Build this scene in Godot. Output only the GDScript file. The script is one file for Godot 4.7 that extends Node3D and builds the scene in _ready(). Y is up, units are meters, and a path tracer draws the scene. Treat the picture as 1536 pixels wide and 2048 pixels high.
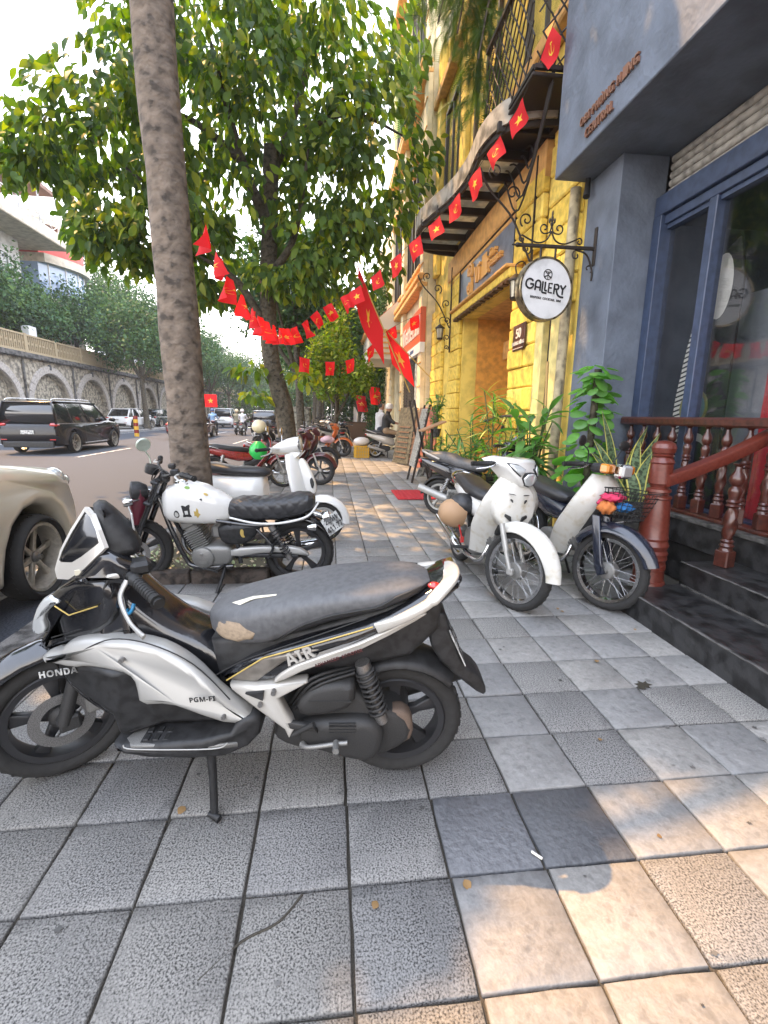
extends Node3D
# A street in the shade of trees: parked scooters on the stone pavement, shopfronts on the right, a stone viaduct beyond the road.

var rng := RandomNumberGenerator.new()
var used := {}
var tex := {}
var mats := {}

func _ready():
	rng.seed = 20
	var cam := Camera3D.new()
	cam.name = "camera"
	add_child(cam)
	cam.position = Vector3(0, 1.348, 0)
	cam.rotation = Vector3(-0.20116, -0.11423, 0.0143)
	cam.fov = 94.33
	cam.near = 0.05
	cam.far = 2000.0
	cam.current = true
	var env := Environment.new()
	env.background_mode = Environment.BG_SKY
	var sky := Sky.new()
	var sm := ProceduralSkyMaterial.new()
	sm.sky_top_color = Color(0.8, 0.84, 0.92)
	sm.sky_horizon_color = Color(1.0, 0.965, 0.92)
	sm.sky_curve = 0.28
	sm.sky_energy_multiplier = 1.55
	sm.ground_horizon_color = Color(0.6, 0.6, 0.6)
	sm.ground_bottom_color = Color(0.3, 0.29, 0.28)
	sky.sky_material = sm
	env.sky = sky
	env.tonemap_mode = Environment.TONE_MAPPER_LINEAR
	env.tonemap_exposure = 2.3
	env.sdfgi_enabled = true
	env.ssao_enabled = true
	env.ssil_enabled = true
	env.fog_enabled = true
	env.fog_density = 0.0008
	env.fog_light_color = Color(0.9, 0.93, 0.97)
	var we := WorldEnvironment.new()
	we.name = "world_environment"
	we.environment = env
	add_child(we)
	var sun := DirectionalLight3D.new()
	sun.name = "sun"
	sun.light_energy = 1.35
	sun.light_color = Color(1.0, 0.78, 0.5)
	sun.light_angular_distance = 0.5
	sun.shadow_enabled = true
	add_child(sun)
	sun.look_at_from_position(Vector3.ZERO, -SUN_FROM, Vector3.UP)
	build_ground()
	build_viaduct()
	build_blue_shop()
	build_yellow_shop()
	build_cream_house()
	build_trees()
	build_bikes()
	build_cars()
	build_flags()
	build_plants()
	build_street_things()

const SUN_FROM := Vector3(-0.42, 0.84, -0.34)     # towards the sun: over the road, a little ahead

# ---------------------------------------------------------------- helpers
class MB:
	var st := SurfaceTool.new()
	var g := 1
	func _init():
		st.begin(Mesh.PRIMITIVE_TRIANGLES)
	func put(a: Vector3, b: Vector3, c: Vector3):
		st.add_vertex(a); st.add_vertex(b); st.add_vertex(c)
	# tris: list of [smooth_group, a, b, c, ...]; closed bodies are turned so that they face outwards
	func emit(groups: Array, closed := true):
		var vol := 0.0
		if closed and groups[0][1].size() > 0:
			var o: Vector3 = groups[0][1][0]
			for gr in groups:
				var t: PackedVector3Array = gr[1]
				for i in range(0, t.size(), 3):
					vol += (t[i] - o).dot((t[i + 1] - o).cross(t[i + 2] - o))
		for gr in groups:
			var t: PackedVector3Array = gr[1]
			var grp: int = -1
			if gr[0]:
				g += 1
				grp = g
			st.set_smooth_group(grp)
			if vol > 0.0:
				for i in range(0, t.size(), 3):
					put(t[i], t[i + 2], t[i + 1])
			else:
				for i in range(0, t.size(), 3):
					put(t[i], t[i + 1], t[i + 2])
	func box(c: Vector3, s: Vector3, xf := Transform3D.IDENTITY, bev := 0.0):
		var h := s * 0.5
		var b: float = min(bev, min(h.x, min(h.y, h.z)) * 0.9)
		var t := PackedVector3Array()
		if b <= 0.0:
			var p := []
			for k in 8:
				p.append(xf * (c + Vector3(h.x if k & 1 else -h.x, h.y if k & 2 else -h.y, h.z if k & 4 else -h.z)))
			for f in [[0, 1, 3, 2], [5, 4, 6, 7], [4, 0, 2, 6], [1, 5, 7, 3], [2, 3, 7, 6], [4, 5, 1, 0]]:
				t.append_array([p[f[0]], p[f[2]], p[f[1]], p[f[0]], p[f[3]], p[f[2]]])
			emit([[false, t]])
			return
		# chamfered: three corner points for each of the eight corners
		var q := {}
		for k in 8:
			var sg := Vector3(1 if k & 1 else -1, 1 if k & 2 else -1, 1 if k & 4 else -1)
			for ax in 3:
				var v := h - Vector3(b, b, b)
				v[ax] = h[ax]
				q[k * 3 + ax] = xf * (c + v * sg)
		for ax in 3:
			var u: int = 1 << ((ax + 1) % 3)
			var w: int = 1 << ((ax + 2) % 3)
			for sgn in 2:
				var k0: int = (1 << ax) if sgn else 0
				var A = q[k0 * 3 + ax]; var B = q[(k0 | u) * 3 + ax]; var C = q[(k0 | u | w) * 3 + ax]; var D = q[(k0 | w) * 3 + ax]
				if sgn: t.append_array([A, B, C, A, C, D])
				else: t.append_array([A, C, B, A, D, C])
			# edges along axis ax
			for m in 4:
				var base: int = (u if m & 1 else 0) | (w if m & 2 else 0)
				var a0: int = (ax + 1) % 3
				var a1: int = (ax + 2) % 3
				var e0 = q[base * 3 + a0]; var e1 = q[(base | (1 << ax)) * 3 + a0]
				var f0 = q[base * 3 + a1]; var f1 = q[(base | (1 << ax)) * 3 + a1]
				if m == 0 or m == 3: t.append_array([e0, f1, e1, e0, f0, f1])
				else: t.append_array([e0, e1, f1, e0, f1, f0])
		for k in 8:
			var par := (k & 1) ^ ((k >> 1) & 1) ^ ((k >> 2) & 1)
			if par: t.append_array([q[k * 3], q[k * 3 + 1], q[k * 3 + 2]])
			else: t.append_array([q[k * 3], q[k * 3 + 2], q[k * 3 + 1]])
		emit([[false, t]])
	func loft(rings: Array, cap := true, closed_ring := true, smooth := true, loop := false):
		var n: int = rings[0].size()
		var t := PackedVector3Array()
		var m := n if closed_ring else n - 1
		for i in range(rings.size() if loop else rings.size() - 1):
			var r0: PackedVector3Array = rings[i]
			var r1: PackedVector3Array = rings[(i + 1) % rings.size()]
			for j in m:
				var k := (j + 1) % n
				t.append_array([r0[j], r0[k], r1[k], r0[j], r1[k], r1[j]])
		var gs := [[smooth, t]]
		if cap and closed_ring and not loop:
			for e in 2:
				var r: PackedVector3Array = rings[0] if e == 0 else rings[rings.size() - 1]
				var c := Vector3.ZERO
				for p in r: c += p
				c /= n
				var ct := PackedVector3Array()
				for j in n:
					if e == 0: ct.append_array([c, r[(j + 1) % n], r[j]])
					else: ct.append_array([c, r[j], r[(j + 1) % n]])
				gs.append([false, ct])
		emit(gs, closed_ring)
	# tube along points; rad number or array; flat squashes the section along its binormal
	func tube(pts: Array, rad, segs := 8, closed := false, flat := 1.0, up := Vector3.UP):
		var rings := []
		var n := pts.size()
		var prev := Vector3.ZERO
		for i in n:
			var a: Vector3 = pts[(i - 1 + n) % n] if (closed or i > 0) else pts[i]
			var b: Vector3 = pts[(i + 1) % n] if (closed or i < n - 1) else pts[i]
			var d := (b - a).normalized()
			var s: Vector3
			if prev == Vector3.ZERO:
				s = d.cross(up if abs(d.dot(up)) < 0.95 else Vector3(1, 0.1, 0)).normalized()
			else:
				s = (prev - d * prev.dot(d)).normalized()
			prev = s
			var w := s.cross(d)
			var r: float = rad[i] if rad is Array else rad
			var ring := PackedVector3Array()
			for k in segs:
				var an := TAU * k / segs
				ring.append(pts[i] + (s * cos(an) + w * sin(an) * flat) * r)
			rings.append(ring)
		loft(rings, not closed, true, true, closed)
	# profile of (radius, height) turned about y
	func lathe(prof: Array, xf := Transform3D.IDENTITY, segs := 20, crease := 0.6):
		var n := prof.size()
		var cs := []
		for k in segs + 1:
			cs.append(Vector2(cos(TAU * k / segs), sin(TAU * k / segs)))
		var gs := []
		var cur := PackedVector3Array()
		for i in n - 1:
			var p: Vector2 = prof[i]
			var q: Vector2 = prof[i + 1]
			if i > 0:
				var d0: Vector2 = (p - prof[i - 1]).normalized()
				var d1: Vector2 = (q - p).normalized()
				if abs(d0.angle_to(d1)) > crease:
					gs.append([true, cur]); cur = PackedVector3Array()
			for k in segs:
				var c0: Vector2 = cs[k]
				var c1: Vector2 = cs[k + 1]
				var a := xf * Vector3(p.x * c0.x, p.y, p.x * c0.y)
				var b := xf * Vector3(p.x * c1.x, p.y, p.x * c1.y)
				var c := xf * Vector3(q.x * c1.x, q.y, q.x * c1.y)
				var d := xf * Vector3(q.x * c0.x, q.y, q.x * c0.y)
				if p.x > 1e-5: cur.append_array([a, b, c])
				if q.x > 1e-5: cur.append_array([a, c, d])
		gs.append([true, cur])
		emit(gs)
	func ell(c: Vector3, r: Vector3, xf := Transform3D.IDENTITY, segs := 14, rows := 9):
		var pr := []
		for i in rows + 1:
			var an := PI * i / rows
			pr.append(Vector2(sin(an), -cos(an)))
		pr[0].x = 0.0; pr[rows].x = 0.0
		lathe(pr, xf * Transform3D(Basis.from_scale(r), c), segs, 9.0)
	# outline in the plane x,y given depth along z between z0 and z1, with rounded (bev) edges; warp moves each vertex
	func plate(o: Array, z0: float, z1: float, bev := 0.0, xf := Transform3D.IDENTITY, warp = null, rows := 2):
		var n := o.size()
		var pts := PackedVector2Array(o)
		if Geometry2D.is_polygon_clockwise(pts): pts.reverse()
		var nrm := []
		for i in n:
			var a := pts[(i - 1 + n) % n]
			var b := pts[(i + 1) % n]
			var e0 := (pts[i] - a).normalized()
			var e1 := (b - pts[i]).normalized()
			var m := (Vector2(-e0.y, e0.x) + Vector2(-e1.y, e1.x))
			m = m.normalized() if m.length() > 0.05 else Vector2(-e0.y, e0.x)
			nrm.append(m)
		var idx := Geometry2D.triangulate_polygon(pts)
		var lv := []
		if bev > 0.0:
			for k in rows + 1:
				var an := PI * 0.5 * k / rows
				lv.append([bev * (1 - sin(an)), z0 + bev * (1 - cos(an))])
			lv = []
			for k in rows + 1:
				var an := PI * 0.5 * (1.0 - float(k) / rows)
				lv.append([bev * (1 - cos(an)), z0 + bev * (1 - sin(an))])
			for k in rows + 1:
				var an := PI * 0.5 * float(k) / rows
				lv.append([bev * (1 - cos(an)), z1 - bev * (1 - sin(an))])
		else:
			lv = [[0.0, z0], [0.0, z1]]
		var rings := []
		for l in lv:
			var r := PackedVector3Array()
			for i in n:
				var p: Vector2 = pts[i] + nrm[i] * l[0]
				var v := Vector3(p.x, p.y, l[1])
				if warp != null: v = warp.call(v)
				r.append(xf * v)
			rings.append(r)
		var t := PackedVector3Array()
		var flat := PackedVector3Array()
		for i in rings.size() - 1:
			for j in n:
				var k := (j + 1) % n
				var arr := [rings[i][j], rings[i][k], rings[i + 1][k], rings[i][j], rings[i + 1][k], rings[i + 1][j]]
				if bev > 0.0: t.append_array(arr)
				else: flat.append_array(arr)
		var c0 := PackedVector3Array()
		var last: int = rings.size() - 1
		for i in range(0, idx.size(), 3):
			var a: int = idx[i]
			var b: int = idx[i + 1]
			var c: int = idx[i + 2]
			if (pts[b] - pts[a]).cross(pts[c] - pts[a]) < 0.0:
				b = idx[i + 2]; c = idx[i + 1]
			c0.append_array([rings[0][a], rings[0][c], rings[0][b]])
			c0.append_array([rings[last][a], rings[last][b], rings[last][c]])
		if bev > 0.0:
			t.append_array(c0)
			emit([[true, t]])
		else:
			flat.append_array(c0)
			emit([[false, flat]])
	# sheet of points by a function of u, v in 0..1
	func sheet(fn: Callable, nu: int, nv: int, smooth := true):
		var t := PackedVector3Array()
		var p := []
		for i in nu + 1:
			var row := PackedVector3Array()
			for j in nv + 1: row.append(fn.call(float(i) / nu, float(j) / nv))
			p.append(row)
		for i in nu:
			for j in nv:
				t.append_array([p[i][j], p[i + 1][j], p[i + 1][j + 1], p[i][j], p[i + 1][j + 1], p[i][j + 1]])
		emit([[smooth, t]], false)
	func done() -> ArrayMesh:
		st.generate_normals()
		return st.commit()

func numbered(base: String) -> String:
	if not used.has(base):
		used[base] = 0
		return base
	used[base] += 1
	return "%s_%03d" % [base, used[base]]

func obj(called: String, mb, m: Material, parent: Node = null, at := Transform3D.IDENTITY) -> MeshInstance3D:
	var o := MeshInstance3D.new()
	o.mesh = mb.done() if mb is MB else mb
	o.material_override = m
	o.transform = at
	if parent == null:
		o.name = numbered(called)
		add_child(o)
	else:
		o.name = called
		parent.add_child(o, true)
	return o

func tag(o: Node, label: String, category: String, group := ""):
	o.set_meta("label", label)
	o.set_meta("category", category)
	if group != "": o.set_meta("group", group)
	return o

func thing(called: String, label: String, category: String, at := Vector3.ZERO, turn := 0.0, group := "") -> Node3D:
	var o := Node3D.new()
	o.name = numbered(called)
	add_child(o)
	o.position = at
	o.rotation.y = turn
	tag(o, label, category, group)
	return o

func struct(called: String, mb, m: Material, parent: Node = null) -> MeshInstance3D:
	var o := obj(called, mb, m, parent)
	if parent == null: o.set_meta("kind", "structure")
	return o

func dup(src: Node3D, at: Vector3, turn: float, label := "", group := "") -> Node3D:
	var r: Node3D = src.duplicate()
	r.name = numbered(String(src.name).rstrip("0123456789").rstrip("_"))
	add_child(r)
	r.position = at
	r.rotation = Vector3(src.rotation.x, turn, src.rotation.z)
	if label != "": r.set_meta("label", label)
	if group != "": r.set_meta("group", group)
	return r

func V(x: float, y: float, s: float) -> Vector3:      # across the street, up, along the street
	return Vector3(x, y, -s)

func T(p: Vector3, e := Vector3.ZERO, sc := Vector3.ONE) -> Transform3D:   # place, turned by degrees
	return Transform3D(Basis.from_euler(e * PI / 180.0) * Basis.from_scale(sc), p)

func lin(r: float, g: float, b: float) -> Color:       # a real-world base colour
	return Color(r, g, b).linear_to_srgb()

# ---------------------------------------------------------------- textures and materials
func noise_tex(key: String, freq: float, oct: int, ramp: Array, size := 512, type := FastNoiseLite.TYPE_SIMPLEX_SMOOTH, normal := 0.0, sx := 1.0) -> Texture2D:
	if tex.has(key): return tex[key]
	var n := FastNoiseLite.new()
	n.noise_type = type
	n.frequency = freq
	n.fractal_octaves = oct
	n.seed = hash(key) % 1000
	if type == FastNoiseLite.TYPE_CELLULAR: n.cellular_return_type = FastNoiseLite.RETURN_DISTANCE
	var img := n.get_seamless_image(size, size, false, false, 0.15, true)
	if sx != 1.0:
		img.resize(int(size * sx), size, Image.INTERPOLATE_CUBIC)
		img.resize(size, size, Image.INTERPOLATE_CUBIC)
	if normal > 0.0:
		img.convert(Image.FORMAT_RGBA8)
		img.bump_map_to_normal_map(normal)
	else:
		img.convert(Image.FORMAT_L8)
		var d := img.get_data()
		var lut := []
		var gr := Gradient.new()
		var off := PackedFloat32Array()
		var col := PackedColorArray()
		for r in ramp:
			off.append(r[0])
			col.append(r[1] if r[1] is Color else Color(r[1], r[1], r[1]))
		gr.offsets = off
		gr.colors = col
		var colored: bool = ramp[0][1] is Color
		for i in 256: lut.append(gr.sample(i / 255.0))
		if colored:
			var o := PackedByteArray()
			o.resize(d.size() * 3)
			for i in d.size():
				var c: Color = lut[d[i]]
				o[i * 3] = int(c.r * 255); o[i * 3 + 1] = int(c.g * 255); o[i * 3 + 2] = int(c.b * 255)
			img = Image.create_from_data(img.get_width(), img.get_height(), false, Image.FORMAT_RGB8, o)
		else:
			var bl := PackedByteArray()
			for i in 256: bl.append(int(lut[i].r * 255))
			for i in d.size(): d[i] = bl[d[i]]
			img = Image.create_from_data(img.get_width(), img.get_height(), false, Image.FORMAT_L8, d)
	var t := ImageTexture.create_from_image(img)
	tex[key] = t
	return t

func blotch() -> Texture2D: return noise_tex("blotch", 0.012, 5, [[0.0, 0.8], [0.45, 0.93], [0.7, 1.0], [1.0, 1.0]])
func speck() -> Texture2D: return noise_tex("speck", 0.11, 3, [[0.0, 0.62], [0.35, 0.86], [0.6, 1.0], [1.0, 1.0]])
func grime() -> Texture2D: return noise_tex("grime", 0.008, 6, [[0.0, 0.35], [0.3, 0.62], [0.55, 0.92], [1.0, 1.0]])
func streak() -> Texture2D: return noise_tex("streak", 0.02, 5, [[0.0, 0.5], [0.4, 0.85], [0.65, 1.0], [1.0, 1.0]], 512, FastNoiseLite.TYPE_SIMPLEX_SMOOTH, 0.0, 0.12)
func nfine() -> Texture2D: return noise_tex("nfine", 0.09, 3, [], 512, FastNoiseLite.TYPE_SIMPLEX_SMOOTH, 6.0)
func nrough() -> Texture2D: return noise_tex("nrough", 0.02, 5, [], 512, FastNoiseLite.TYPE_SIMPLEX_SMOOTH, 14.0)

func mat(key: String, col: Color, rough := 0.6, metal := 0.0, o := {}) -> StandardMaterial3D:
	if mats.has(key): return mats[key]
	var m := StandardMaterial3D.new()
	m.albedo_color = col
	m.roughness = rough
	m.metallic = metal
	var sc: float = o.get("scale", 1.0)
	if o.has("tex") or o.has("nrm") or o.has("bump"):
		m.uv1_triplanar = true
		m.uv1_world_triplanar = o.get("world", false)
		m.uv1_scale = Vector3.ONE * sc
		m.uv1_offset = o.get("off", Vector3.ZERO)
	if o.has("tex"): m.albedo_texture = o.tex
	if o.has("nrm"):
		m.normal_enabled = true
		m.normal_texture = o.nrm
		m.normal_scale = o.get("ns", 0.5)
	if o.has("coat"):
		m.clearcoat_enabled = true
		m.clearcoat = o.coat
		m.clearcoat_roughness = o.get("cr", 0.08)
	if o.has("back"):
		m.backlight_enabled = true
		m.backlight = o.back
	if o.has("vc"): m.vertex_color_use_as_albedo = true
	if o.has("spec"): m.metallic_specular = o.spec
	if o.has("alpha"):
		m.transparency = BaseMaterial3D.TRANSPARENCY_ALPHA
		m.albedo_color.a = o.alpha
	if o.has("emit"):
		m.emission_enabled = true
		m.emission = o.emit
	m.cull_mode = BaseMaterial3D.CULL_DISABLED
	m.resource_name = key
	mats[key] = m
	return m

func text(s: String, size: float, depth: float, bold := true, fam := "Droid Sans") -> TextMesh:
	var t := TextMesh.new()
	var f := SystemFont.new()
	f.font_names = PackedStringArray([fam])
	if bold: f.font_weight = 700
	t.font = f
	t.text = s
	t.font_size = 64
	t.pixel_size = size / 64.0
	t.depth = depth
	t.curve_step = 2.0
	return t

func arc_pts(c: Vector2, r: float, a0: float, a1: float, n: int) -> Array:
	var o := []
	for i in n + 1:
		var a := deg_to_rad(lerp(a0, a1, float(i) / n))
		o.append(c + Vector2(cos(a), sin(a)) * r)
	return o

func v2(a: Array) -> Array:                       # [x, y, x, y ...] to points
	var o := []
	for i in range(0, a.size(), 2): o.append(Vector2(a[i], a[i + 1]))
	return o

func smooth2(o: Array, times := 1) -> Array:        # rounds a closed outline by corner cutting
	for k in times:
		var r := []
		for i in o.size():
			var a: Vector2 = o[i]
			var b: Vector2 = o[(i + 1) % o.size()]
			r.append(a.lerp(b, 0.25)); r.append(a.lerp(b, 0.75))
		o = r
	return o

func curve3(pts: Array, per := 6) -> Array:         # a smooth path through the points
	var o := []
	var n := pts.size()
	for i in n - 1:
		var p0: Vector3 = pts[max(i - 1, 0)]
		var p3: Vector3 = pts[min(i + 2, n - 1)]
		for k in per:
			var t := float(k) / per
			o.append(pts[i].cubic_interpolate(pts[i + 1], p0, p3, t))
	o.append(pts[n - 1])
	return o

func ring_se(c: Vector3, u: Vector3, v: Vector3, e: float, n := 20) -> PackedVector3Array:  # superellipse ring
	var r := PackedVector3Array()
	for k in n:
		var a := TAU * k / n
		var x := cos(a); var y := sin(a)
		r.append(c + u * (sign(x) * pow(abs(x), e)) + v * (sign(y) * pow(abs(y), e)))
	return r

func multi(called: String, mesh: Mesh, xfs: Array, cols: Array, m: Material, parent: Node = null, stuff := true) -> MultiMeshInstance3D:
	var mm := MultiMesh.new()
	mm.transform_format = MultiMesh.TRANSFORM_3D
	mm.use_colors = cols.size() > 0
	mm.mesh = mesh
	mm.instance_count = xfs.size()
	for i in xfs.size():
		mm.set_instance_transform(i, xfs[i])
		if cols.size(): mm.set_instance_color(i, cols[i])
	var o := MultiMeshInstance3D.new()
	o.multimesh = mm
	o.material_override = m
	if parent == null:
		o.name = numbered(called)
		add_child(o)
	else:
		o.name = called
		parent.add_child(o, true)
	if stuff: o.set_meta("kind", "stuff")
	return o

# ---------------------------------------------------------------- ground
const GX := 0.046
const GS := 1.441
const GT := 0.3
const KERB_X := -1.76

func tile_mesh(seed_: int) -> ArrayMesh:
	var r := RandomNumberGenerator.new()
	r.seed = seed_
	var mb := MB.new()
	# a slab with a worn, slightly wavy outline
	var o := []
	var h := 0.1462
	for e in 4:
		for k in 5:
			var t: float = -h + 2.0 * h * k / 5.0
			var w: float = h + r.randf_range(-0.0022, 0.0012) - (0.004 * r.randf() if k == 0 else 0.0)
			var p := Vector2(t, -w)
			o.append(p.rotated(PI * 0.5 * e))
	mb.plate(o, -0.03, 0.0, 0.003, Transform3D(Basis(Vector3.RIGHT, -PI / 2), Vector3.ZERO), null, 1)
	return mb.done()

func build_ground():
	var asphalt := mat("asphalt", lin(0.042, 0.048, 0.061), 0.85, 0.0, {"tex": speck(), "nrm": nfine(), "ns": 0.25, "scale": 0.9, "world": true})
	var mb := MB.new()
	mb.box(V(-100, -0.31, 300), Vector3(1000, 0.4, 900))
	var earth := struct("ground", mb, mat("earth", lin(0.16, 0.14, 0.12), 0.95, 0.0, {"tex": grime(), "scale": 0.1, "world": true}))
	earth.set_meta("label", "bare ground that runs out to the horizon")
	mb = MB.new()
	mb.box(V(-8.2, -0.155, 70), Vector3(12.6, 0.11, 160))
	var road := struct("road", mb, asphalt)
	var paint := mat("road_paint", lin(0.62, 0.62, 0.6), 0.7, 0.0, {"tex": grime(), "scale": 1.4, "world": true})
	# painted dashes between the lanes and the edge line
	for k in 14:
		mb = MB.new()
		var s0 := 7.0 + 9.2 * k
		mb.box(V(-8.0, -0.098, s0 + 2.0), Vector3(0.13, 0.008, 4.2))
		struct("road_marking", mb, paint, road)
	for k in 12:
		mb = MB.new()
		mb.box(V(-4.6, -0.098, 16.6 + 9.0 * k), Vector3(0.12, 0.008, 4.0))
		struct("road_marking", mb, paint, road)
	mb = MB.new()
	mb.box(V(-13.9, -0.098, 66), Vector3(0.14, 0.008, 130))
	struct("road_marking", mb, paint, road)
	for k in 2:
		mb = MB.new()
		mb.box(V(-2.62, -0.098, 5.0 + 6.0 * k), Vector3(0.16, 0.008, 2.6))
		struct("road_marking", mb, paint, road)
	# far pavement where the white cars stand
	mb = MB.new()
	mb.box(V(-16.6, -0.11, 70), Vector3(4.2, 0.22, 160))
	struct("far_pavement", mb, mat("far_paving", lin(0.34, 0.33, 0.32), 0.85, 0.0, {"tex": blotch(), "scale": 0.5, "world": true}))
	# kerb stones
	var kerb_m := mat("kerb_stone", lin(0.2, 0.19, 0.18), 0.85, 0.0, {"tex": grime(), "nrm": nfine(), "scale": 1.1, "world": true})
	mb = MB.new()
	mb.box(V(KERB_X - 0.12, -0.11, 45), Vector3(0.02, 0.16, 100))
	var kerb := struct("kerb", mb, kerb_m)
	for k in 40:
		mb = MB.new()
		mb.box(V(KERB_X - 0.1, -0.085, -0.6 + 0.8 * k), Vector3(0.2, 0.165, 0.79), Transform3D.IDENTITY, 0.012)
		obj("kerb_stone", mb, kerb_m, kerb)
	# pavement of square stone tiles
	mb = MB.new()
	mb.box(V(1.72, -0.08, 46), Vector3(6.94, 0.13, 100))
	var bed_m := mat("joint_dirt", lin(0.06, 0.052, 0.04), 0.95, 0.0, {"tex": speck(), "scale": 3.0, "world": true})
	var pave := struct("pavement", mb, bed_m)
	var pit := noise_tex("pit", 0.07, 4, [[0.0, 0.24], [0.27, 0.3], [0.35, 0.72], [0.5, 0.86], [0.7, 1.0], [1.0, 1.0]], 1024)
	var pitn := noise_tex("pitn", 0.07, 4, [], 1024, FastNoiseLite.TYPE_SIMPLEX_SMOOTH, 6.0)
	var vein := noise_tex("vein", 0.016, 5, [[0.0, 0.78], [0.3, 0.88], [0.45, 0.98], [0.55, 0.91], [0.75, 1.0], [1.0, 1.0]], 1024)
	var tm := []
	var tones := [lin(0.27, 0.26, 0.245), lin(0.25, 0.242, 0.232), lin(0.29, 0.278, 0.258), lin(0.232, 0.226, 0.218), lin(0.262, 0.25, 0.23), lin(0.272, 0.263, 0.25)]
	for k in 6:
		tm.append(mat("pitted_stone_%d" % k, tones[k], 0.72, 0.0, {"tex": pit, "nrm": pitn, "ns": 0.5, "scale": 1.7, "world": true, "off": Vector3(0.37 * k, 0.11 * k, 0.53 * k)}))
	for k in 4:
		tm.append(mat("smooth_stone_%d" % k, [lin(0.25, 0.243, 0.233), lin(0.275, 0.263, 0.245), lin(0.228, 0.224, 0.218), lin(0.258, 0.25, 0.238)][k], 0.6, 0.0, {"tex": vein, "nrm": nrough(), "ns": 0.22, "scale": 1.3, "world": true, "off": Vector3(0.2 * k, 0.3 * k, 0.45 * k)}))
	tm.append(mat("dark_slate", lin(0.1, 0.102, 0.108), 0.5, 0.0, {"tex": vein, "nrm": nrough(), "ns": 0.3, "scale": 2.6, "world": true}))
	tm.append(mat("grey_slate", lin(0.15, 0.152, 0.16), 0.62, 0.0, {"tex": vein, "nrm": nrough(), "ns": 0.5, "scale": 2.6, "world": true}))
	var meshes := []
	for k in 6: meshes.append(tile_mesh(100 + k))
	var far := {}
	var r := RandomNumberGenerator.new()
	r.seed = 5
	var count := 0
	for row in range(-5, 130):
		for c in range(-6, 9):
			var x := GX + GT * (c + 0.5)
			var s := GS + GT * (row + 0.5)
			if x > 2.72 or (x > 2.15 and s < 3.1): continue
			if x > -1.8 and x < -0.5 and s > 3.78 and s < 5.0: continue
			var kind: int
			if c >= 1 or row > 3: kind = 6 + r.randi() % 4 if r.randf() < 0.72 else r.randi() % 6
			else: kind = r.randi() % 6
			if row == -1 and c == 2: kind = 10
			if row == -1 and c == 1: kind = 11
			if row == -2 and c == 1: kind = 8
			if row == -1 and c in [-2, -3, -1]: kind = [0, 2, 1][c + 3]
			var b := Basis.from_euler(Vector3(r.randf_range(-0.006, 0.006), (r.randi() % 4) * PI / 2, r.randf_range(-0.006, 0.006)))
			var xf := Transform3D(b, V(x, r.randf_range(-0.0025, 0.0025), s))
			var near: bool = row >= -4 and row < 18 and count < 297
			if near:
				count += 1
				var o := obj("tile", meshes[r.randi() % 6], tm[kind], pave, xf)
			else:
				if not far.has(kind): far[kind] = []
				far[kind].append(xf)
	for kind in far:
		multi("far_tiles", meshes[0], far[kind], [], tm[kind], pave)
	# a crack across one tile, and the odd small chip
	var cm: Material = mats["joint_dirt"]
	var crk := MB.new()
	crk.tube(curve3([V(-0.33, 0.0, 0.94), V(-0.24, 0.0, 1.02), V(-0.15, 0.0, 1.06), V(-0.09, 0.0, 1.13)], 6), 0.0035, 5)
	tag(obj("tile_crack", crk, cm), "thin dark crack running across a pale tile at the lower left", "crack")
	# litter on the tiles: dry leaves, a drinking straw, a cigarette end, damp stains
	var leaf_m := mat("dry_leaf", lin(0.22, 0.13, 0.05), 0.8)
	var lm := leaf_mesh(0.05, 0.022, 0.25, 0.2)
	var xs := []
	for k in 60:
		var p := V(r.randf_range(-1.7, 2.0), 0.006, r.randf_range(0.6, 7.0))
		xs.append(Transform3D(Basis.from_euler(Vector3(r.randf_range(-0.2, 0.2), r.randf() * TAU, r.randf_range(-0.2, 0.2))).scaled(Vector3.ONE * r.randf_range(0.25, 0.7)), p))
	var litter := multi("fallen_leaves", lm, xs, [], leaf_m)
	litter.set_meta("label", "small dry leaves lying scattered over the pavement tiles")
	mb = MB.new()
	var q := V(0.62, 0.008, 1.19)
	mb.tube([q, q + Vector3(0.022, 0.001, 0.028)], 0.0042, 8)
	tag(obj("cigarette_end", mb, mat("paper", lin(0.7, 0.66, 0.58), 0.9)), "white cigarette end lying on the dark slate tile", "cigarette end")
	mb = MB.new()
	mb.plate(v2([0, 0, 0.02, -0.012, 0.034, 0.004, 0.05, -0.014, 0.062, 0.006, 0.09, 0.004, 0.076, 0.022, 0.088, 0.04, 0.06, 0.036, 0.052, 0.06, 0.036, 0.042, 0.012, 0.05, 0.014, 0.026, -0.012, 0.022]), 0.001, 0.0025, 0.0, T(V(1.56, 0.003, 2.02), Vector3(-90, 20, 0)))
	tag(obj("leaf_patch", mb, mat("wet_leaf", lin(0.035, 0.03, 0.02), 0.6)), "dark broken corner with wet leaves in a tile by the black step", "leaf debris")
	# old gum spots and oil drips
	var blob := MB.new()
	var ob := []
	for k in 11: ob.append(Vector2.from_angle(TAU * k / 11.0) * (0.8 + 0.35 * sin(k * 2.7)))
	blob.plate(ob, 0.0, 0.05, 0.0, Transform3D(Basis(Vector3.RIGHT, -PI / 2), Vector3.ZERO))
	var bx := []
	var bc := []
	for k in 150:
		var sz: float = r.randf_range(0.004, 0.012) if k % 9 else r.randf_range(0.01, 0.016)
		bx.append(Transform3D(Basis(Vector3.UP, r.randf() * TAU).scaled(Vector3(sz, 0.02, sz * r.randf_range(0.5, 1.0))), V(r.randf_range(-1.6, 2.0), 0.003, 0.6 + 6.0 * pow(r.randf(), 1.3))))
		var g := r.randf_range(0.05, 0.15)
		bc.append(Color(g, g * 0.96, g * 0.9))
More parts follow.
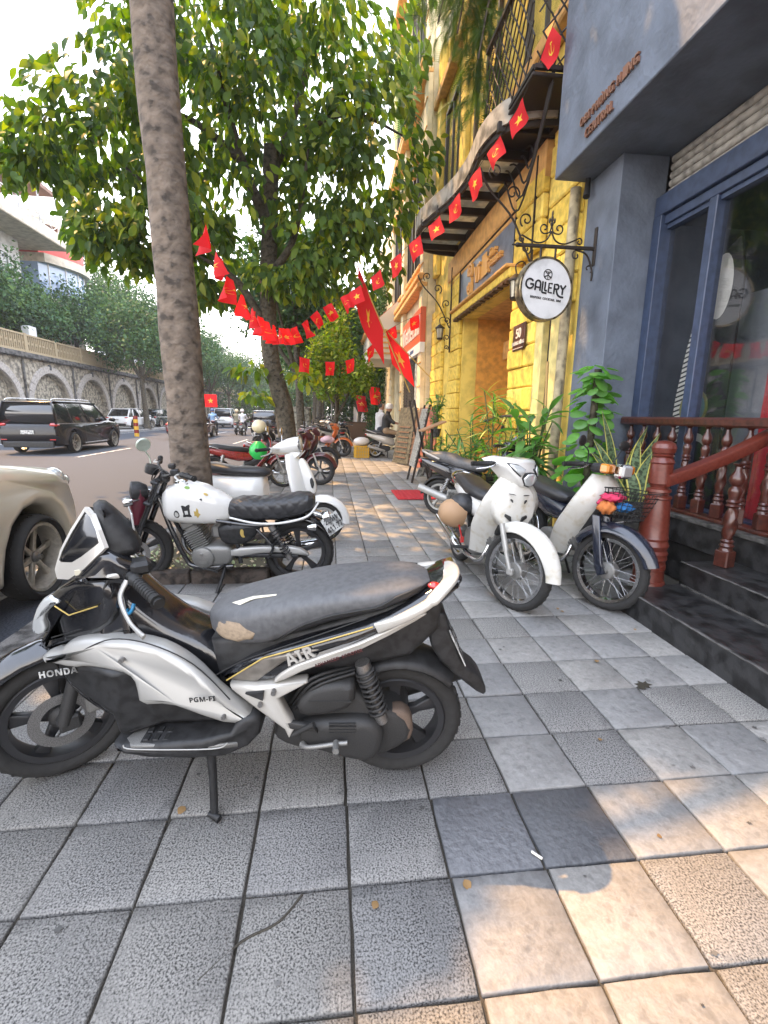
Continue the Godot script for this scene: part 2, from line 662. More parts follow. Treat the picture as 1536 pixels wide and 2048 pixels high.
	multi("pavement_stains", blob.done(), bx, bc, mat("stain", Color.WHITE, 0.7, 0.0, {"vc": 1})).set_meta("label", "dark gum spots and drips scattered over the pavement tiles")
	# bed of soil round the near trunk, edged with stone
	mb = MB.new()
	mb.sheet(func(u, v): return V(lerp(-1.74, -0.5, u), 0.03 + 0.035 * sin(u * 9.0) * sin(v * 7.0 + 1.0) - 0.03 * abs(u - 0.5), lerp(3.8, 4.98, v)), 16, 16)
	var soil := struct("soil_bed", mb, mat("soil", lin(0.1, 0.085, 0.05), 0.95, 0.0, {"tex": speck(), "nrm": nrough(), "ns": 1.0, "scale": 2.5, "world": true}))
	var xs2 := []
	var cs2 := []
	for k in 420:
		var p := V(r.randf_range(-1.7, -0.55), 0.045, r.randf_range(3.84, 4.94))
		xs2.append(Transform3D(Basis.from_euler(Vector3(r.randf_range(-1.3, -0.1), r.randf() * TAU, 0)).scaled(Vector3.ONE * r.randf_range(0.2, 0.6)), p))
		cs2.append(lin(0.1, 0.14, 0.035) if r.randf() < 0.6 else lin(0.2, 0.13, 0.06))
	var weeds := multi("weeds", leaf_mesh(0.09, 0.03, 0.3, 0.3), xs2, cs2, mat("weed_leaf", Color.WHITE, 0.8, 0.0, {"vc": 1, "back": Color(0.2, 0.25, 0.05)}))
	weeds.set_meta("label", "small weeds and leaf litter growing in the soil bed round the near trunk")
	var edge_m := mat("bed_edge", lin(0.085, 0.065, 0.052), 0.8, 0.0, {"tex": grime(), "nrm": nrough(), "ns": 0.5, "scale": 2.0, "world": true})
	var edge := MB.new()
	edge.box(V(-0.5 - 0.31, 0.04, 3.8), Vector3(0.61, 0.14, 0.1), Transform3D.IDENTITY, 0.012)
	var eo := struct("bed_kerb", edge, edge_m)
	for e in [[-1.43, 3.8, 0.61, 0.1], [-0.5, 4.12, 0.1, 0.52], [-0.5, 4.66, 0.1, 0.54], [-1.43, 4.99, 0.61, 0.1], [-0.81, 4.99, 0.61, 0.1]]:
		edge = MB.new()
		edge.box(V(e[0], 0.04, e[1]), Vector3(e[2], 0.14, e[3]), Transform3D.IDENTITY, 0.012)
		obj("kerb_stone", edge, edge_m, eo)

func leaf_mesh(l: float, w: float, fold: float, droop: float) -> ArrayMesh:
	# a pointed leaf along +z, folded at its midrib and bent down
	var mb := MB.new()
	var prof := [0.0, 0.75, 1.0, 0.7, 0.0]
	var mid := []
	var lf := []
	var rt := []
	for i in 5:
		var t := i / 4.0
		var y := -droop * l * t * t
		mid.append(Vector3(0, y, l * t))
		lf.append(Vector3(-w * prof[i], y + fold * w * prof[i], l * t))
		rt.append(Vector3(w * prof[i], y + fold * w * prof[i], l * t))
	var t2 := PackedVector3Array()
	for i in 4:
		if i < 3:
			t2.append_array([mid[i], lf[i + 1], mid[i + 1], mid[i], mid[i + 1], rt[i + 1]])
			if i > 0: t2.append_array([mid[i], lf[i], lf[i + 1], mid[i], rt[i + 1], rt[i]])
		else:
			t2.append_array([mid[3], lf[3], mid[4], mid[3], mid[4], rt[3]])
	mb.emit([[true, t2]], false)
	return mb.done()

# ---------------------------------------------------------------- viaduct
const WX := -18.0
func build_viaduct():
	var stone := mat("rubble_wall", lin(0.4, 0.36, 0.29), 0.9, 0.0, {"tex": noise_tex("rubble", 0.03, 3, [[0.0, 1.0], [0.35, 0.95], [0.55, 0.7], [1.0, 0.5]], 512, FastNoiseLite.TYPE_CELLULAR), "nrm": nrough(), "ns": 0.6, "scale": 0.22, "world": true})
	var infill := mat("infill_wall", lin(0.42, 0.38, 0.3), 0.9, 0.0, {"tex": stone.albedo_texture, "nrm": nrough(), "ns": 0.6, "scale": 0.3, "world": true})
	var dress := mat("dressed_stone", lin(0.4, 0.37, 0.34), 0.9, 0.0, {"tex": blotch(), "scale": 0.9, "world": true})
	var cor := mat("cornice_stone", lin(0.13, 0.125, 0.12), 0.9, 0.0, {"tex": grime(), "scale": 0.6, "world": true})
	var railm := mat("rail_paint", lin(0.4, 0.32, 0.2), 0.8, 0.0, {"tex": speck(), "scale": 0.8, "world": true})
	var root := thing("viaduct", "long pale stone viaduct with walled-up arches beyond the road", "viaduct", Vector3.ZERO)
	var turn := Transform3D(Basis(Vector3(0, 0, -1), Vector3(0, 1, 0), Vector3(1, 0, 0)), Vector3.ZERO)
	var bay := 5.6
	for k in range(-3, 14):
		var s0 := 34.1 + bay * k
		var o := [Vector2(-2.8, 0), Vector2(-2.2, 0)]
		for i in 19:
			var a := PI - PI * i / 18.0
			o.append(Vector2(cos(a) * 2.2, 1.45 + sin(a) * 2.2))
		o.append_array([Vector2(2.2, 0), Vector2(2.8, 0), Vector2(2.8, 4.4), Vector2(-2.8, 4.4)])
		var mb := MB.new()
		mb.plate(o, -0.35, 0.0, 0.0, Transform3D(turn.basis, V(WX, 0, s0)))
		obj("wall", mb, stone, root)
		mb = MB.new()
		mb.box(V(WX - 0.55, 2.0, s0), Vector3(0.4, 4.0, 5.0))
		obj("arch_infill", mb, infill, root)
		if k < 5:
			# the ring of cut stones, each a piece
			for i in 15:
				var a := PI * (i + 0.5) / 15.0
				var c := Vector2(cos(a), sin(a)) * 2.44 + Vector2(0, 1.45)
				mb = MB.new()
				mb.box(Vector3.ZERO, Vector3(0.44, 0.47, 0.3), Transform3D(Basis(Vector3(1, 0, 0), PI * 0.5 - 0.0) * Basis.IDENTITY, Vector3.ZERO), 0.02)
				var b := Basis(Vector3(0, 0, -1) , Vector3.UP, Vector3(1, 0, 0))
				mb = MB.new()
				mb.box(Vector3.ZERO, Vector3(0.44, 0.5, 0.2), T(Vector3.ZERO, Vector3(0, 0, rad_to_deg(a))), 0.02)
				obj("arch_stone", mb, dress, root, Transform3D(b, V(WX, c.y, s0) - Vector3(0, 0, c.x)))
			mb = MB.new()
			mb.box(V(WX + 0.06, 4.05, s0), Vector3(0.12, 0.32, 0.22), Transform3D.IDENTITY, 0.01)
			obj("number_plate", mb, mat("dark_plate", lin(0.05, 0.05, 0.055), 0.6), root)
		# drain pipe between the bays
		mb = MB.new()
		mb.tube([V(WX + 0.08, 0.2, s0 + 2.8), V(WX + 0.08, 4.3, s0 + 2.8)], 0.06, 6)
		obj("drain_pipe", mb, cor, root)
	var mb2 := MB.new()
	mb2.box(V(WX - 2.0, 4.55, 65), Vector3(4.5, 0.3, 110), Transform3D.IDENTITY, 0.03)
	obj("cornice", mb2, cor, root)
	mb2 = MB.new()
	mb2.box(V(WX - 3.0, 2.2, 65), Vector3(4.0, 4.3, 100))
	obj("core", mb2, infill, root)
	# pierced railing along the top, panel by panel
	var rl := thing("railing", "long beige pierced railing along the top of the stone viaduct", "railing", Vector3.ZERO)
	for k in range(0, 26):
		var s0 := 19.0 + 3.2 * k
		var p := MB.new()
		p.box(V(WX + 0.02, 5.25, s0), Vector3(0.2, 1.12, 0.24))
		obj("post", p, railm, rl)
		p = MB.new()
		p.box(V(WX + 0.02, 5.73, s0 + 1.6), Vector3(0.14, 0.1, 2.96))
		p.box(V(WX + 0.02, 4.78, s0 + 1.6), Vector3(0.14, 0.14, 2.96))
		obj("rail", p, railm, rl)
		if k < 14:
			for j in 15:
				p = MB.new()
				var sz := s0 + 0.24 + 0.194 * j
				p.box(V(WX + 0.02, 5.26, sz), Vector3(0.09, 0.86, 0.07))
				if j % 2 == 0: p.box(V(WX + 0.03, 5.26, sz + 0.09), Vector3(0.07, 0.12, 0.13))
				obj("slat", p, railm, rl)
		else:
			p = MB.new()
			for j in 15: p.box(V(WX + 0.02, 5.26, s0 + 0.24 + 0.194 * j), Vector3(0.09, 0.86, 0.08))
			obj("slats", p, railm, rl).set_meta("kind", "stuff")
	# what stands on the viaduct
	build_left_houses()

func win(parent: Node, c: Vector3, w: float, h: float, fm: Material, gm: Material, face := Vector3(-1, 0, 0), bars := 1):
	# a window: frame > pane, bars; face is the way it looks
	var side := face.cross(Vector3.UP)
	var b := Basis(side, Vector3.UP, -face) if true else Basis.IDENTITY
	var f := MB.new()
	var t := 0.07
	for e in [[0, h / 2, w + t, t], [0, -h / 2, w + t, t], [-w / 2, 0, t, h - t], [w / 2, 0, t, h - t]]:
		f.box(Vector3(e[0], e[1], 0), Vector3(e[2], e[3], 0.1))
	for i in bars:
		var x := -w / 2 + w * (i + 1.0) / (bars + 1.0)
		f.box(Vector3(x, 0, 0), Vector3(0.045, h - t, 0.06))
	var fo := obj("window", f, fm, parent, Transform3D(b, c))
	var p := MB.new()
	p.box(Vector3(0, 0, 0.03), Vector3(w - 0.02, h - 0.02, 0.02))
	obj("pane", p, gm, fo)
	return fo

func build_left_houses():
	var cream := mat("pale_render", lin(0.55, 0.5, 0.42), 0.85, 0.0, {"tex": blotch(), "scale": 0.3, "world": true})
	var grey := mat("grey_render", lin(0.42, 0.43, 0.44), 0.85, 0.0, {"tex": blotch(), "scale": 0.3, "world": true})
	var brown := mat("brown_roof", lin(0.2, 0.12, 0.09), 0.8)
	var white := mat("white_iron", lin(0.6, 0.62, 0.64), 0.6)
	var glass := mat("dark_glass", lin(0.05, 0.07, 0.09), 0.08, 0.0, {"spec": 0.8})
	var blueg := mat("blue_glass", lin(0.22, 0.32, 0.5), 0.12, 0.0, {"spec": 0.8})
	var redp := mat("red_panel", lin(0.5, 0.06, 0.05), 0.6)
	# the near block with its covered roof terrace
	var h := thing("terrace_house", "pale house on the viaduct with covered roof terrace and white railing", "house", V(-21.3, 6.6, 33.5))
	var L := func(x, y, s): return Vector3(x + 21.5, y - 4.6, -(s - 30))
	var mb := MB.new()
	mb.box(L.call(-24.5, 6.6, 28), Vector3(7.0, 8.0, 12)); obj("wall", mb, grey, h)
	mb = MB.new()
	mb.box(L.call(-23.0, 11.0, 29), Vector3(8.4, 0.8, 14.6), Transform3D.IDENTITY, 0.05); obj("terrace_slab", mb, cream, h)
	mb = MB.new()
	mb.box(L.call(-25.0, 12.4, 28), Vector3(5.0, 2.4, 11)); obj("upper_wall", mb, grey, h)
	mb = MB.new()
	mb.box(L.call(-23.2, 14.0, 28.8), Vector3(8.2, 0.25, 13.6), T(Vector3.ZERO, Vector3(0, 0, 0))); obj("roof", mb, brown, h)
	for k in 7:
		mb = MB.new()
		mb.tube([L.call(-19.2, 11.4, 22.6 + 2.2 * k), L.call(-19.2, 13.9, 22.6 + 2.2 * k)], 0.06, 6); obj("post", mb, white, h)
		mb = MB.new()
		var s0 := 22.6 + 2.2 * k
		if k < 6:
			mb.tube([L.call(-19.0, 12.2, s0), L.call(-19.0, 12.2, s0 + 2.2)], 0.035, 5)
			mb.tube([L.call(-19.0, 11.5, s0), L.call(-19.0, 12.2, s0 + 1.1), L.call(-19.0, 11.5, s0 + 2.2)], 0.03, 5)
			mb.tube([L.call(-19.0, 12.2, s0), L.call(-19.0, 11.5, s0 + 1.1), L.call(-19.0, 12.2, s0 + 2.2)], 0.03, 5)
			obj("railing", mb, white, h)
	for k in 3: win(h, L.call(-20.96, 8.2, 25 + 3.4 * k), 1.7, 2.3, white, glass, Vector3(1, 0, 0))
	mb = MB.new()
	mb.box(L.call(-20.6, 6.6, 30), Vector3(1.0, 0.12, 10)); obj("balcony", mb, cream, h)
	# the curved block with blue glass and a red parapet
	h = thing("curved_house", "house with curved blue glass front and red parapet on the viaduct", "house", V(-21.6, 6.6, 44.6))
	var M2 := func(x, y, s): return Vector3(x + 22, y - 4.6, -(s - 42))
	mb = MB.new()
	mb.box(M2.call(-25.5, 7.5, 41), Vector3(7.0, 10.0, 7.2)); obj("wall", mb, cream, h)
	for lev in [[7.0, 7.5, cream, "slab", 0.35], [7.5, 9.9, blueg, "glass_front", 0.0], [9.9, 10.5, cream, "slab", 0.5], [10.5, 12.2, redp, "parapet", 0.1], [12.6, 12.9, cream, "roof", 0.2]]:
		mb = MB.new()
		var o := [Vector2(-3.8, -1)]
		for i in 13:
			var t := i / 12.0
			o.append(Vector2(-3.8 + 7.6 * t, 0.7 + 1.6 * sin(PI * t) - 0.9 * t + lev[4]))
		o.append(Vector2(3.8, -1))
		mb.plate(o, lev[0], lev[1], 0.0, Transform3D(Basis(Vector3(0, 0, -1), Vector3(1, 0, 0), Vector3(0, 1, 0)), M2.call(-22.0, 4.6, 41) - Vector3(0, 4.6, 0)))
		obj(lev[3], mb, lev[2], h)
	for k in 6:
		mb = MB.new()
		var t := (k + 0.5) / 6.0
		mb.box(M2.call(-22.0 + 0.72 + 1.6 * sin(PI * t) - 0.9 * t, 8.7, 41 - 3.8 + 7.6 * t), Vector3(0.08, 2.4, 0.08)); obj("mullion", mb, white, h)
	mb = MB.new(); mb.box(M2.call(-25, 13.6, 42), Vector3(5, 1.6, 5)); obj("upper_wall", mb, cream, h)
	for k in 3: win(h, M2.call(-21.96, 5.9, 38.6 + 2.2 * k), 1.5, 1.7, white, glass, Vector3(1, 0, 0))
	# pale building far down the road, behind the trees
	h = thing("far_block", "white building with rows of windows far down the road behind trees", "building", V(-24, 4.5, 95))
	mb = MB.new(); mb.box(Vector3(-4, 5, 0), Vector3(8, 11, 44)); obj("wall", mb, mat("white_render", lin(0.62, 0.63, 0.66), 0.85), h)
	for lv in 3:
		for k in 10: win(h, Vector3(0.03, 1.6 + 3.2 * lv, 18 - 4.0 * k), 1.5, 1.9, white, glass, Vector3(1, 0, 0))
	mb = MB.new(); mb.box(Vector3(-4, 10.8, 0), Vector3(9, 0.4, 45)); obj("roof", mb, grey, h)
	# white meter cabinet standing on the railing
	mb = MB.new(); mb.box(Vector3(0, 0.4, 0), Vector3(0.45, 0.75, 0.8), Transform3D.IDENTITY, 0.03)
	var o2 := obj("meter_box", mb, white); o2.position = V(WX - 0.3, 5.6, 33.0)
	tag(o2, "small white box standing behind the beige viaduct railing", "box")

# ---------------------------------------------------------------- blue corner shop
func spiral(c: Vector3, u: Vector3, v: Vector3, r0: float, r1: float, a0: float, a1: float, n := 18) -> Array:
	var o := []
	for i in n + 1:
		var t := float(i) / n
		var a := deg_to_rad(lerp(a0, a1, t))
		var r: float = lerp(r0, r1, t)
		o.append(c + u * cos(a) * r + v * sin(a) * r)
	return o

func wbox(called: String, x0: float, x1: float, y0: float, y1: float, s0: float, s1: float, m: Material, parent: Node, bev := 0.0) -> MeshInstance3D:
	var mb := MB.new()
	mb.box(V((x0 + x1) / 2, (y0 + y1) / 2, (s0 + s1) / 2), Vector3(x1 - x0, y1 - y0, abs(s1 - s0)), Transform3D.IDENTITY, bev)
	return obj(called, mb, m, parent)

func baluster_mesh(h: float, twist := true) -> ArrayMesh:
	var mb := MB.new()
	var k := h / 0.74
	mb.box(Vector3(0, 0.06 * k, 0), Vector3(0.075, 0.12 * k, 0.075), Transform3D.IDENTITY, 0.006)
	mb.lathe([Vector2(0.0, 0.12), Vector2(0.036, 0.12), Vector2(0.03, 0.14), Vector2(0.038, 0.155), Vector2(0.028, 0.175), Vector2(0.034, 0.19), Vector2(0.024, 0.205)].map(func(p): return Vector2(p.x, p.y * k)), Transform3D.IDENTITY, 12)
	var rings := []
	for i in 17:
		var t := i / 16.0
		var y: float = (0.2 + 0.23 * t) * k
		var r: float = 0.022 + 0.011 * sin(PI * t)
		var ring := PackedVector3Array()
		for j in 12:
			var a := TAU * j / 12.0
			var rr := r * (1.0 + (0.22 * sin(3.0 * (a + t * 4.0)) if twist else 0.0))
			ring.append(Vector3(cos(a) * rr, y, sin(a) * rr))
		rings.append(ring)
	mb.loft(rings)
	mb.lathe([Vector2(0.024, 0.43), Vector2(0.037, 0.445), Vector2(0.026, 0.46), Vector2(0.036, 0.475), Vector2(0.026, 0.49), Vector2(0.028, 0.51), Vector2(0.034, 0.545), Vector2(0.032, 0.565), Vector2(0.02, 0.585), Vector2(0.03, 0.6), Vector2(0.038, 0.625), Vector2(0.034, 0.655), Vector2(0.018, 0.69), Vector2(0.014, 0.72), Vector2(0.03, 0.74), Vector2(0, 0.742)].map(func(p): return Vector2(p.x, p.y * k)), Transform3D.IDENTITY, 12)
	return mb.done()

func build_blue_shop():
	var blue := mat("blue_plaster", lin(0.13, 0.155, 0.2), 0.7, 0.0, {"tex": blotch(), "nrm": nfine(), "ns": 0.12, "scale": 0.35, "world": true})
	var frame := mat("blue_frame", lin(0.04, 0.06, 0.115), 0.4, 0.0, {"tex": blotch(), "scale": 1.5, "world": true})
	var glass := mat("shop_glass", Color(0.1, 0.12, 0.14), 0.02, 0.0, {"alpha": 0.12, "spec": 0.8})
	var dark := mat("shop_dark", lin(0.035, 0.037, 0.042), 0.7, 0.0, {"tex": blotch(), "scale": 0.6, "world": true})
	var granite := mat("black_granite", lin(0.03, 0.03, 0.031), 0.36, 0.0, {"tex": grime(), "nrm": nrough(), "ns": 0.08, "scale": 1.6, "world": true})
	var worn := mat("worn_granite", lin(0.1, 0.096, 0.09), 0.6, 0.0, {"tex": grime(), "scale": 2.0, "world": true})
	var slat := mat("shutter_slat", lin(0.43, 0.41, 0.37), 0.55, 0.0, {"tex": streak(), "scale": 0.8, "world": true})
	var wood := mat("red_wood", lin(0.07, 0.018, 0.011), 0.3, 0.0, {"tex": streak(), "nrm": nfine(), "ns": 0.12, "scale": 2.0, "world": true, "coat": 0.5, "cr": 0.2})
	var woodn := mat("worn_red_wood", lin(0.125, 0.024, 0.014), 0.36, 0.0, {"tex": noise_tex("worn", 0.03, 5, [[0.0, Color(0.95, 0.75, 0.42)], [0.16, Color(0.95, 0.72, 0.45)], [0.24, Color(0.85, 0.8, 0.78)], [0.6, Color.WHITE], [1.0, Color.WHITE]], 512, FastNoiseLite.TYPE_SIMPLEX_SMOOTH, 0.0, 0.35), "scale": 1.9, "coat": 0.35, "cr": 0.25})
	var h := thing("blue_shop", "blue plastered corner shop with overhanging front, rolled shutter and big glass windows", "shop")
	wbox("pillar", 2.7, 3.16, 0, 3.74, 4.65, 5.25, blue, h, 0.006)
	wbox("wall", 3.16, 8.0, 0, 3.74, 5.0, 5.24, blue, h)
	wbox("overhang", 2.32, 8.0, 3.74, 9.5, -5.0, 5.245, blue, h, 0.008)
	wbox("base_wall", 2.96, 3.4, 0, 0.52, -5.0, 4.65, granite, h)
	wbox("beam", 3.06, 3.3, 3.2, 3.375, -5.0, 4.64, frame, h, 0.006)
	wbox("beam_trim", 3.1, 3.26, 3.12, 3.195, -5.0, 4.64, frame, h, 0.004)
	wbox("jamb", 3.06, 3.22, 0.52, 3.2, 4.53, 4.645, frame, h, 0.004)
	wbox("shutter_box", 3.24, 3.9, 3.38, 3.735, -5.0, 4.64, dark, h)
	# rolled shutter, slat by slat
	for k in 5:
		var y := 3.395 + 0.068 * k
		var mb := MB.new()
		var ring := []
		for s in [-5.0, 4.62]:
			var r := PackedVector3Array()
			for p in [[0.0, 0.0], [-0.018, 0.012], [-0.024, 0.034], [-0.018, 0.056], [0.0, 0.064], [0.02, 0.06], [0.02, 0.004]]: r.append(V(3.18 + p[0], y + p[1], s))
			ring.append(r)
		mb.loft(ring)
		obj("slat", mb, slat, h)
	for s in [3.95, 2.1, 0.3, -1.6]:
		wbox("mullion", 3.1, 3.22, 0.52, 3.12, s - 0.045, s + 0.045, frame, h, 0.006)
	var prev := 4.53
	for s in [3.95, 2.1, 0.3, -1.6]:
		wbox("pane", 3.17, 3.178, 0.53, 3.12, s + 0.045, prev, glass, h)
		wbox("pane_frame", 3.13, 3.2, 3.08, 3.118, s + 0.045, prev, frame, h)
		wbox("sill", 3.1, 3.21, 0.5, 0.6, s + 0.045, prev, frame, h)
		prev = s - 0.045
	# room behind the glass
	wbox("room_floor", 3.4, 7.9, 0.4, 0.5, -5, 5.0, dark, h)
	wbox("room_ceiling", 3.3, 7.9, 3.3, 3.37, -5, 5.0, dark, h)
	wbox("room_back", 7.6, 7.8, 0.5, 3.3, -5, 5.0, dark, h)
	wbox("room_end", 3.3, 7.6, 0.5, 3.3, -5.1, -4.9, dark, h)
	# copper lettering on the overhang, facing the road
	var copper := mat("copper", lin(0.26, 0.13, 0.085), 0.45, 0.55)
	var face := Basis(Vector3(0, 0, 1), Vector3.UP, Vector3(-1, 0, 0))
	for l in [["OBI PHÙNG HƯNG", 3.985, 4.32, 0.072], ["CENTRAL", 3.845, 4.42, 0.075]]:
		var tm := text(l[0], l[3] * 1.35, 0.02)
		obj("lettering", tm, copper, h, Transform3D(face, V(2.306, l[1], l[2])))
	# painted figure board and red curtain inside
	var white := mat("board_white", lin(0.62, 0.62, 0.57), 0.7)
	var black := mat("board_black", lin(0.015, 0.015, 0.017), 0.6)
	var teal := mat("board_teal", lin(0.1, 0.2, 0.2), 0.6)
	var olive := mat("board_olive", lin(0.2, 0.2, 0.07), 0.6)
	var fig := thing("figure_board", "tall painted board with striped figure standing behind the shop glass", "painted board", V(3.3, 0.5, 4.08))
	var fb := Basis(Vector3(0, 0, 1), Vector3.UP, Vector3(-1, 0, 0))
	var edge := func(y): return -0.13 - 0.1 * sin((y - 0.55) * 2.6) - 0.16 * max(0.0, 1.25 - y)
	var o := []
	for i in 25: o.append(Vector2(edge.call(0.02 + 2.1 * i / 24.0), 0.02 + 2.1 * i / 24.0))
	o.append_array([Vector2(0.25, 2.3), Vector2(0.34, 2.0), Vector2(0.34, 0.02)])
	var mb2 := MB.new(); mb2.plate(o, -0.01, 0.01, 0.0); obj("board", mb2, black, fig, Transform3D(fb, Vector3.ZERO))
	for i in 24:
		var y := 0.62 + 0.044 * i
		mb2 = MB.new()
		mb2.plate([Vector2(edge.call(y) + 0.012, y), Vector2(edge.call(y) + 0.12, y + 0.03), Vector2(edge.call(y) + 0.12, y + 0.054), Vector2(edge.call(y + 0.026) + 0.012, y + 0.026)], 0.011, 0.014)
		obj("stripe", mb2, white, fig, Transform3D(fb, Vector3.ZERO))
	for e in [[0.12, 1.95, 0.12, 0.26, white], [0.0, 0.95, 0.17, 0.17, olive], [0.0, 0.95, 0.14, 0.14, teal], [0.08, 0.45, 0.2, 0.28, white], [0.1, 0.42, 0.17, 0.24, black]]:
		mb2 = MB.new()
		var oo := []
		for k in 24: oo.append(Vector2(e[0] + cos(TAU * k / 24) * e[2], e[1] + sin(TAU * k / 24) * e[3]))
		var z: float = 0.012 + 0.004 * [white, olive, teal, black].find(e[4])
		mb2.plate(oo, z, z + 0.003)
		obj("painted_shape", mb2, e[4], fig, Transform3D(fb, Vector3.ZERO))
	mb2 = MB.new()
	mb2.sheet(func(u, v): return V(3.42 + 0.05 * sin(u * 40.0), lerp(0.52, 2.3, v), lerp(2.2, 3.55, u)), 60, 2)
	tag(obj("curtain", mb2, mat("red_curtain", lin(0.4, 0.012, 0.022), 0.75)), "dark red curtain hanging inside the blue shop window", "curtain")
	mb2 = MB.new(); mb2.box(V(3.55, 1.75, 3.45), Vector3(0.03, 1.3, 1.6))
	tag(obj("grey_panel", mb2, mat("panel_grey", lin(0.2, 0.22, 0.25), 0.6)), "plain grey panel standing behind the red curtain in the shop", "panel")
	# steps of black granite
	var st := thing("steps", "three black granite steps with worn edges leading up to the blue shop", "steps")
	wbox("step", 2.06, 2.6, -0.02, 0.17, -4.0, 3.03, granite, st, 0.006)
	wbox("step", 2.52, 3.0, 0.16, 0.34, -4.0, 3.035, granite, st, 0.006)
	wbox("landing", 2.9, 3.1, 0.33, 0.53, -4.0, 4.62, granite, st, 0.005)
	wbox("landing_edge", 2.885, 3.1, 0.53, 0.565, -4.0, 4.62, worn, st, 0.005)
	wbox("worn_edge", 2.055, 2.075, 0.164, 0.174, -4.0, 3.035, worn, st, 0.003)
	wbox("worn_edge", 2.514, 2.53, 0.334, 0.344, -4.0, 3.037, worn, st, 0.003)
	wbox("skirting", 2.512, 2.53, 0.17, 0.182, -4.0, 3.0, worn, st)
	# balustrade along the landing
	var bl := thing("balustrade", "dark red wooden balustrade with turned balusters in front of the shop glass", "balustrade", V(3.0, 0.565, 3))
	var bm := baluster_mesh(0.7)
	for k in 20:
		obj("baluster", bm, wood, bl, T(Vector3(0, 0.03, -(1.52 - 0.198 * k)), Vector3(0, 20 * k, 0)))
	mb2 = MB.new(); mb2.box(Vector3(0, 0.015, 0.5), Vector3(0.12, 0.03, 4.2), Transform3D.IDENTITY, 0.006); obj("bottom_rail", mb2, wood, bl)
	mb2 = MB.new(); mb2.box(Vector3(0, 0.765, 0.46), Vector3(0.11, 0.075, 4.2), Transform3D.IDENTITY, 0.016); obj("top_rail", mb2, wood, bl)
	# newel post and hand rail up the steps
	var nw := thing("newel_post", "thick turned red wooden newel post standing on the bottom black step", "newel post", V(2.32, 0.17, 3.1))
	var prof := [[1440, 0], [1440, 112], [1425, 110], [1420, 102], [1350, 98], [1345, 104], [1320, 104], [1312, 99], [1290, 100], [1280, 107], [1262, 103], [1245, 108], [1225, 96], [1195, 108], [1165, 96], [1150, 100], [1138, 95], [1060, 92], [960, 84], [912, 78], [905, 87], [893, 86], [888, 62], [872, 60], [866, 78], [850, 76], [842, 54], [830, 58], [815, 74], [760, 72], [700, 70], [690, 76], [678, 70], [660, 58], [650, 70], [642, 58], [632, 70], [605, 76], [580, 66], [566, 40], [562, 0]]
	mb2 = MB.new()
	mb2.lathe(prof.map(func(p): return Vector2(p[1] / 970.0, (1440 - p[0]) / 850.0)), Transform3D.IDENTITY, 32, 0.5)
	obj("post", mb2, woodn, nw)
	var hr := thing("handrail", "sloping red wooden handrail rising from the newel post over the steps", "handrail", V(2.32, 0.9, 3.05))
	mb2 = MB.new()
	var pts := [Vector3(0.0, 0.03, 0.0), Vector3(0.18, 0.09, 0.0), Vector3(0.5, 0.22, 0.0), Vector3(0.72, 0.33, 0.0), Vector3(1.0, 0.5, 0.0)]
	var rings := []
	for p in curve3(pts, 3):
		rings.append(ring_se(p, Vector3(0, 0.042, 0), Vector3(0, 0, 0.05), 0.22, 20))
	mb2.loft(rings); obj("rail", mb2, woodn, hr)
	var mb3 := MB.new()
	var k2 := 0.9
	var tw := obj("baluster", baluster_mesh(0.72), wood, hr, T(Vector3(0.42, -0.56, 0.14), Vector3(0, 15, 0), Vector3(1.25, 1.0, 1.25)))
	# little lamp under the overhang
	mb2 = MB.new()
	mb2.tube([V(2.64, 3.74, 5.16), V(2.64, 3.64, 5.16), V(2.62, 3.56, 5.13)], [0.025, 0.03, 0.034], 10)
	tag(obj("spotlight", mb2, black), "small black spotlight under the end of the blue overhang", "spotlight")
	build_gallery_sign()

func stroke(mb: MB, pts: Array, w: float, z: float, d := 0.006):
	# a flat stroke of even width along a path in x, y
	var n := pts.size()
	var l := []
	var r := []
	for i in n:
		var a: Vector2 = pts[max(i - 1, 0)]
		var b: Vector2 = pts[min(i + 1, n - 1)]
		var t := (b - a).normalized()
		var nn := Vector2(-t.y, t.x) * w * 0.5
		l.append(pts[i] + nn); r.append(pts[i] - nn)
	for i in n - 1:
		var q := [l[i], l[i + 1], r[i + 1], r[i]]
		var t := PackedVector3Array()
		var f := q.map(func(p): return Vector3(p.x, p.y, z + d))
		var g := q.map(func(p): return Vector3(p.x, p.y, z))
		t.append_array([f[0], f[2], f[1], f[0], f[3], f[2]])
		t.append_array([g[0], g[1], g[2], g[0], g[2], g[3]])
		for e in 4:
			var e2 := (e + 1) % 4
			t.append_array([f[e], f[e2], g[e2], f[e], g[e2], g[e]])
		mb.emit([[false, t]])

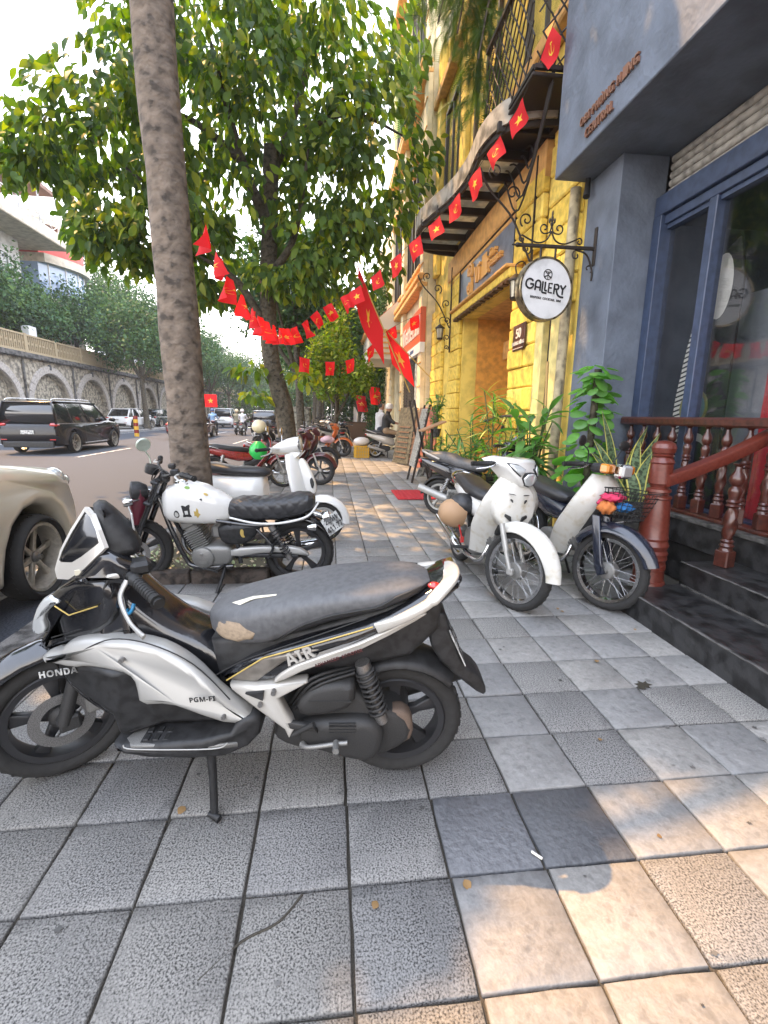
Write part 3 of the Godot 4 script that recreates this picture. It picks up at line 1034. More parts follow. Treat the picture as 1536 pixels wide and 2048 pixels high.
func build_gallery_sign():
	var iron := mat("black_iron", lin(0.03, 0.022, 0.018), 0.55, 0.3, {"tex": speck(), "scale": 4.0})
	var brass := mat("sign_rim", lin(0.34, 0.27, 0.16), 0.3, 0.75, {"tex": grime(), "scale": 3.0})
	var whitep := mat("sign_white", lin(0.72, 0.72, 0.72), 0.35, 0.0, {"tex": noise_tex("faint", 0.01, 4, [[0.0, 0.86], [0.5, 0.97], [1.0, 1.0]]), "scale": 1.0})
	var ink := mat("sign_ink", lin(0.012, 0.012, 0.013), 0.5)
	var g := thing("hanging_sign", "round white GALLERY sign hanging from a scrolled iron bracket on blue pillar", "sign", V(2.7, 3.035, 5.0))
	var mb := MB.new()
	mb.box(Vector3(-0.41, 0.0, 0), Vector3(0.82, 0.032, 0.03), Transform3D.IDENTITY, 0.005)
	mb.ell(Vector3(-0.82, 0, 0), Vector3(0.03, 0.022, 0.022)); mb.ell(Vector3(-0.86, 0, 0), Vector3(0.022, 0.01, 0.01))
	obj("arm", mb, iron, g)
	mb = MB.new()
	mb.box(Vector3(-0.008, 0.02, 0), Vector3(0.014, 0.36, 0.05), Transform3D.IDENTITY, 0.004)
	obj("wall_plate", mb, iron, g)
	var X := Vector3(1, 0, 0); var Y := Vector3.UP
	for e in [-1, 1]:
		mb = MB.new()
		mb.tube(spiral(Vector3(-0.48 + 0.075 * e, 0.165, 0), X * e, Y, 0.05, 0.012, -90 , 270, 22), 0.007, 6)
		mb.tube(curve3([Vector3(-0.48 + 0.075 * e, 0.115, 0), Vector3(-0.48 + 0.02 * e, 0.13, 0), Vector3(-0.48, 0.2, 0), Vector3(-0.48 - 0.01 * e, 0.22, 0)], 5), 0.007, 6)
		mb.tube(curve3([Vector3(-0.48 + 0.0 * e, 0.14, 0), Vector3(-0.48 + 0.05 * e, 0.055, 0), Vector3(-0.48 + 0.15 * e, 0.03, 0), Vector3(-0.48 + 0.3 * e, 0.09, 0)], 5), 0.008, 6)
		mb.tube(spiral(Vector3(-0.48 + 0.3 * e, 0.055, 0), X * e, Y, 0.036, 0.01, 90, -250, 18), 0.007, 6)
		obj("scroll", mb, iron, g)
	mb = MB.new()
	mb.ell(Vector3(-0.48, 0.25, 0), Vector3(0.014, 0.035, 0.012))
	for e in [-1, 1]: mb.ell(Vector3(-0.48 + 0.026 * e, 0.235, 0), Vector3(0.012, 0.026, 0.01), Transform3D.IDENTITY, 8, 6)
	mb.ell(Vector3(-0.48, 0.205, 0), Vector3(0.018, 0.022, 0.014))
	mb.ell(Vector3(-0.48, 0.3, 0), Vector3(0.01, 0.03, 0.008), Transform3D.IDENTITY, 8, 6)
	obj("finial", mb, iron, g)
	mb = MB.new()
	mb.tube(curve3([Vector3(-0.2, -0.02, 0), Vector3(-0.09, -0.06, 0), Vector3(-0.02, -0.2, 0), Vector3(-0.015, -0.3, 0)], 6), 0.009, 6)
	mb.tube(spiral(Vector3(-0.2, -0.07, 0), -X, Y, 0.05, 0.012, 90, -230, 18), 0.008, 6)
	mb.tube(spiral(Vector3(-0.06, -0.19, 0), -X, -Y, 0.045, 0.01, 130, 420, 18), 0.007, 6)
	obj("brace", mb, iron, g)
	for x in [-0.575, -0.42]:
		mb = MB.new(); mb.tube([Vector3(x, 0, 0), Vector3(x, -0.14, 0)], 0.012, 8); obj("hanger", mb, iron, g)
	# the drum of the sign, its white face towards the camera end of the street
	var sb := Node3D.new(); sb.name = "drum"; g.add_child(sb)
	sb.position = Vector3(-0.515, -0.41, 0); sb.rotation_degrees = Vector3(0, 9, -1.5)
	mb = MB.new()
	mb.lathe([Vector2(0.285, -0.055), Vector2(0.3, -0.055), Vector2(0.305, -0.045), Vector2(0.298, -0.03), Vector2(0.298, 0.03), Vector2(0.306, 0.042), Vector2(0.302, 0.056), Vector2(0.286, 0.056), Vector2(0.284, 0.046)], Transform3D(Basis(Vector3.RIGHT, PI / 2), Vector3.ZERO), 48)
	obj("rim", mb, brass, sb)
	mb = MB.new()
	mb.lathe([Vector2(0, -0.046), Vector2(0.289, -0.046), Vector2(0.289, 0.046), Vector2(0, 0.05)], Transform3D(Basis(Vector3.RIGHT, PI / 2), Vector3.ZERO), 48)
	obj("face", mb, whitep, sb)
	mb = MB.new()
	var w := 0.0165
	var z := 0.048
	var K := func(x, y): return Vector2(x, y)
	# G A L L E R Y, drawn as even strokes
	stroke(mb, arc_pts(Vector2(-0.2, 0.02), 0.044, 40, 335, 20) + [Vector2(-0.157, 0.018), Vector2(-0.195, 0.018)], w, z)
	stroke(mb, [Vector2(-0.135, -0.033), Vector2(-0.135, 0.03)] + arc_pts(Vector2(-0.107, 0.033), 0.028, 180, 0, 10) + [Vector2(-0.079, -0.033)], w, z)
	stroke(mb, [Vector2(-0.135, -0.002), Vector2(-0.079, -0.002)], w * 0.8, z + 0.0008)
	stroke(mb, [Vector2(-0.055, 0.06), Vector2(-0.055, -0.03)] + arc_pts(Vector2(-0.043, -0.033), 0.012, 180, 270, 5) + [Vector2(0.0, -0.046)], w, z)
	stroke(mb, [Vector2(-0.026, 0.06), Vector2(-0.026, -0.008)] + arc_pts(Vector2(-0.016, -0.012), 0.01, 180, 270, 5) + [Vector2(0.002, -0.022)], w, z + 0.0005)
	stroke(mb, [Vector2(0.058, 0.052), Vector2(0.018, 0.052), Vector2(0.018, -0.034), Vector2(0.06, -0.034)], w, z)
	stroke(mb, [Vector2(0.018, 0.01), Vector2(0.052, 0.01)], w * 0.9, z + 0.0007)
	stroke(mb, [Vector2(0.083, -0.042), Vector2(0.083, 0.052), Vector2(0.112, 0.052)] + arc_pts(Vector2(0.112, 0.03), 0.022, 90, -90, 9) + [Vector2(0.092, 0.008)], w, z)
	stroke(mb, [Vector2(0.106, 0.006)] + arc_pts(Vector2(0.172, 0.0), 0.06, 180, 275, 8) + [Vector2(0.2, -0.06)], w, z + 0.0006)
	stroke(mb, [Vector2(0.152, 0.052), Vector2(0.182, 0.012), Vector2(0.182, -0.036)], w, z)
	stroke(mb, [Vector2(0.214, 0.056), Vector2(0.182, 0.012)], w, z + 0.0006)
	obj("lettering", mb, ink, sb, T(Vector3(0.004, 0.004, 0.0), Vector3(0, 0, -2)))
	mb = MB.new()
	stroke(mb, arc_pts(Vector2(0.0, 0.135), 0.047, 0, 360, 30), 0.006, z)
	stroke(mb, [Vector2(-0.034, 0.166), Vector2(0.034, 0.104)], 0.005, z)
	stroke(mb, [Vector2(0.034, 0.166), Vector2(-0.034, 0.104)], 0.005, z + 0.0007)
	stroke(mb, arc_pts(Vector2(0.0, 0.075), 0.052, 40, 140, 10), 0.004, z)
	stroke(mb, [Vector2(-0.026, 0.16), Vector2(0.026, 0.16)], 0.004, z)
	stroke(mb, [Vector2(0, 0.16), Vector2(0, 0.09)], 0.004, z + 0.0009)
	obj("emblem", mb, ink, sb)
	obj("small_lettering", text("BESPOKE  COCKTAIL  BAR", 0.03, 0.004), ink, sb, T(Vector3(0.0, -0.095, 0.05), Vector3(0, 0, -2)))

# ---------------------------------------------------------------- yellow restaurant
func stone_blocks(h: Node3D, x: float, s0: float, s1: float, y0: float, y1: float, m: Array, seed_: int, depth := 0.09):
	# rough-faced blocks laid in courses, each one a piece
	var r := RandomNumberGenerator.new()
	r.seed = seed_
	var y := y0
	var row := 0
	while y < y1 - 0.05:
		var bh: float = min(r.randf_range(0.26, 0.34), y1 - y)
		var s := s0
		var first := true
		while s < s1 - 0.02:
			var bw: float = r.randf_range(0.5, 0.75) * (0.55 if first and row % 2 == 1 else 1.0)
			first = false
			if s1 - (s + bw) < 0.25: bw = s1 - s
			var mb := MB.new()
			var dd := depth + r.randf_range(-0.012, 0.016)
			mb.box(V(x + 0.04 - dd / 2, y + bh / 2, s + bw / 2), Vector3(dd, bh - 0.01, bw - 0.01), Transform3D.IDENTITY, 0.018)
			obj("stone_block", mb, m[r.randi() % m.size()], h)
			s += bw
		y += bh
		row += 1

func build_yellow_shop():
	var rough := {"tex": blotch(), "nrm": noise_tex("hewn", 0.014, 5, [], 512, FastNoiseLite.TYPE_SIMPLEX_SMOOTH, 6.0, 0.8), "ns": 0.3, "scale": 1.3, "world": true}
	var yel := []
	for k in 3: yel.append(mat("yellow_stone_%d" % k, [lin(0.8, 0.58, 0.1), lin(0.77, 0.55, 0.09), lin(0.83, 0.62, 0.13)][k], 0.8, 0.0, rough))
	var wall := mat("yellow_wall", lin(0.8, 0.6, 0.13), 0.8, 0.0, {"tex": blotch(), "scale": 0.5, "world": true})
	var pale := mat("pale_yellow", lin(0.74, 0.62, 0.25), 0.75, 0.0, {"tex": blotch(), "scale": 0.8, "world": true})
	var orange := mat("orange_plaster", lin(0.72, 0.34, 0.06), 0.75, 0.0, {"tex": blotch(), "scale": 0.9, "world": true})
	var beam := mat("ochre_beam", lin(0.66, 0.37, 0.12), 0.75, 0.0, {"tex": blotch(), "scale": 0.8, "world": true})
	var brown := mat("brown_door", lin(0.1, 0.05, 0.025), 0.5, 0.0, {"tex": streak(), "scale": 1.5, "world": true})
	var navy := mat("navy_board", lin(0.27, 0.31, 0.38), 0.28, 0.25, {"tex": blotch(), "scale": 0.6, "world": true})
	var iron: Material = mats["black_iron"]
	var gold := mat("gold_letter", lin(0.8, 0.42, 0.12), 0.4, 0.1)
	var h := thing("yellow_shop", "yellow stone restaurant front with deep doorway and navy name board", "restaurant")
	# main wall round the door opening
	wbox("wall", 2.7, 3.0, 0, 9.5, 5.25, 7.1, wall, h)
	wbox("wall", 2.7, 3.0, 3.27, 9.5, 7.1, 9.9, wall, h)
	wbox("wall", 2.7, 3.0, 0, 9.5, 9.9, 12.7, wall, h)
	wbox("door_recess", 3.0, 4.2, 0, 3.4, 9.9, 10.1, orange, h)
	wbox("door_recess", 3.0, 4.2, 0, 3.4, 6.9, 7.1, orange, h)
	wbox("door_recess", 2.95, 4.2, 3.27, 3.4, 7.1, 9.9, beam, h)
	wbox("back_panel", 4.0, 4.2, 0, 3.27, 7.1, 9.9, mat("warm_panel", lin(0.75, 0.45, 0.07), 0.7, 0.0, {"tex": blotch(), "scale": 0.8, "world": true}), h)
	wbox("lintel", 3.55, 3.75, 2.5, 2.85, 7.1, 9.9, beam, h, 0.01)
	var door := wbox("door", 3.62, 3.72, 0, 2.5, 7.4, 8.3, brown, h, 0.01)
	for k in 3: wbox("door_panel", 3.6, 3.63, 0.2 + 0.75 * k, 0.82 + 0.75 * k, 7.5, 8.2, brown, door, 0.01)
	stone_blocks(h, 2.66, 6.15, 7.05, 0, 3.25, yel, 1)
	stone_blocks(h, 2.66, 9.95, 10.75, 0, 3.3, yel, 2)
	stone_blocks(h, 2.66, 11.5, 12.65, 0, 3.9, yel, 3)
	stone_blocks(h, 2.64, 6.15, 7.0, 3.42, 4.35, yel, 4)
	stone_blocks(h, 2.67, 5.3, 6.1, 2.6, 5.0, yel, 5, 0.06)
	stone_blocks(h, 2.66, 10.1, 10.85, 3.45, 4.2, yel, 6)
	# strips beside the blue pillar: pale panel, dark gap, drain pipe
	wbox("pale_strip", 2.62, 2.7, 0, 2.55, 5.45, 5.72, pale, h, 0.01)
	wbox("dark_gap", 2.66, 2.7, 0, 2.55, 5.75, 5.84, iron, h)
	wbox("pale_strip", 2.6, 2.7, 0, 2.6, 5.9, 6.1, pale, h, 0.01)
	wbox("cap", 2.55, 2.7, 2.55, 2.68, 5.4, 6.12, pale, h, 0.01)
	var mb := MB.new()
	mb.tube([V(2.6, 0.02, 5.33), V(2.6, 3.72, 5.33)], 0.055, 12)
	obj("drain_pipe", mb, mat("beige_pipe", lin(0.5, 0.42, 0.26), 0.6, 0.0, {"tex": grime(), "scale": 1.2, "world": true}), h)
	# mouldings
	wbox("moulding", 2.5, 2.7, 3.27, 3.4, 6.9, 10.15, yel[0], h, 0.02)
	wbox("moulding", 2.44, 2.7, 3.4, 3.44, 6.9, 10.15, beam, h, 0.01)
	mb = MB.new()
	for k in 40: mb.box(V(2.56, 3.262 - 0.012 * sin(k * 2.3), 7.0 + 0.077 * k), Vector3(0.1, 0.03 + 0.03 * abs(sin(k * 1.7)), 0.08))
	obj("peeling_edge", mb, brown, h)
	wbox("cornice", 2.58, 2.7, 4.18, 4.6, 6.15, 10.95, beam, h, 0.02)
	wbox("cornice_foot", 2.62, 2.7, 4.1, 4.18, 6.3, 10.9, beam, h, 0.02)
	# name board of two sheets with its raised letters
	wbox("name_board", 2.63, 2.66, 3.45, 4.18, 7.08, 8.9, navy, h, 0.004)
	wbox("name_board", 2.63, 2.66, 3.45, 4.18, 8.905, 9.98, navy, h, 0.004)
	for e in [[3.44, 3.47, 7.05, 10.0], [4.165, 4.195, 7.05, 10.0], [3.44, 4.19, 9.97, 10.0], [3.44, 4.19, 7.05, 7.08]]: wbox("board_edge", 2.6, 2.66, e[0], e[1], e[2], e[3], iron, h)
	var face := Basis(Vector3(0, 0, 1), Vector3.UP, Vector3(-1, 0, 0))
	obj("lettering", text("Việt", 0.38, 0.05), gold, h, Transform3D(face, V(2.6, 3.8, 8.52)))
	obj("lettering", text("fine", 0.17, 0.05), gold, h, Transform3D(face, V(2.6, 3.92, 7.95)))
	obj("lettering", text("essence", 0.15, 0.05), gold, h, Transform3D(face, V(2.6, 3.78, 7.82)))
	mb = MB.new()
	stroke(mb, arc_pts(Vector2(0, 0.13), 0.13, 200, -60, 14) + [Vector2(0.13, 0.0), Vector2(0.1, -0.25)] + arc_pts(Vector2(0, -0.12), 0.13, -60, -200, 14), 0.035, 0.0, 0.05)
	stroke(mb, arc_pts(Vector2(0, -0.12), 0.06, 0, 360, 14), 0.03, 0.001, 0.05)
	stroke(mb, arc_pts(Vector2(0, 0.13), 0.06, 0, 360, 14), 0.03, 0.001, 0.05)
	obj("logo", mb, gold, h, Transform3D(face, V(2.62, 3.82, 9.2)))
	# plaque with the house number
	var pl := thing("number_plaque", "brown house number plaque on the yellow stone beside the doorway", "plaque", V(2.6, 2.42, 6.6))
	mb = MB.new(); mb.plate(v2([-0.2, -0.17, 0.17, -0.17, 0.2, -0.14, 0.2, 0.17, -0.2, 0.17]), 0.0, 0.025, 0.004, Transform3D(face, Vector3.ZERO)); obj("plate", mb, mat("plaque_brown", lin(0.07, 0.03, 0.02), 0.4), pl)
	var pw := mat("plaque_white", lin(0.65, 0.6, 0.52), 0.5)
	obj("lettering", text("50", 0.17, 0.006), pw, pl, Transform3D(face, Vector3(-0.028, 0.05, 0)))
	obj("lettering", text("PHÙNG HƯNG", 0.062, 0.006), pw, pl, Transform3D(face, Vector3(-0.028, -0.075, 0)))
	mb = MB.new(); mb.box(Vector3(0.005 - 0.033, -0.145, 0), Vector3(0.006, 0.008, 0.34)); obj("line", mb, pw, pl)
	# upper floor: windows and pilasters above the canopy
	var shut := mat("dark_shutter", lin(0.05, 0.045, 0.04), 0.6)
	var glass: Material = mats["dark_glass"]
	for s in [6.6, 9.0, 11.3]: win(h, V(2.68, 6.9, s), 1.1, 2.0, shut, glass, Vector3(-1, 0, 0), 1)
	for s in [5.5, 7.8, 10.2, 12.4]: wbox("pilaster", 2.58, 2.7, 4.7, 9.5, s - 0.2, s + 0.2, wall, h, 0.02)
	for y in [5.55, 8.4]: wbox("band", 2.5, 2.7, y, y + 0.18, 5.3, 12.7, beam, h, 0.02)
	# balcony with diamond lattice
	var bal := thing("lattice_balcony", "small balcony with black diamond lattice railing above the curved canopy", "balcony", V(2.5, 4.78, 6.2))
	mb = MB.new(); mb.box(Vector3(-0.05, -0.03, 0), Vector3(0.78, 0.04, 1.66), Transform3D.IDENTITY, 0.01); obj("slab", mb, iron, bal)
	for side in 2:
		mb = MB.new()
		var w := 1.64 if side == 0 else 0.6
		var P := func(a, y): return Vector3(-0.42, y, -0.82 + a) if side == 0 else Vector3(-0.42 + a, y, 0.82)
		var n := int(w / 0.19)
		for k in range(-6, n + 1):
			for d in 2:
				var a0 := k * 0.19
				var p := []
				for i in 8:
					var t := i / 7.0
					var a := a0 + 0.9 * t if d == 0 else a0 + 0.9 * (1 - t)
					if a >= 0 and a <= w: p.append(P.call(a + 0.012 * sin(t * 20.0), t * 1.15))
				if p.size() > 1: mb.tube(p, 0.009, 5)
		obj("lattice", mb, iron, bal)
		mb = MB.new()
		mb.box(P.call(w / 2, 1.18), Vector3(0.06, 0.05, w) if side == 0 else Vector3(w, 0.05, 0.06)); obj("top_rail", mb, iron, bal)
		mb = MB.new()
		mb.box(P.call(w / 2, 0.03), Vector3(0.04, 0.04, w) if side == 0 else Vector3(w, 0.04, 0.04)); obj("bottom_rail", mb, iron, bal)
	# canopy with a wavy front
	var cn := thing("canopy", "wavy fronted canopy with pale fascia and black ribs over the yellow restaurant", "canopy", V(2.7, 4.66, 8.2))
	var plan := [Vector3(-0.12, 0, 2.32), Vector3(-0.4, 0, 2.26), Vector3(-0.66, 0, 2.1), Vector3(-0.78, 0, 1.6), Vector3(-0.74, 0, 0.8), Vector3(-0.82, 0, 0.1), Vector3(-1.0, 0, -0.6), Vector3(-1.08, 0, -1.1), Vector3(-1.0, 0, -1.7), Vector3(-0.84, 0, -2.1), Vector3(-0.5, 0, -2.3), Vector3(-0.12, 0, -2.36)]
	var pc := curve3(plan, 5)
	var fascia := mat("fascia", lin(0.36, 0.33, 0.28), 0.6, 0.0, {"tex": grime(), "scale": 0.9, "world": true})
	mb = MB.new()
	rings_band(mb, pc, 0.0, 0.25, 0.03); obj("fascia", mb, fascia, cn)
	mb = MB.new()
	rings_band(mb, pc.map(func(p): return Vector3(p.x + 0.04, p.y, p.z * 0.98)), -0.06, 0.06, 0.04); obj("front_rib", mb, iron, cn)
	for k in 8:
		var z := 2.05 - 0.58 * k
		var x := -0.2
		for p in pc:
			if abs(p.z - z) < 0.2: x = min(x, p.x)
		mb = MB.new(); mb.box(Vector3((x + 0.0) / 2, 0.0, z), Vector3(abs(x), 0.11, 0.07), Transform3D.IDENTITY, 0.006); obj("rib", mb, iron, cn)
	mb = MB.new(); mb.box(Vector3(-0.06, 0.02, 0), Vector3(0.1, 0.14, 4.5)); obj("wall_rib", mb, iron, cn)
	mb = MB.new()
	var po := []
	for p in pc: po.append(Vector2(p.x + 0.02, p.z * 0.99))
	po.append(Vector2(0, -2.3)); po.append(Vector2(0, 2.3))
	mb.plate(po, 0.1, 0.115, 0.0, Transform3D(Basis(Vector3(1, 0, 0), Vector3(0, 0, 1), Vector3(0, 1, 0)), Vector3.ZERO))
	obj("roof_sheet", mb, mat("canopy_sheet", lin(0.6, 0.6, 0.58), 0.5, 0.0, {"tex": blotch(), "scale": 0.8, "world": true, "back": Color(1.0, 1.0, 0.96)}), cn)
	# scrolled wall brackets under the canopy
	var br: Node3D
	for k in 2:
		var lab: String = ["tall scrolled iron bracket under the near end of the canopy", "tall scrolled iron bracket under the far end of the canopy"][k]
		if k == 0:
			br = thing("scroll_bracket", lab, "bracket", V(2.6, 4.4, 6.35), 0, "scroll brackets under the canopy")
			var A := Vector3(-1, 0, 0)
			mb = MB.new()
			mb.box(Vector3(-0.02, -0.75, 0), Vector3(0.025, 1.7, 0.03)); obj("bar", mb, iron, br)
			mb = MB.new()
			mb.tube(curve3([Vector3(-0.75, -0.08, 0), Vector3(-0.62, -0.3, 0), Vector3(-0.3, -0.62, 0), Vector3(-0.04, -1.1, 0)], 6), 0.013, 6)
			obj("diagonal", mb, iron, br)
			for q in [[-0.55, -0.1, 0.09, 1], [-0.32, -0.33, 0.1, -1], [-0.12, -0.62, 0.09, 1], [-0.1, -0.95, 0.07, -1], [-0.09, -1.3, 0.07, 1], [-0.09, -1.5, 0.05, -1]]:
				mb = MB.new()
				mb.tube(spiral(Vector3(q[0], q[1], 0), A * q[3], Vector3.UP, q[2], 0.015, -60, 400, 24), 0.01, 6)
				obj("scroll", mb, iron, br)
		else: dup(br, V(2.6, 4.3, 10.55), 0, lab)
	# wall lanterns
	var ln: Node3D
	for k in 2:
		var lab: String = ["black wall lantern beside the round white sign", "black wall lantern on the far yellow pilaster"][k]
		if k == 0:
			ln = thing("wall_lantern", lab, "lantern", V(2.62, 3.1, 6.5), 0, "wall lanterns on the yellow restaurant")
			mb = MB.new(); mb.tube(curve3([Vector3(0, 0.1, 0), Vector3(-0.08, 0.24, 0), Vector3(-0.18, 0.2, 0), Vector3(-0.17, 0.1, 0)], 5), 0.01, 6); obj("arm", mb, iron, ln)
			mb = MB.new(); mb.lathe([Vector2(0, 0.1), Vector2(0.02, 0.09), Vector2(0.11, 0.02), Vector2(0.11, 0.0), Vector2(0, 0.0)], T(Vector3(-0.17, 0, 0)), 6); obj("cap", mb, iron, ln)
			mb = MB.new(); mb.lathe([Vector2(0, 0), Vector2(0.075, 0), Vector2(0.055, -0.2), Vector2(0, -0.2)], T(Vector3(-0.17, 0, 0)), 6); obj("glass", mb, mat("lantern_glass", lin(0.5, 0.46, 0.34), 0.2), ln)
			mb = MB.new()
			for e in 6: mb.tube([Vector3(-0.17 + 0.08 * cos(e * PI / 3), 0, 0.08 * sin(e * PI / 3)), Vector3(-0.17 + 0.06 * cos(e * PI / 3), -0.21, 0.06 * sin(e * PI / 3))], 0.007, 5)
			mb.lathe([Vector2(0, -0.2), Vector2(0.075, -0.2), Vector2(0.06, -0.23), Vector2(0, -0.25)], T(Vector3(-0.17, 0, 0)), 6)
			obj("cage", mb, iron, ln)
		else: dup(ln, V(2.62, 3.25, 10.95), 0, lab)

func rings_band(mb: MB, pts: Array, y0: float, y1: float, th: float):
	var rings := []
	var n := pts.size()
	for i in n:
		var d: Vector3 = (pts[min(i + 1, n - 1)] - pts[max(i - 1, 0)]).normalized()
		var s := d.cross(Vector3.UP) * th * 0.5
		var p: Vector3 = pts[i]
		rings.append(PackedVector3Array([p + s + Vector3(0, y0, 0), p - s + Vector3(0, y0, 0), p - s + Vector3(0, y1, 0), p + s + Vector3(0, y1, 0)]))
	var t := PackedVector3Array()
	for f in 4:
		var gs := PackedVector3Array()
		for i in n - 1:
			var a: Vector3 = rings[i][f]; var b: Vector3 = rings[i][(f + 1) % 4]
			var c: Vector3 = rings[i + 1][(f + 1) % 4]; var d2: Vector3 = rings[i + 1][f]
			gs.append_array([a, b, c, a, c, d2])
		mb.emit([[true, gs]], false)

# ---------------------------------------------------------------- cream house
func build_cream_house():
	var cream := mat("cream_wall", lin(0.8, 0.68, 0.44), 0.8, 0.0, {"tex": blotch(), "scale": 0.35, "world": true})
	var orange := mat("orange_trim", lin(0.76, 0.42, 0.14), 0.75, 0.0, {"tex": blotch(), "scale": 0.8, "world": true})
	var shut := mat("dark_shutter", lin(0.05, 0.045, 0.04), 0.6)
	var glass: Material = mats["dark_glass"]
	var wht := mat("porch_white", lin(0.68, 0.64, 0.55), 0.75)
	var h := thing("cream_house", "tall cream house with orange mouldings and dark shuttered windows", "house")
	wbox("wall", 2.5, 6.0, 0, 15, 12.72, 19.3, cream, h)
	wbox("wall", 2.5, 6.0, 0, 9.0, 19.3, 26, cream, h)
	for s in [12.95, 16.3, 19.1]:
		wbox("pilaster", 2.36, 2.5, 0, 15, s - 0.22, s + 0.22, cream, h, 0.02)
		for k in 22: wbox("groove_band", 2.34, 2.37, 0.3 + 0.6 * k, 0.33 + 0.6 * k, s - 0.22, s + 0.22, orange, h)
	for y in [4.55, 4.75, 9.2, 9.4, 13.8]: wbox("cornice", 2.24 if y < 5 else 2.2, 2.5, y, y + 0.14, 12.72, 19.3, orange, h, 0.03)
	for s in [14.0, 15.35, 17.0, 18.3]:
		win(h, V(2.48, 6.6, s), 0.8, 2.6, shut, glass, Vector3(-1, 0, 0), 2)
		win(h, V(2.48, 11.4, s), 0.8, 2.4, shut, glass, Vector3(-1, 0, 0), 2)
		var mb := MB.new()
		for y in [7.95, 12.65]:
			mb.tube(arc_pts(Vector2(0, 0), 0.62, 20, 160, 10).map(func(p): return V(2.4, y + p.y * 0.7 - 0.2, s + p.x)), 0.09, 6)
		obj("window_arch", mb, orange, h)
		wbox("window_sill", 2.38, 2.5, 5.2, 5.3, s - 0.55, s + 0.55, orange, h, 0.02)
	# ground floor: shuttered openings, door panel with a faded poster
	for e in [[14.1, 14.9], [15.0, 15.8]]:
		var f := wbox("shutter", 2.4, 2.48, 0.3, 3.0, e[0], e[1], shut, h, 0.01)
		for k in 28: wbox("slat", 2.38, 2.41, 0.4 + 0.09 * k, 0.45 + 0.09 * k, e[0] + 0.08, e[1] - 0.08, shut, f)
	wbox("poster_panel", 2.44, 2.5, 0.9, 2.8, 13.2, 14.0, mat("faded_panel", lin(0.5, 0.55, 0.55), 0.5, 0.0, {"tex": grime(), "scale": 1.5, "world": true}), h)
	# red sign
	var sg := thing("red_shop_sign", "orange red shop sign with white lettering and white strip on the cream house", "sign", V(2.4, 3.55, 14.2))
	var face := Basis(Vector3(0, 0, 1), Vector3.UP, Vector3(-1, 0, 0))
	var mb := MB.new(); mb.box(Vector3(0, 0.1, 0), Vector3(0.14, 0.86, 3.0), Transform3D.IDENTITY, 0.01); obj("board", mb, mat("sign_red", lin(0.56, 0.11, 0.05), 0.4), sg)
	mb = MB.new(); mb.box(Vector3(-0.01, -0.46, 0), Vector3(0.14, 0.26, 3.0), Transform3D.IDENTITY, 0.01); obj("strip", mb, mat("sign_strip", lin(0.68, 0.7, 0.72), 0.4), sg)
	obj("lettering", text("Viettel.ad", 0.62, 0.02, true), mat("sign_letter", lin(0.7, 0.64, 0.6), 0.4), sg, Transform3D(face, Vector3(-0.08, 0.1, 0)))
	obj("lettering", text("MOBILE  ·  INTERNET", 0.13, 0.01, false), mat("strip_letter", lin(0.1, 0.16, 0.3), 0.4), sg, Transform3D(face, Vector3(-0.085, -0.46, 0)))
	# porch with a tiled roof
	var pr := thing("tiled_porch", "white porch gable with orange tiled roof jutting from the cream house", "porch", V(2.5, 3.4, 19.0))
	mb = MB.new(); mb.box(Vector3(-0.55, 0.35, 0), Vector3(1.1, 0.9, 3.0), Transform3D.IDENTITY, 0.02); obj("box", mb, wht, pr)
	for k in 4:
		mb = MB.new(); mb.box(Vector3(-0.55, 0.1 + 0.18 * k, 1.51), Vector3(0.8 - 0.14 * k, 0.06, 0.03)); obj("groove", mb, orange, pr)
	mb = MB.new(); mb.box(Vector3(-0.6, 0.84, 0), Vector3(1.25, 0.1, 3.2), Transform3D.IDENTITY, 0.02); obj("eave", mb, orange, pr)
	var tl := mat("roof_tile", lin(0.42, 0.14, 0.06), 0.75, 0.0, {"tex": speck(), "scale": 2.0})
	for row in 8:
		for c in 15:
			mb = MB.new()
			mb.box(Vector3.ZERO, Vector3(0.215, 0.03, 0.205), T(Vector3(-1.15 + 0.16 * row, 0.93 + 0.14 * row, -1.5 + 0.21 * c), Vector3(0, 0, 36)), 0.006)
			obj("tile", mb, tl, pr)
	mb = MB.new(); mb.plate(v2([-1.2, 0.88, 0.1, 0.88, 0.1, 2.02]), -1.58, 1.55); obj("roof_core", mb, wht, pr)
	# flat-fronted houses further on, mostly behind trees
	var y2 := thing("far_yellow_house", "yellow house further along, half hidden by climbing plants", "house", V(2.8, 0, 34))
	mb = MB.new(); mb.box(Vector3(2.5, 4.0, 2), Vector3(5, 8, 12)); obj("wall", mb, cream, y2)
	for k in 3: win(y2, Vector3(-0.02, 5.2, 5 - 3.5 * k), 1.0, 1.8, shut, glass, Vector3(-1, 0, 0))
	var y3 := thing("far_grey_house", "grey house at the far end of the pavement behind trees", "house", V(2.8, 0, 56))
	mb = MB.new(); mb.box(Vector3(2.5, 5.0, 0), Vector3(5, 10, 28)); obj("wall", mb, mats["grey_render"], y3)
	for k in 6: win(y3, Vector3(-0.02, 5.2, 11 - 4.0 * k), 1.1, 1.8, shut, glass, Vector3(-1, 0, 0))

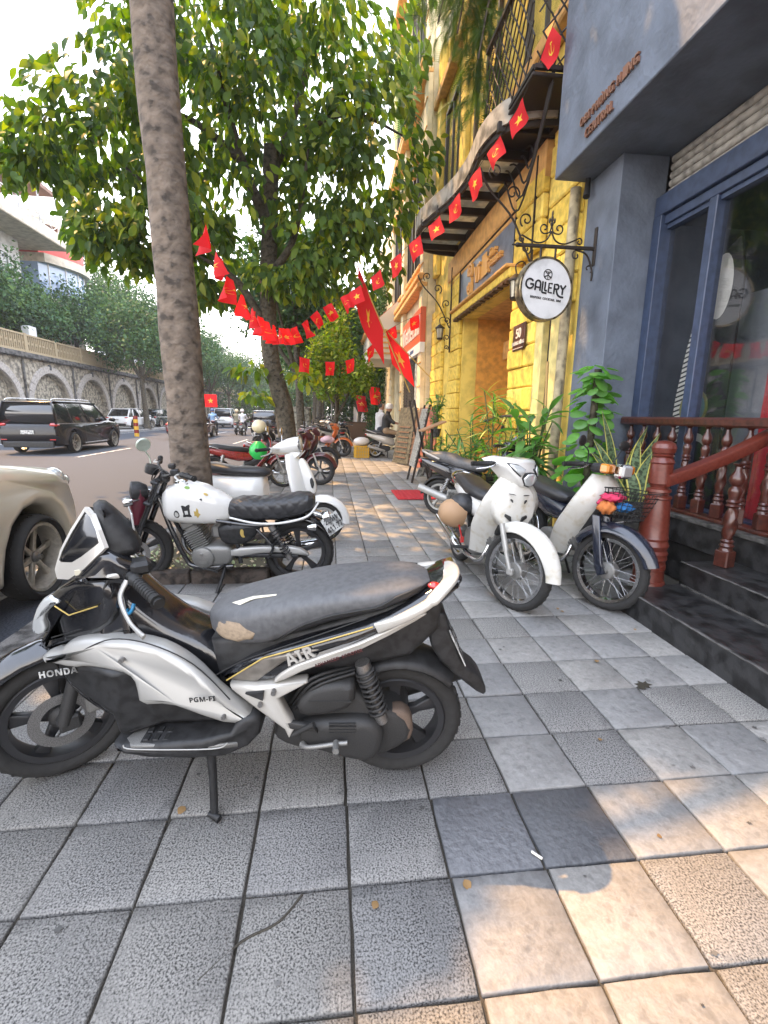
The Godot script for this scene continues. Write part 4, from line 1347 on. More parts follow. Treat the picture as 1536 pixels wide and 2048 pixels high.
# ---------------------------------------------------------------- trees
func cluster_mesh(n: int, spread: float, l: float, w: float, seed_: int) -> ArrayMesh:
	var r := RandomNumberGenerator.new()
	r.seed = seed_
	var mb := MB.new()
	for k in n:
		var p := Vector3(r.randfn(0, 1), r.randfn(0, 0.8), r.randfn(0, 1)) * spread * 0.5
		var b := Basis.from_euler(Vector3(r.randf_range(-0.2, 1.1), r.randf() * TAU, r.randf_range(-0.6, 0.6)))
		var s := r.randf_range(0.7, 1.2)
		var pts := [Vector3.ZERO, Vector3(-w, 0.2 * w, l * 0.45), Vector3(0, 0, l), Vector3(w, 0.2 * w, l * 0.45)].map(func(q): return p + b * (q * s))
		mb.emit([[true, PackedVector3Array([pts[0], pts[1], pts[2], pts[0], pts[2], pts[3]])]], false)
	return mb.done()

func leaf_colors(r: RandomNumberGenerator, pal: Array) -> Color:
	var c: Color = pal[r.randi() % pal.size()]
	var k := r.randf_range(0.75, 1.25)
	return Color(c.r * k, c.g * k, c.b * k * r.randf_range(0.8, 1.2))

# fills ellipsoids with leaves, keeping gaps where a slow noise is low; keep() can refuse a place
func crown(parent: Node, ells: Array, mesh: Mesh, pal: Array, m: Material, seed_: int, size := Vector2(0.8, 1.2), gap := -0.05, freq := 0.55, keep = null, hang := 0.9, called := "crown") -> Node3D:
	var r := RandomNumberGenerator.new()
	r.seed = seed_
	var n := FastNoiseLite.new()
	n.seed = seed_
	n.frequency = freq
	n.fractal_octaves = 2
	var xs := []
	var cs := []
	for e in ells:
		var made := 0
		var tries := 0
		while made < e[2] and tries < e[2] * 6:
			tries += 1
			var d := Vector3(r.randfn(), r.randfn(), r.randfn()).normalized()
			var rad := pow(r.randf(), 0.45)
			var bump := 1.0 + 0.25 * n.get_noise_3dv(d * 2.5 + e[0])
			var p: Vector3 = e[0] + d * rad * bump * e[1]
			if n.get_noise_3dv(p) < gap: continue
			if keep != null and not keep.call(p): continue
			made += 1
			var dir := (Vector3(d.x, 0, d.z) * 0.8 + Vector3(r.randfn(0, 0.5), -hang + r.randfn(0, 0.5), r.randfn(0, 0.5))).normalized()
			var b := Basis.looking_at(-dir, Vector3(r.randfn(0, 0.3), 1, r.randfn(0, 0.3)).normalized()) * Basis(Vector3(0, 0, 1), r.randfn(0, 0.7))
			xs.append(Transform3D(b.scaled_local(Vector3.ONE * r.randf_range(size.x, size.y)), p))
			cs.append(leaf_colors(r, pal))
	return multi(called, mesh, xs, cs, m, parent)

func bark_tube(mb: MB, pts: Array, rad: Array, seed_: int, segs := 16):
	var n := FastNoiseLite.new()
	n.seed = seed_
	n.frequency = 1.4
	var rings := []
	for i in pts.size():
		var a: Vector3 = pts[max(i - 1, 0)]
		var b: Vector3 = pts[min(i + 1, pts.size() - 1)]
		var d := (b - a).normalized()
		var s := d.cross(Vector3(0, 0.05, 1)).normalized()
		var w := s.cross(d)
		var ring := PackedVector3Array()
		for k in segs:
			var an := TAU * k / segs
			var o := s * cos(an) + w * sin(an)
			ring.append(pts[i] + o * rad[i] * (1.0 + 0.12 * n.get_noise_3dv(pts[i] + o * 0.6)))
		rings.append(ring)
	mb.loft(rings)

func trunk_path(pts: Array, r0: float, r1: float, flare := 1.25) -> Array:
	var c := curve3(pts, 6)
	var rad := []
	for i in c.size():
		var t := float(i) / (c.size() - 1)
		rad.append(lerp(r0, r1, t) * (1.0 + (flare - 1.0) * pow(1.0 - t, 12.0)))
	return [c, rad]

func simple_tree(called: String, label: String, at: Vector3, ht: float, spread: float, trunk_r: float, base_h: float, pal: Array, mesh: Mesh, m: Material, bark: Material, seed_: int, group := "", count := 700, size := Vector2(0.8, 1.5)) -> Node3D:
	var t := thing(called, label, "tree", at, 0, group)
	var r := RandomNumberGenerator.new()
	r.seed = seed_
	var mb := MB.new()
	var lean := Vector3(r.randf_range(-0.5, 0.5), 0, r.randf_range(-0.5, 0.5))
	var top := Vector3(0, base_h + (ht - base_h) * 0.5, 0) + lean
	var tp := trunk_path([Vector3.ZERO, Vector3(0, base_h * 0.6, 0) + lean * 0.3, top], trunk_r, trunk_r * 0.45)
	bark_tube(mb, tp[0], tp[1], seed_, 10)
	obj("trunk", mb, bark, t)
	for k in 4:
		mb = MB.new()
		var a := TAU * k / 4.0 + r.randf()
		var o := Vector3(cos(a), 0, sin(a)) * spread * 0.55
		var st := Vector3(0, base_h * 0.85 + 0.1 * k, 0) + lean * 0.5
		mb.tube(curve3([st, st + o * 0.5 + Vector3(0, (ht - base_h) * 0.2, 0), st + o + Vector3(0, (ht - base_h) * 0.45, 0)], 4), [trunk_r * 0.5, trunk_r * 0.48, trunk_r * 0.45, trunk_r * 0.4, trunk_r * 0.36, trunk_r * 0.3, trunk_r * 0.26, trunk_r * 0.2, trunk_r * 0.15], 7)
		obj("limb", mb, bark, t)
	var ells := []
	var nn := 7
	for k in nn:
		var a := TAU * k / nn + r.randf() * 0.5
		var rr: float = spread * r.randf_range(0.35, 0.62)
		ells.append([lean + Vector3(cos(a) * rr, base_h + (ht - base_h) * r.randf_range(0.25, 0.62), sin(a) * rr), Vector3(1, 0.72, 1) * spread * r.randf_range(0.42, 0.6), count / (nn + 1)])
	ells.append([lean + Vector3(0, base_h + (ht - base_h) * 0.7, 0), Vector3(spread * 0.6, (ht - base_h) * 0.33, spread * 0.6), count / (nn + 1)])
	crown(t, ells, mesh, pal, m, seed_, size, -0.12, 0.35, null, 0.4)
	return t

func build_trees():
	var bark := mat("bark", lin(0.175, 0.135, 0.102), 0.85, 0.0, {"tex": noise_tex("barkpatch", 0.022, 6, [[0.0, 0.42], [0.27, 0.56], [0.36, 0.8], [0.5, 0.88], [0.75, 1.0], [1.0, 1.0]], 512, FastNoiseLite.TYPE_SIMPLEX_SMOOTH, 0.0, 0.16), "nrm": nrough(), "ns": 0.5, "scale": 0.7, "world": true})
	var bark2 := mat("bark_dark", lin(0.1, 0.085, 0.06), 0.9, 0.0, {"tex": mats["bark"].albedo_texture, "nrm": nrough(), "ns": 1.0, "scale": 0.8, "world": true})
	var leafm := mat("broad_leaf", Color.WHITE, 0.5, 0.0, {"vc": 1, "back": Color(0.95, 1.0, 0.3), "spec": 0.4})
	var leafd := mat("far_leaf", Color.WHITE, 0.6, 0.0, {"vc": 1, "back": Color(0.45, 0.6, 0.2), "spec": 0.3})
	var green := [Color(0.09, 0.17, 0.04), Color(0.115, 0.2, 0.04), Color(0.17, 0.26, 0.04), Color(0.075, 0.14, 0.04), Color(0.28, 0.33, 0.04)]
	var fargreen := [Color(0.045, 0.1, 0.045), Color(0.06, 0.125, 0.045), Color(0.085, 0.15, 0.04), Color(0.04, 0.08, 0.04)]
	var bright := [Color(0.14, 0.24, 0.03), Color(0.19, 0.28, 0.03), Color(0.1, 0.18, 0.03), Color(0.25, 0.28, 0.03)]
	# the near tree: only its trunk stands in the picture; its crown spreads overhead and over the road
	var t := thing("near_tree", "tall near tree with bare brown blotched trunk rising out of the soil bed", "tree", V(-1.3, 0.02, 4.7))
	var tp := trunk_path([Vector3(0, 0, 0), Vector3(-0.02, 1.2, 0), Vector3(-0.05, 3.0, 0.02), Vector3(-0.09, 4.8, 0.0), Vector3(-0.08, 6.4, 0.05), Vector3(-0.2, 7.6, -0.1)], 0.175, 0.15, 1.18)
	var mb := MB.new()
	bark_tube(mb, tp[0], tp[1], 3, 24)
	obj("trunk", mb, bark, t)
	var r := RandomNumberGenerator.new()
	r.seed = 11
	for k in 6:
		var a := TAU * k / 6.0
		mb = MB.new()
		var s0 := Vector3(-0.15, 6.9 + 0.12 * k, 0)
		var c := curve3([s0, s0 + Vector3(cos(a) * 1.3, 1.0, sin(a) * 1.3), s0 + Vector3(cos(a) * 3.2, 1.7, sin(a) * 3.2)], 5)
		mb.tube(c, range(c.size()).map(func(i): return 0.09 - 0.007 * i), 8)
		obj("limb", mb, bark, t)
	var big := leaf_mesh(0.26, 0.062, 0.3, 0.25)
	var lit := func(p: Vector3) -> bool:       # keep the crown open where the sun reaches the corner of the pavement
		var w: Vector3 = p + Vector3(-1.3, 0, -4.7)
		var tt := w.y / SUN_FROM.y
		var gx := w.x - SUN_FROM.x * tt
		var gs := -(w.z - SUN_FROM.z * tt)
		return not (gx > 0.0 and gs < 0.9 + 0.85 * clamp(gx - 0.3, 0.0, 0.62) + 0.16 * max(gx - 0.92, 0.0))
	crown(t, [[Vector3(-1.6, 9.2, 0.6), Vector3(3.6, 1.5, 3.0), 3800], [Vector3(-2.6, 8.6, -2.4), Vector3(3.2, 1.4, 2.6), 2800], [Vector3(0.6, 9.6, -1.2), Vector3(2.8, 1.3, 3.0), 2600], [Vector3(-4.4, 8.3, 1.6), Vector3(2.6, 1.3, 2.6), 1800], [Vector3(-1.6, 10.5, -0.5), Vector3(3.0, 1.4, 3.2), 2400]], big, green, leafm, 21, Vector2(0.9, 1.5), -0.22, 0.5, lit)
	# the second tree, forked, with the big drooping crown that fills the upper middle
	t = thing("forked_tree", "forked street tree with broad drooping crown behind the white retro scooter", "tree", V(-1.1, 0, 12))
	tp = trunk_path([Vector3(0.1, 0, 0), Vector3(0.02, 1.3, 0), Vector3(-0.28, 2.7, 0), Vector3(-0.3, 4.0, 0), Vector3(-0.2, 5.6, 0), Vector3(-0.1, 7.0, 0.2)], 0.225, 0.16, 1.2)
	mb = MB.new(); bark_tube(mb, tp[0], tp[1], 5, 18); obj("trunk", mb, bark2, t)
	for L in [[Vector3(-0.2, 5.4, 0), Vector3(-0.7, 6.6, 0.3), Vector3(-1.2, 8.6, 0.6), 0.15], [Vector3(-0.12, 6.6, 0.1), Vector3(0.3, 7.6, -0.2), Vector3(0.9, 9.6, -0.4), 0.15], [Vector3(-0.28, 3.1, 0), Vector3(-0.9, 4.2, 0.2), Vector3(-1.7, 4.7, 0.3), 0.13], [Vector3(-1.1, 4.3, 0.2), Vector3(-1.9, 5.4, 0.3), Vector3(-3.2, 6.4, 0.4), 0.1], [Vector3(-0.3, 4.4, 0), Vector3(0.35, 5.2, 0.3), Vector3(0.7, 6.8, 0.6), 0.11], [Vector3(-0.7, 6.6, 0.3), Vector3(-2.0, 7.4, 0.3), Vector3(-4.2, 7.2, 0.5), 0.1], [Vector3(0.3, 7.4, -0.2), Vector3(1.6, 8.0, -0.3), Vector3(2.8, 7.6, -0.2), 0.09]]:
		mb = MB.new()
		var c := curve3([L[0], L[1], L[2]], 6)
		mb.tube(c, range(c.size()).map(func(i): return L[3] * (1.0 - 0.065 * i)), 8)
		obj("limb", mb, bark2, t)
	var leaf := leaf_mesh(0.27, 0.066, 0.35, 0.3)
	crown(t, [[Vector3(-0.6, 7.6, 0.2), Vector3(2.6, 2.0, 2.2), 2100], [Vector3(-3.0, 6.8, 0.4), Vector3(1.8, 1.4, 1.8), 1450], [Vector3(-4.7, 6.5, 0.6), Vector3(1.2, 0.9, 1.2), 650], [Vector3(-3.3, 5.0, 0.4), Vector3(1.1, 0.75, 1.1), 700], [Vector3(1.8, 6.9, 0.0), Vector3(1.7, 1.9, 1.8), 1500], [Vector3(1.3, 5.0, 0.0), Vector3(1.5, 1.1, 1.5), 800], [Vector3(-1.8, 5.2, 0.3), Vector3(1.5, 0.9, 1.4), 800], [Vector3(-1.5, 9.6, 0.2), Vector3(2.4, 1.8, 2.4), 1700], [Vector3(1.0, 9.7, 0.2), Vector3(2.4, 1.9, 2.4), 1700], [Vector3(0.3, 4.7, 0.6), Vector3(1.0, 0.8, 1.0), 420], [Vector3(-1.6, 4.1, 0.4), Vector3(1.0, 0.45, 0.8), 260]], leaf, green, leafm, 34, Vector2(0.75, 1.2), 0.07, 0.8)
	# young shoots of bright leaves low on its trunk
	crown(t, [[Vector3(-0.75, 2.35, 0.2), Vector3(0.5, 0.18, 0.3), 42], [Vector3(-0.7, 1.75, 0.2), Vector3(0.45, 0.14, 0.3), 34], [Vector3(0.5, 2.3, 0.2), Vector3(0.5, 0.3, 0.3), 50]], leaf, bright, leafm, 37, Vector2(0.7, 1.1), -1.0, 0.6, null, 0.6, "shoots")
	# small bright tree behind it
	var cl := cluster_mesh(16, 0.45, 0.17, 0.04, 1)
	var cls := cluster_mesh(18, 0.7, 0.2, 0.06, 2)
	simple_tree("young_tree", "young bright green tree beside the grey street cabinet", V(0.1, 0, 16.5), 4.6, 1.25, 0.11, 1.5, bright, cl, leafm, bark2, 41, "", 420, Vector2(0.7, 1.1))
	# rows further along the pavement
	var labels := ["street tree behind the young bright tree, first of the far row", "street tree beyond the parked row, second of the far row", "street tree further down the pavement, third of the far row", "street tree far down the pavement, fourth of the far row", "street tree at the far end of the pavement row"]
	for k in 5:
		simple_tree("street_tree", labels[k], V(-1.2 + 0.5 * (k % 2), 0, 21.0 + 8.5 * k), 9.0 + k % 3, 3.0, 0.22, 3.2, fargreen, cls, leafd, bark2, 50 + k, "trees along the pavement", 560)
	# climbing plants and trees against the far right fronts
	for k in 4:
		simple_tree("ivy_tree", ["leafy tree overgrown with creeper beside the porch", "leafy tree against the far yellow house wall", "leafy tree before the far grey house front", "leafy tree at the far right end of the street"][k], V(2.3 + 0.3 * (k % 2), 0, 24.5 + 7.0 * k), 8.5 - 0.5 * k, 1.7, 0.16, 1.4, fargreen, cls, leafd, bark2, 70 + k, "", 560, Vector2(0.7, 1.2))
	# trees across the road
	for k in 5:
		simple_tree("roadside_tree", ["slim leaning tree on the far pavement by the white cars", "tree on the far pavement, second from the white cars", "tree on the far pavement, third from the white cars", "tree on the far pavement, fourth from the white cars", "tree at the far end of the far pavement"][k], V(-14.7, 0, 41 + 11.0 * k), 11.5, 4.2, 0.26, 4.4, fargreen, cls, leafd, bark2, 90 + k, "trees on the far pavement", 900)
	# trees that stand on the viaduct behind the railing
	var n2 := ["low dark tree behind the railing at the left edge", "bushy tree behind the railing below the terrace house", "bushy tree behind the railing below the curved house", "broad tree behind the railing with bare leaning trunk", "tall round topped tree beyond the curved house", "green tree on the viaduct beyond the tall round one", "tree on the viaduct towards the white building", "last tree on the viaduct"]
	for k in 8:
		var ht: float = [6.2, 6.0, 6.4, 6.6, 12.5, 9.0, 9.0, 10.0][k]
		simple_tree("viaduct_tree", n2[k], V([-20.4, -20.2, -20.2, -20.0, -23.0, -20.3, -20.5, -20.5][k], 4.6, [25.5, 30.5, 36.0, 42.0, 52.0, 50.0, 60.0, 72.0][k]), ht, [3.2, 3.4, 3.6, 3.8, 5.4, 3.8, 4.2, 4.6][k], 0.24, [1.2, 1.0, 1.0, 2.2, 3.0, 1.5, 2.0, 2.0][k], fargreen, cls, leafd, bark2, 110 + k, "trees on the viaduct", [640, 640, 640, 640, 1100, 640, 600, 600][k], Vector2(0.8, 1.6))
	simple_tree("backdrop_tree", "large tree closing the far end of the road", V(-6, 0, 150), 20, 9, 0.5, 5, fargreen, cls, leafd, bark2, 131, "trees at the end of the road", 700, Vector2(2.4, 4.0))
	for k in 4: simple_tree("backdrop_tree", ["large tree at the far end left of the road", "large tree at the far end beside the white building", "large tree at the far end right of the road", "large tree behind the far row of street trees"][k], V([-15, -24, 4, -1][k], 0, [130, 140, 120, 90][k]), 17, 8, 0.5, 4, fargreen, cls, leafd, bark2, 132 + k, "trees at the end of the road", 600, Vector2(2.2, 3.6))
	var hg := thing("far_greenery", "dense low greenery closing the far end of the pavement", "greenery", V(-1, 0, 64))
	crown(hg, [[Vector3(-3, 2.5, 0), Vector3(4, 3.2, 3), 420], [Vector3(3, 3, 4), Vector3(3, 3.5, 3), 320], [Vector3(-11, 3, -18), Vector3(6, 4, 3), 520]], cls, fargreen, leafd, 140, Vector2(1.4, 2.4), -0.3, 0.3, null, 0.4)
	# fine feathery foliage hanging over the canopy
	var fr := pinnate_mesh(0.3, 16, 0.05, 0.0045)
	var fo := thing("feathery_branch", "feathery fine leaved branches hanging down above the curved canopy", "foliage", V(1.9, 6.6, 7.6))
	for b in [[Vector3(0.6, 1.8, 0), Vector3(0.1, 0.9, 0.1), Vector3(-0.15, -0.2, 0.2)], [Vector3(0.6, 2.2, -0.6), Vector3(0.0, 1.4, -0.5), Vector3(-0.3, 0.3, -0.4)], [Vector3(0.65, 1.5, 0.5), Vector3(0.3, 0.6, 0.5), Vector3(0.1, -0.6, 0.4)]]:
		mb = MB.new(); mb.tube(curve3(b, 5), 0.014, 5); obj("twig", mb, bark2, fo)
	crown(fo, [[Vector3(-0.05, 0.4, 0.1), Vector3(0.4, 1.0, 0.6), 230], [Vector3(0.15, -0.5, 0.1), Vector3(0.32, 0.7, 0.5), 150], [Vector3(0.2, 1.6, -0.1), Vector3(0.5, 0.8, 0.8), 200], [Vector3(-0.1, 1.2, -0.9), Vector3(0.4, 0.9, 0.6), 160]], fr, [Color(0.08, 0.15, 0.03), Color(0.1, 0.18, 0.04), Color(0.06, 0.12, 0.03)], leafm, 61, Vector2(0.8, 1.2), -0.2, 0.9, null, 0.8, "fronds")
	# palm against the upper storey of the cream house
	var pm := thing("potted_palm", "palm with arching fronds growing from a high ledge on the cream house", "palm", V(2.1, 9.6, 14.5))
	mb = MB.new(); mb.tube([Vector3(0.3, -0.4, 0), Vector3(0.05, 0.2, 0), Vector3(0, 0.4, 0)], [0.08, 0.06, 0.05], 8); obj("stem", mb, bark2, pm)
	var pf := pinnate_mesh(1.35, 30, 0.3, 0.014)
	for k in 10:
		var a := TAU * k / 10.0
		obj("frond", pf, mat("palm_leaf", lin(0.05, 0.1, 0.04), 0.5, 0.0, {"back": Color(0.4, 0.6, 0.2)}), pm, Transform3D(Basis.from_euler(Vector3(-0.35 + 0.25 * (k % 3), a, 0)), Vector3(0, 0.4, 0)))

func pinnate_mesh(l: float, n: int, ll: float, w: float) -> ArrayMesh:
	# a rib along +z with narrow leaflets on both sides, drooping towards its tip
	var mb := MB.new()
	var P := func(t): return Vector3(0, 0.25 * l * t - 0.6 * l * t * t, l * t)
	var t2 := PackedVector3Array()
	for i in n:
		var t := 0.08 + 0.92 * i / float(n)
		var p: Vector3 = P.call(t)
		var d: Vector3 = (P.call(t + 0.02) - p).normalized()
		var k := ll * (0.45 + 0.9 * sin(PI * clamp(t * 0.85 + 0.1, 0, 1)))
		for s in [-1, 1]:
			var q := p + Vector3(s * k, -0.25 * k, 0) + d * k * 0.45
			t2.append_array([p - d * w, p + d * w, q, p + d * w, q + d * w * 0.6, q])
	mb.emit([[true, t2]], false)
	var pts := []
	for i in 7: pts.append(P.call(i / 6.0))
	mb.tube(pts, range(7).map(func(i): return l * 0.012 * (1.1 - i / 6.0)), 4)
	return mb.done()

# ---------------------------------------------------------------- two wheelers: x to the front, y up, z to the right
func arc3(c: Vector3, r: float, a0: float, a1: float, n: int, z := 0.0) -> Array:
	return arc_pts(Vector2.ZERO, r, a0, a1, n).map(func(p): return c + Vector3(p.x, p.y, z))

func mir(o: Callable):           # the same for the left (-1) and the right (1) side
	for s in [-1.0, 1.0]: o.call(s)

func tyre_mesh(R: float, hw: float, depth: float) -> ArrayMesh:
	var mb := MB.new()
	var pr := []
	for i in 17:
		var a := -PI * 0.92 + TAU * 0.92 * i / 16.0
		pr.append(Vector2(R - depth / 2 + cos(a) * depth / 2, sin(a) * hw))
	mb.lathe(pr, Transform3D(Basis(Vector3.RIGHT, PI / 2), Vector3.ZERO), 44, 3.0)
	# tread grooves as shallow raised blocks
	for k in 40:
		for s in [-1, 1]:
			var t := T(Vector3.ZERO, Vector3(0, 0, 9.0 * k + (4.5 if s > 0 else 0.0)))
			mb.box(Vector3(R - 0.0045, 0, s * hw * 0.3), Vector3(0.008, 0.022, hw * 0.3), t * T(Vector3.ZERO, Vector3(s * 24, 0, 0)))
	return mb.done()

func rim_mesh(R: float, hw: float) -> ArrayMesh:
	var mb := MB.new()
	mb.lathe([Vector2(R - 0.022, -hw), Vector2(R, -hw - 0.003), Vector2(R + 0.006, -hw + 0.004), Vector2(R - 0.012, -hw * 0.5), Vector2(R - 0.014, hw * 0.5), Vector2(R + 0.006, hw - 0.004), Vector2(R, hw + 0.003), Vector2(R - 0.022, hw), Vector2(R - 0.03, 0), Vector2(R - 0.022, -hw)], Transform3D(Basis(Vector3.RIGHT, PI / 2), Vector3.ZERO), 44, 0.5)
	return mb.done()

func wheel(parent: Node, called: String, at: Transform3D, R: float, hw: float, style: String, rimm: Material, hubm: Material, disc := false):
	var w := Node3D.new()
	w.name = called
	w.transform = at
	parent.add_child(w, true)
	var dp: float = 0.075 if style != "wire" else 0.06
	obj("tyre", tyre_mesh(R, hw, dp), mats.rubber, w)
	obj("rim", rim_mesh(R - dp + 0.006, hw * 0.75), rimm, w)
	var q := Transform3D(Basis(Vector3.RIGHT, PI / 2), Vector3.ZERO)
	var mb := MB.new()
	var hr: float = 0.035 if style != "wire" else 0.055
	mb.lathe([Vector2(0, -0.07), Vector2(0.02, -0.07), Vector2(0.022, -0.045), Vector2(hr, -0.04), Vector2(hr + 0.008, -0.03), Vector2(hr + 0.008, 0.03), Vector2(hr, 0.04), Vector2(0.022, 0.045), Vector2(0.02, 0.07), Vector2(0, 0.07)], q, 20)
	if style == "wire":
		for k in 10: mb.tube([Vector3(cos(k * PI / 5) * 0.05, sin(k * PI / 5) * 0.05, -0.038), Vector3(cos(k * PI / 5) * 0.05, sin(k * PI / 5) * 0.05, -0.044)], 0.007, 6)
	obj("hub", mb, hubm, w)
	mb = MB.new()
	if style == "wire":
		for k in 36:
			var a := TAU * k / 36.0
			var b := a + (0.42 if (k / 2) % 2 == 0 else -0.42)
			var z := 0.032 if k % 2 else -0.032
			mb.tube([Vector3(cos(a) * 0.055, sin(a) * 0.055, z), Vector3(cos(b) * (R - dp - 0.012), sin(b) * (R - dp - 0.012), z * 0.25)], 0.0017, 4)
		obj("spokes", mb, mats.chrome, w).set_meta("kind", "stuff")
	else:
		var n := 5 if style == "cast5" else 6
		for k in n:
			mb = MB.new()
			var L := R - dp - 0.012
			mb.plate(v2([0.02, -0.026, L * 0.5, -0.017, L, -0.034, L, 0.022, L * 0.55, 0.013, 0.02, 0.024]), -0.016, 0.016, 0.006, T(Vector3.ZERO, Vector3(0, 0, 360.0 / n * k + 15)))
			obj("spoke", mb, rimm, w)
	if disc:
		mb = MB.new()
		for s in 2:
			mb.lathe([Vector2(0.068, 0.05), Vector2(0.105, 0.05), Vector2(0.105, 0.054), Vector2(0.068, 0.054), Vector2(0.068, 0.05)], q * T(Vector3(0, -0.104, 0)), 36)
			break
		for k in 12:
			var a := TAU * k / 12.0
			mb.tube([Vector3(cos(a) * 0.088, sin(a) * 0.088, -0.053), Vector3(cos(a) * 0.088, sin(a) * 0.088, -0.0555)], 0.006, 6)
		obj("brake_disc", mb, mats.steel, w)
	return w

func spring(mb: MB, a: Vector3, b: Vector3, r: float, turns: int, wire: float):
	var d := b - a
	var u := d.cross(Vector3(0, 0, 1)).normalized()
	var v := d.cross(u).normalized()
	var p := []
	for i in turns * 10 + 1:
		var t := i / (turns * 10.0)
		p.append(a + d * t + (u * cos(t * turns * TAU) + v * sin(t * turns * TAU)) * r)
	mb.tube(p, wire, 5)

func shock(parent: Node, a: Vector3, b: Vector3, sm: Material, top := 0.3):
	var mb := MB.new()
	mb.tube([a, a.lerp(b, top)], 0.026, 10)
	mb.tube([a.lerp(b, top), b], 0.013, 8)
	mb.tube([a.lerp(b, 0.86), b], 0.022, 10)
	var o := obj("shock_absorber", mb, mats.steel, parent)
	mb = MB.new()
	spring(mb, a.lerp(b, 0.12), a.lerp(b, 0.86), 0.031, 9, 0.0055)
	obj("spring", mb, sm, o)

func grip_set(parent: Node, root: Vector3, tip: Vector3, lever_down := 0.06, fwd := Vector3(1, 0, 0), chrome := false):
	var d := (tip - root)
	var mb := MB.new()
	mb.tube([root, root + d * 0.18], 0.013, 8)
	mb.tube([root + d * 0.18, root + d * 0.22, root + d * 0.92, root + d * 0.94], [0.021, 0.017, 0.017, 0.022], 12)
	mb.tube([root + d * 0.94, tip], [0.014, 0.016], 10)
	for k in 8: mb.tube([root + d * (0.3 + 0.07 * k), root + d * (0.315 + 0.07 * k)], 0.019, 10)
	obj("grip", mb, mats.rubber_grip, parent)
	mb = MB.new()
	var o := fwd * 0.05
	mb.tube(curve3([root + d * 0.06 + fwd * 0.015, root + d * 0.16 + o + Vector3(0, -lever_down * 0.3, 0), root + d * 0.5 + o * 1.15 + Vector3(0, -lever_down * 0.8, 0), root + d * 0.9 + o + Vector3(0, -lever_down, 0)], 5), [0.011, 0.011, 0.011, 0.01, 0.01, 0.009, 0.009, 0.008, 0.008, 0.0075, 0.0075, 0.007, 0.007, 0.008, 0.008, 0.009], 7, false, 0.6)
	obj("lever", mb, mats.silver if not chrome else mats.chrome, parent)

func plate_number(parent: Node, at: Transform3D, l1: String, l2: String):
	var mb := MB.new()
	mb.box(Vector3.ZERO, Vector3(0.19, 0.14, 0.004), Transform3D.IDENTITY, 0.001)
	var o := obj("number_plate", mb, mats.plate_white, parent, at)
	obj("lettering", text(l1, 0.055, 0.002), mats.ink, o, T(Vector3(0, 0.033, 0.002)))
	obj("lettering", text(l2, 0.06, 0.002), mats.ink, o, T(Vector3(0, -0.033, 0.002)))

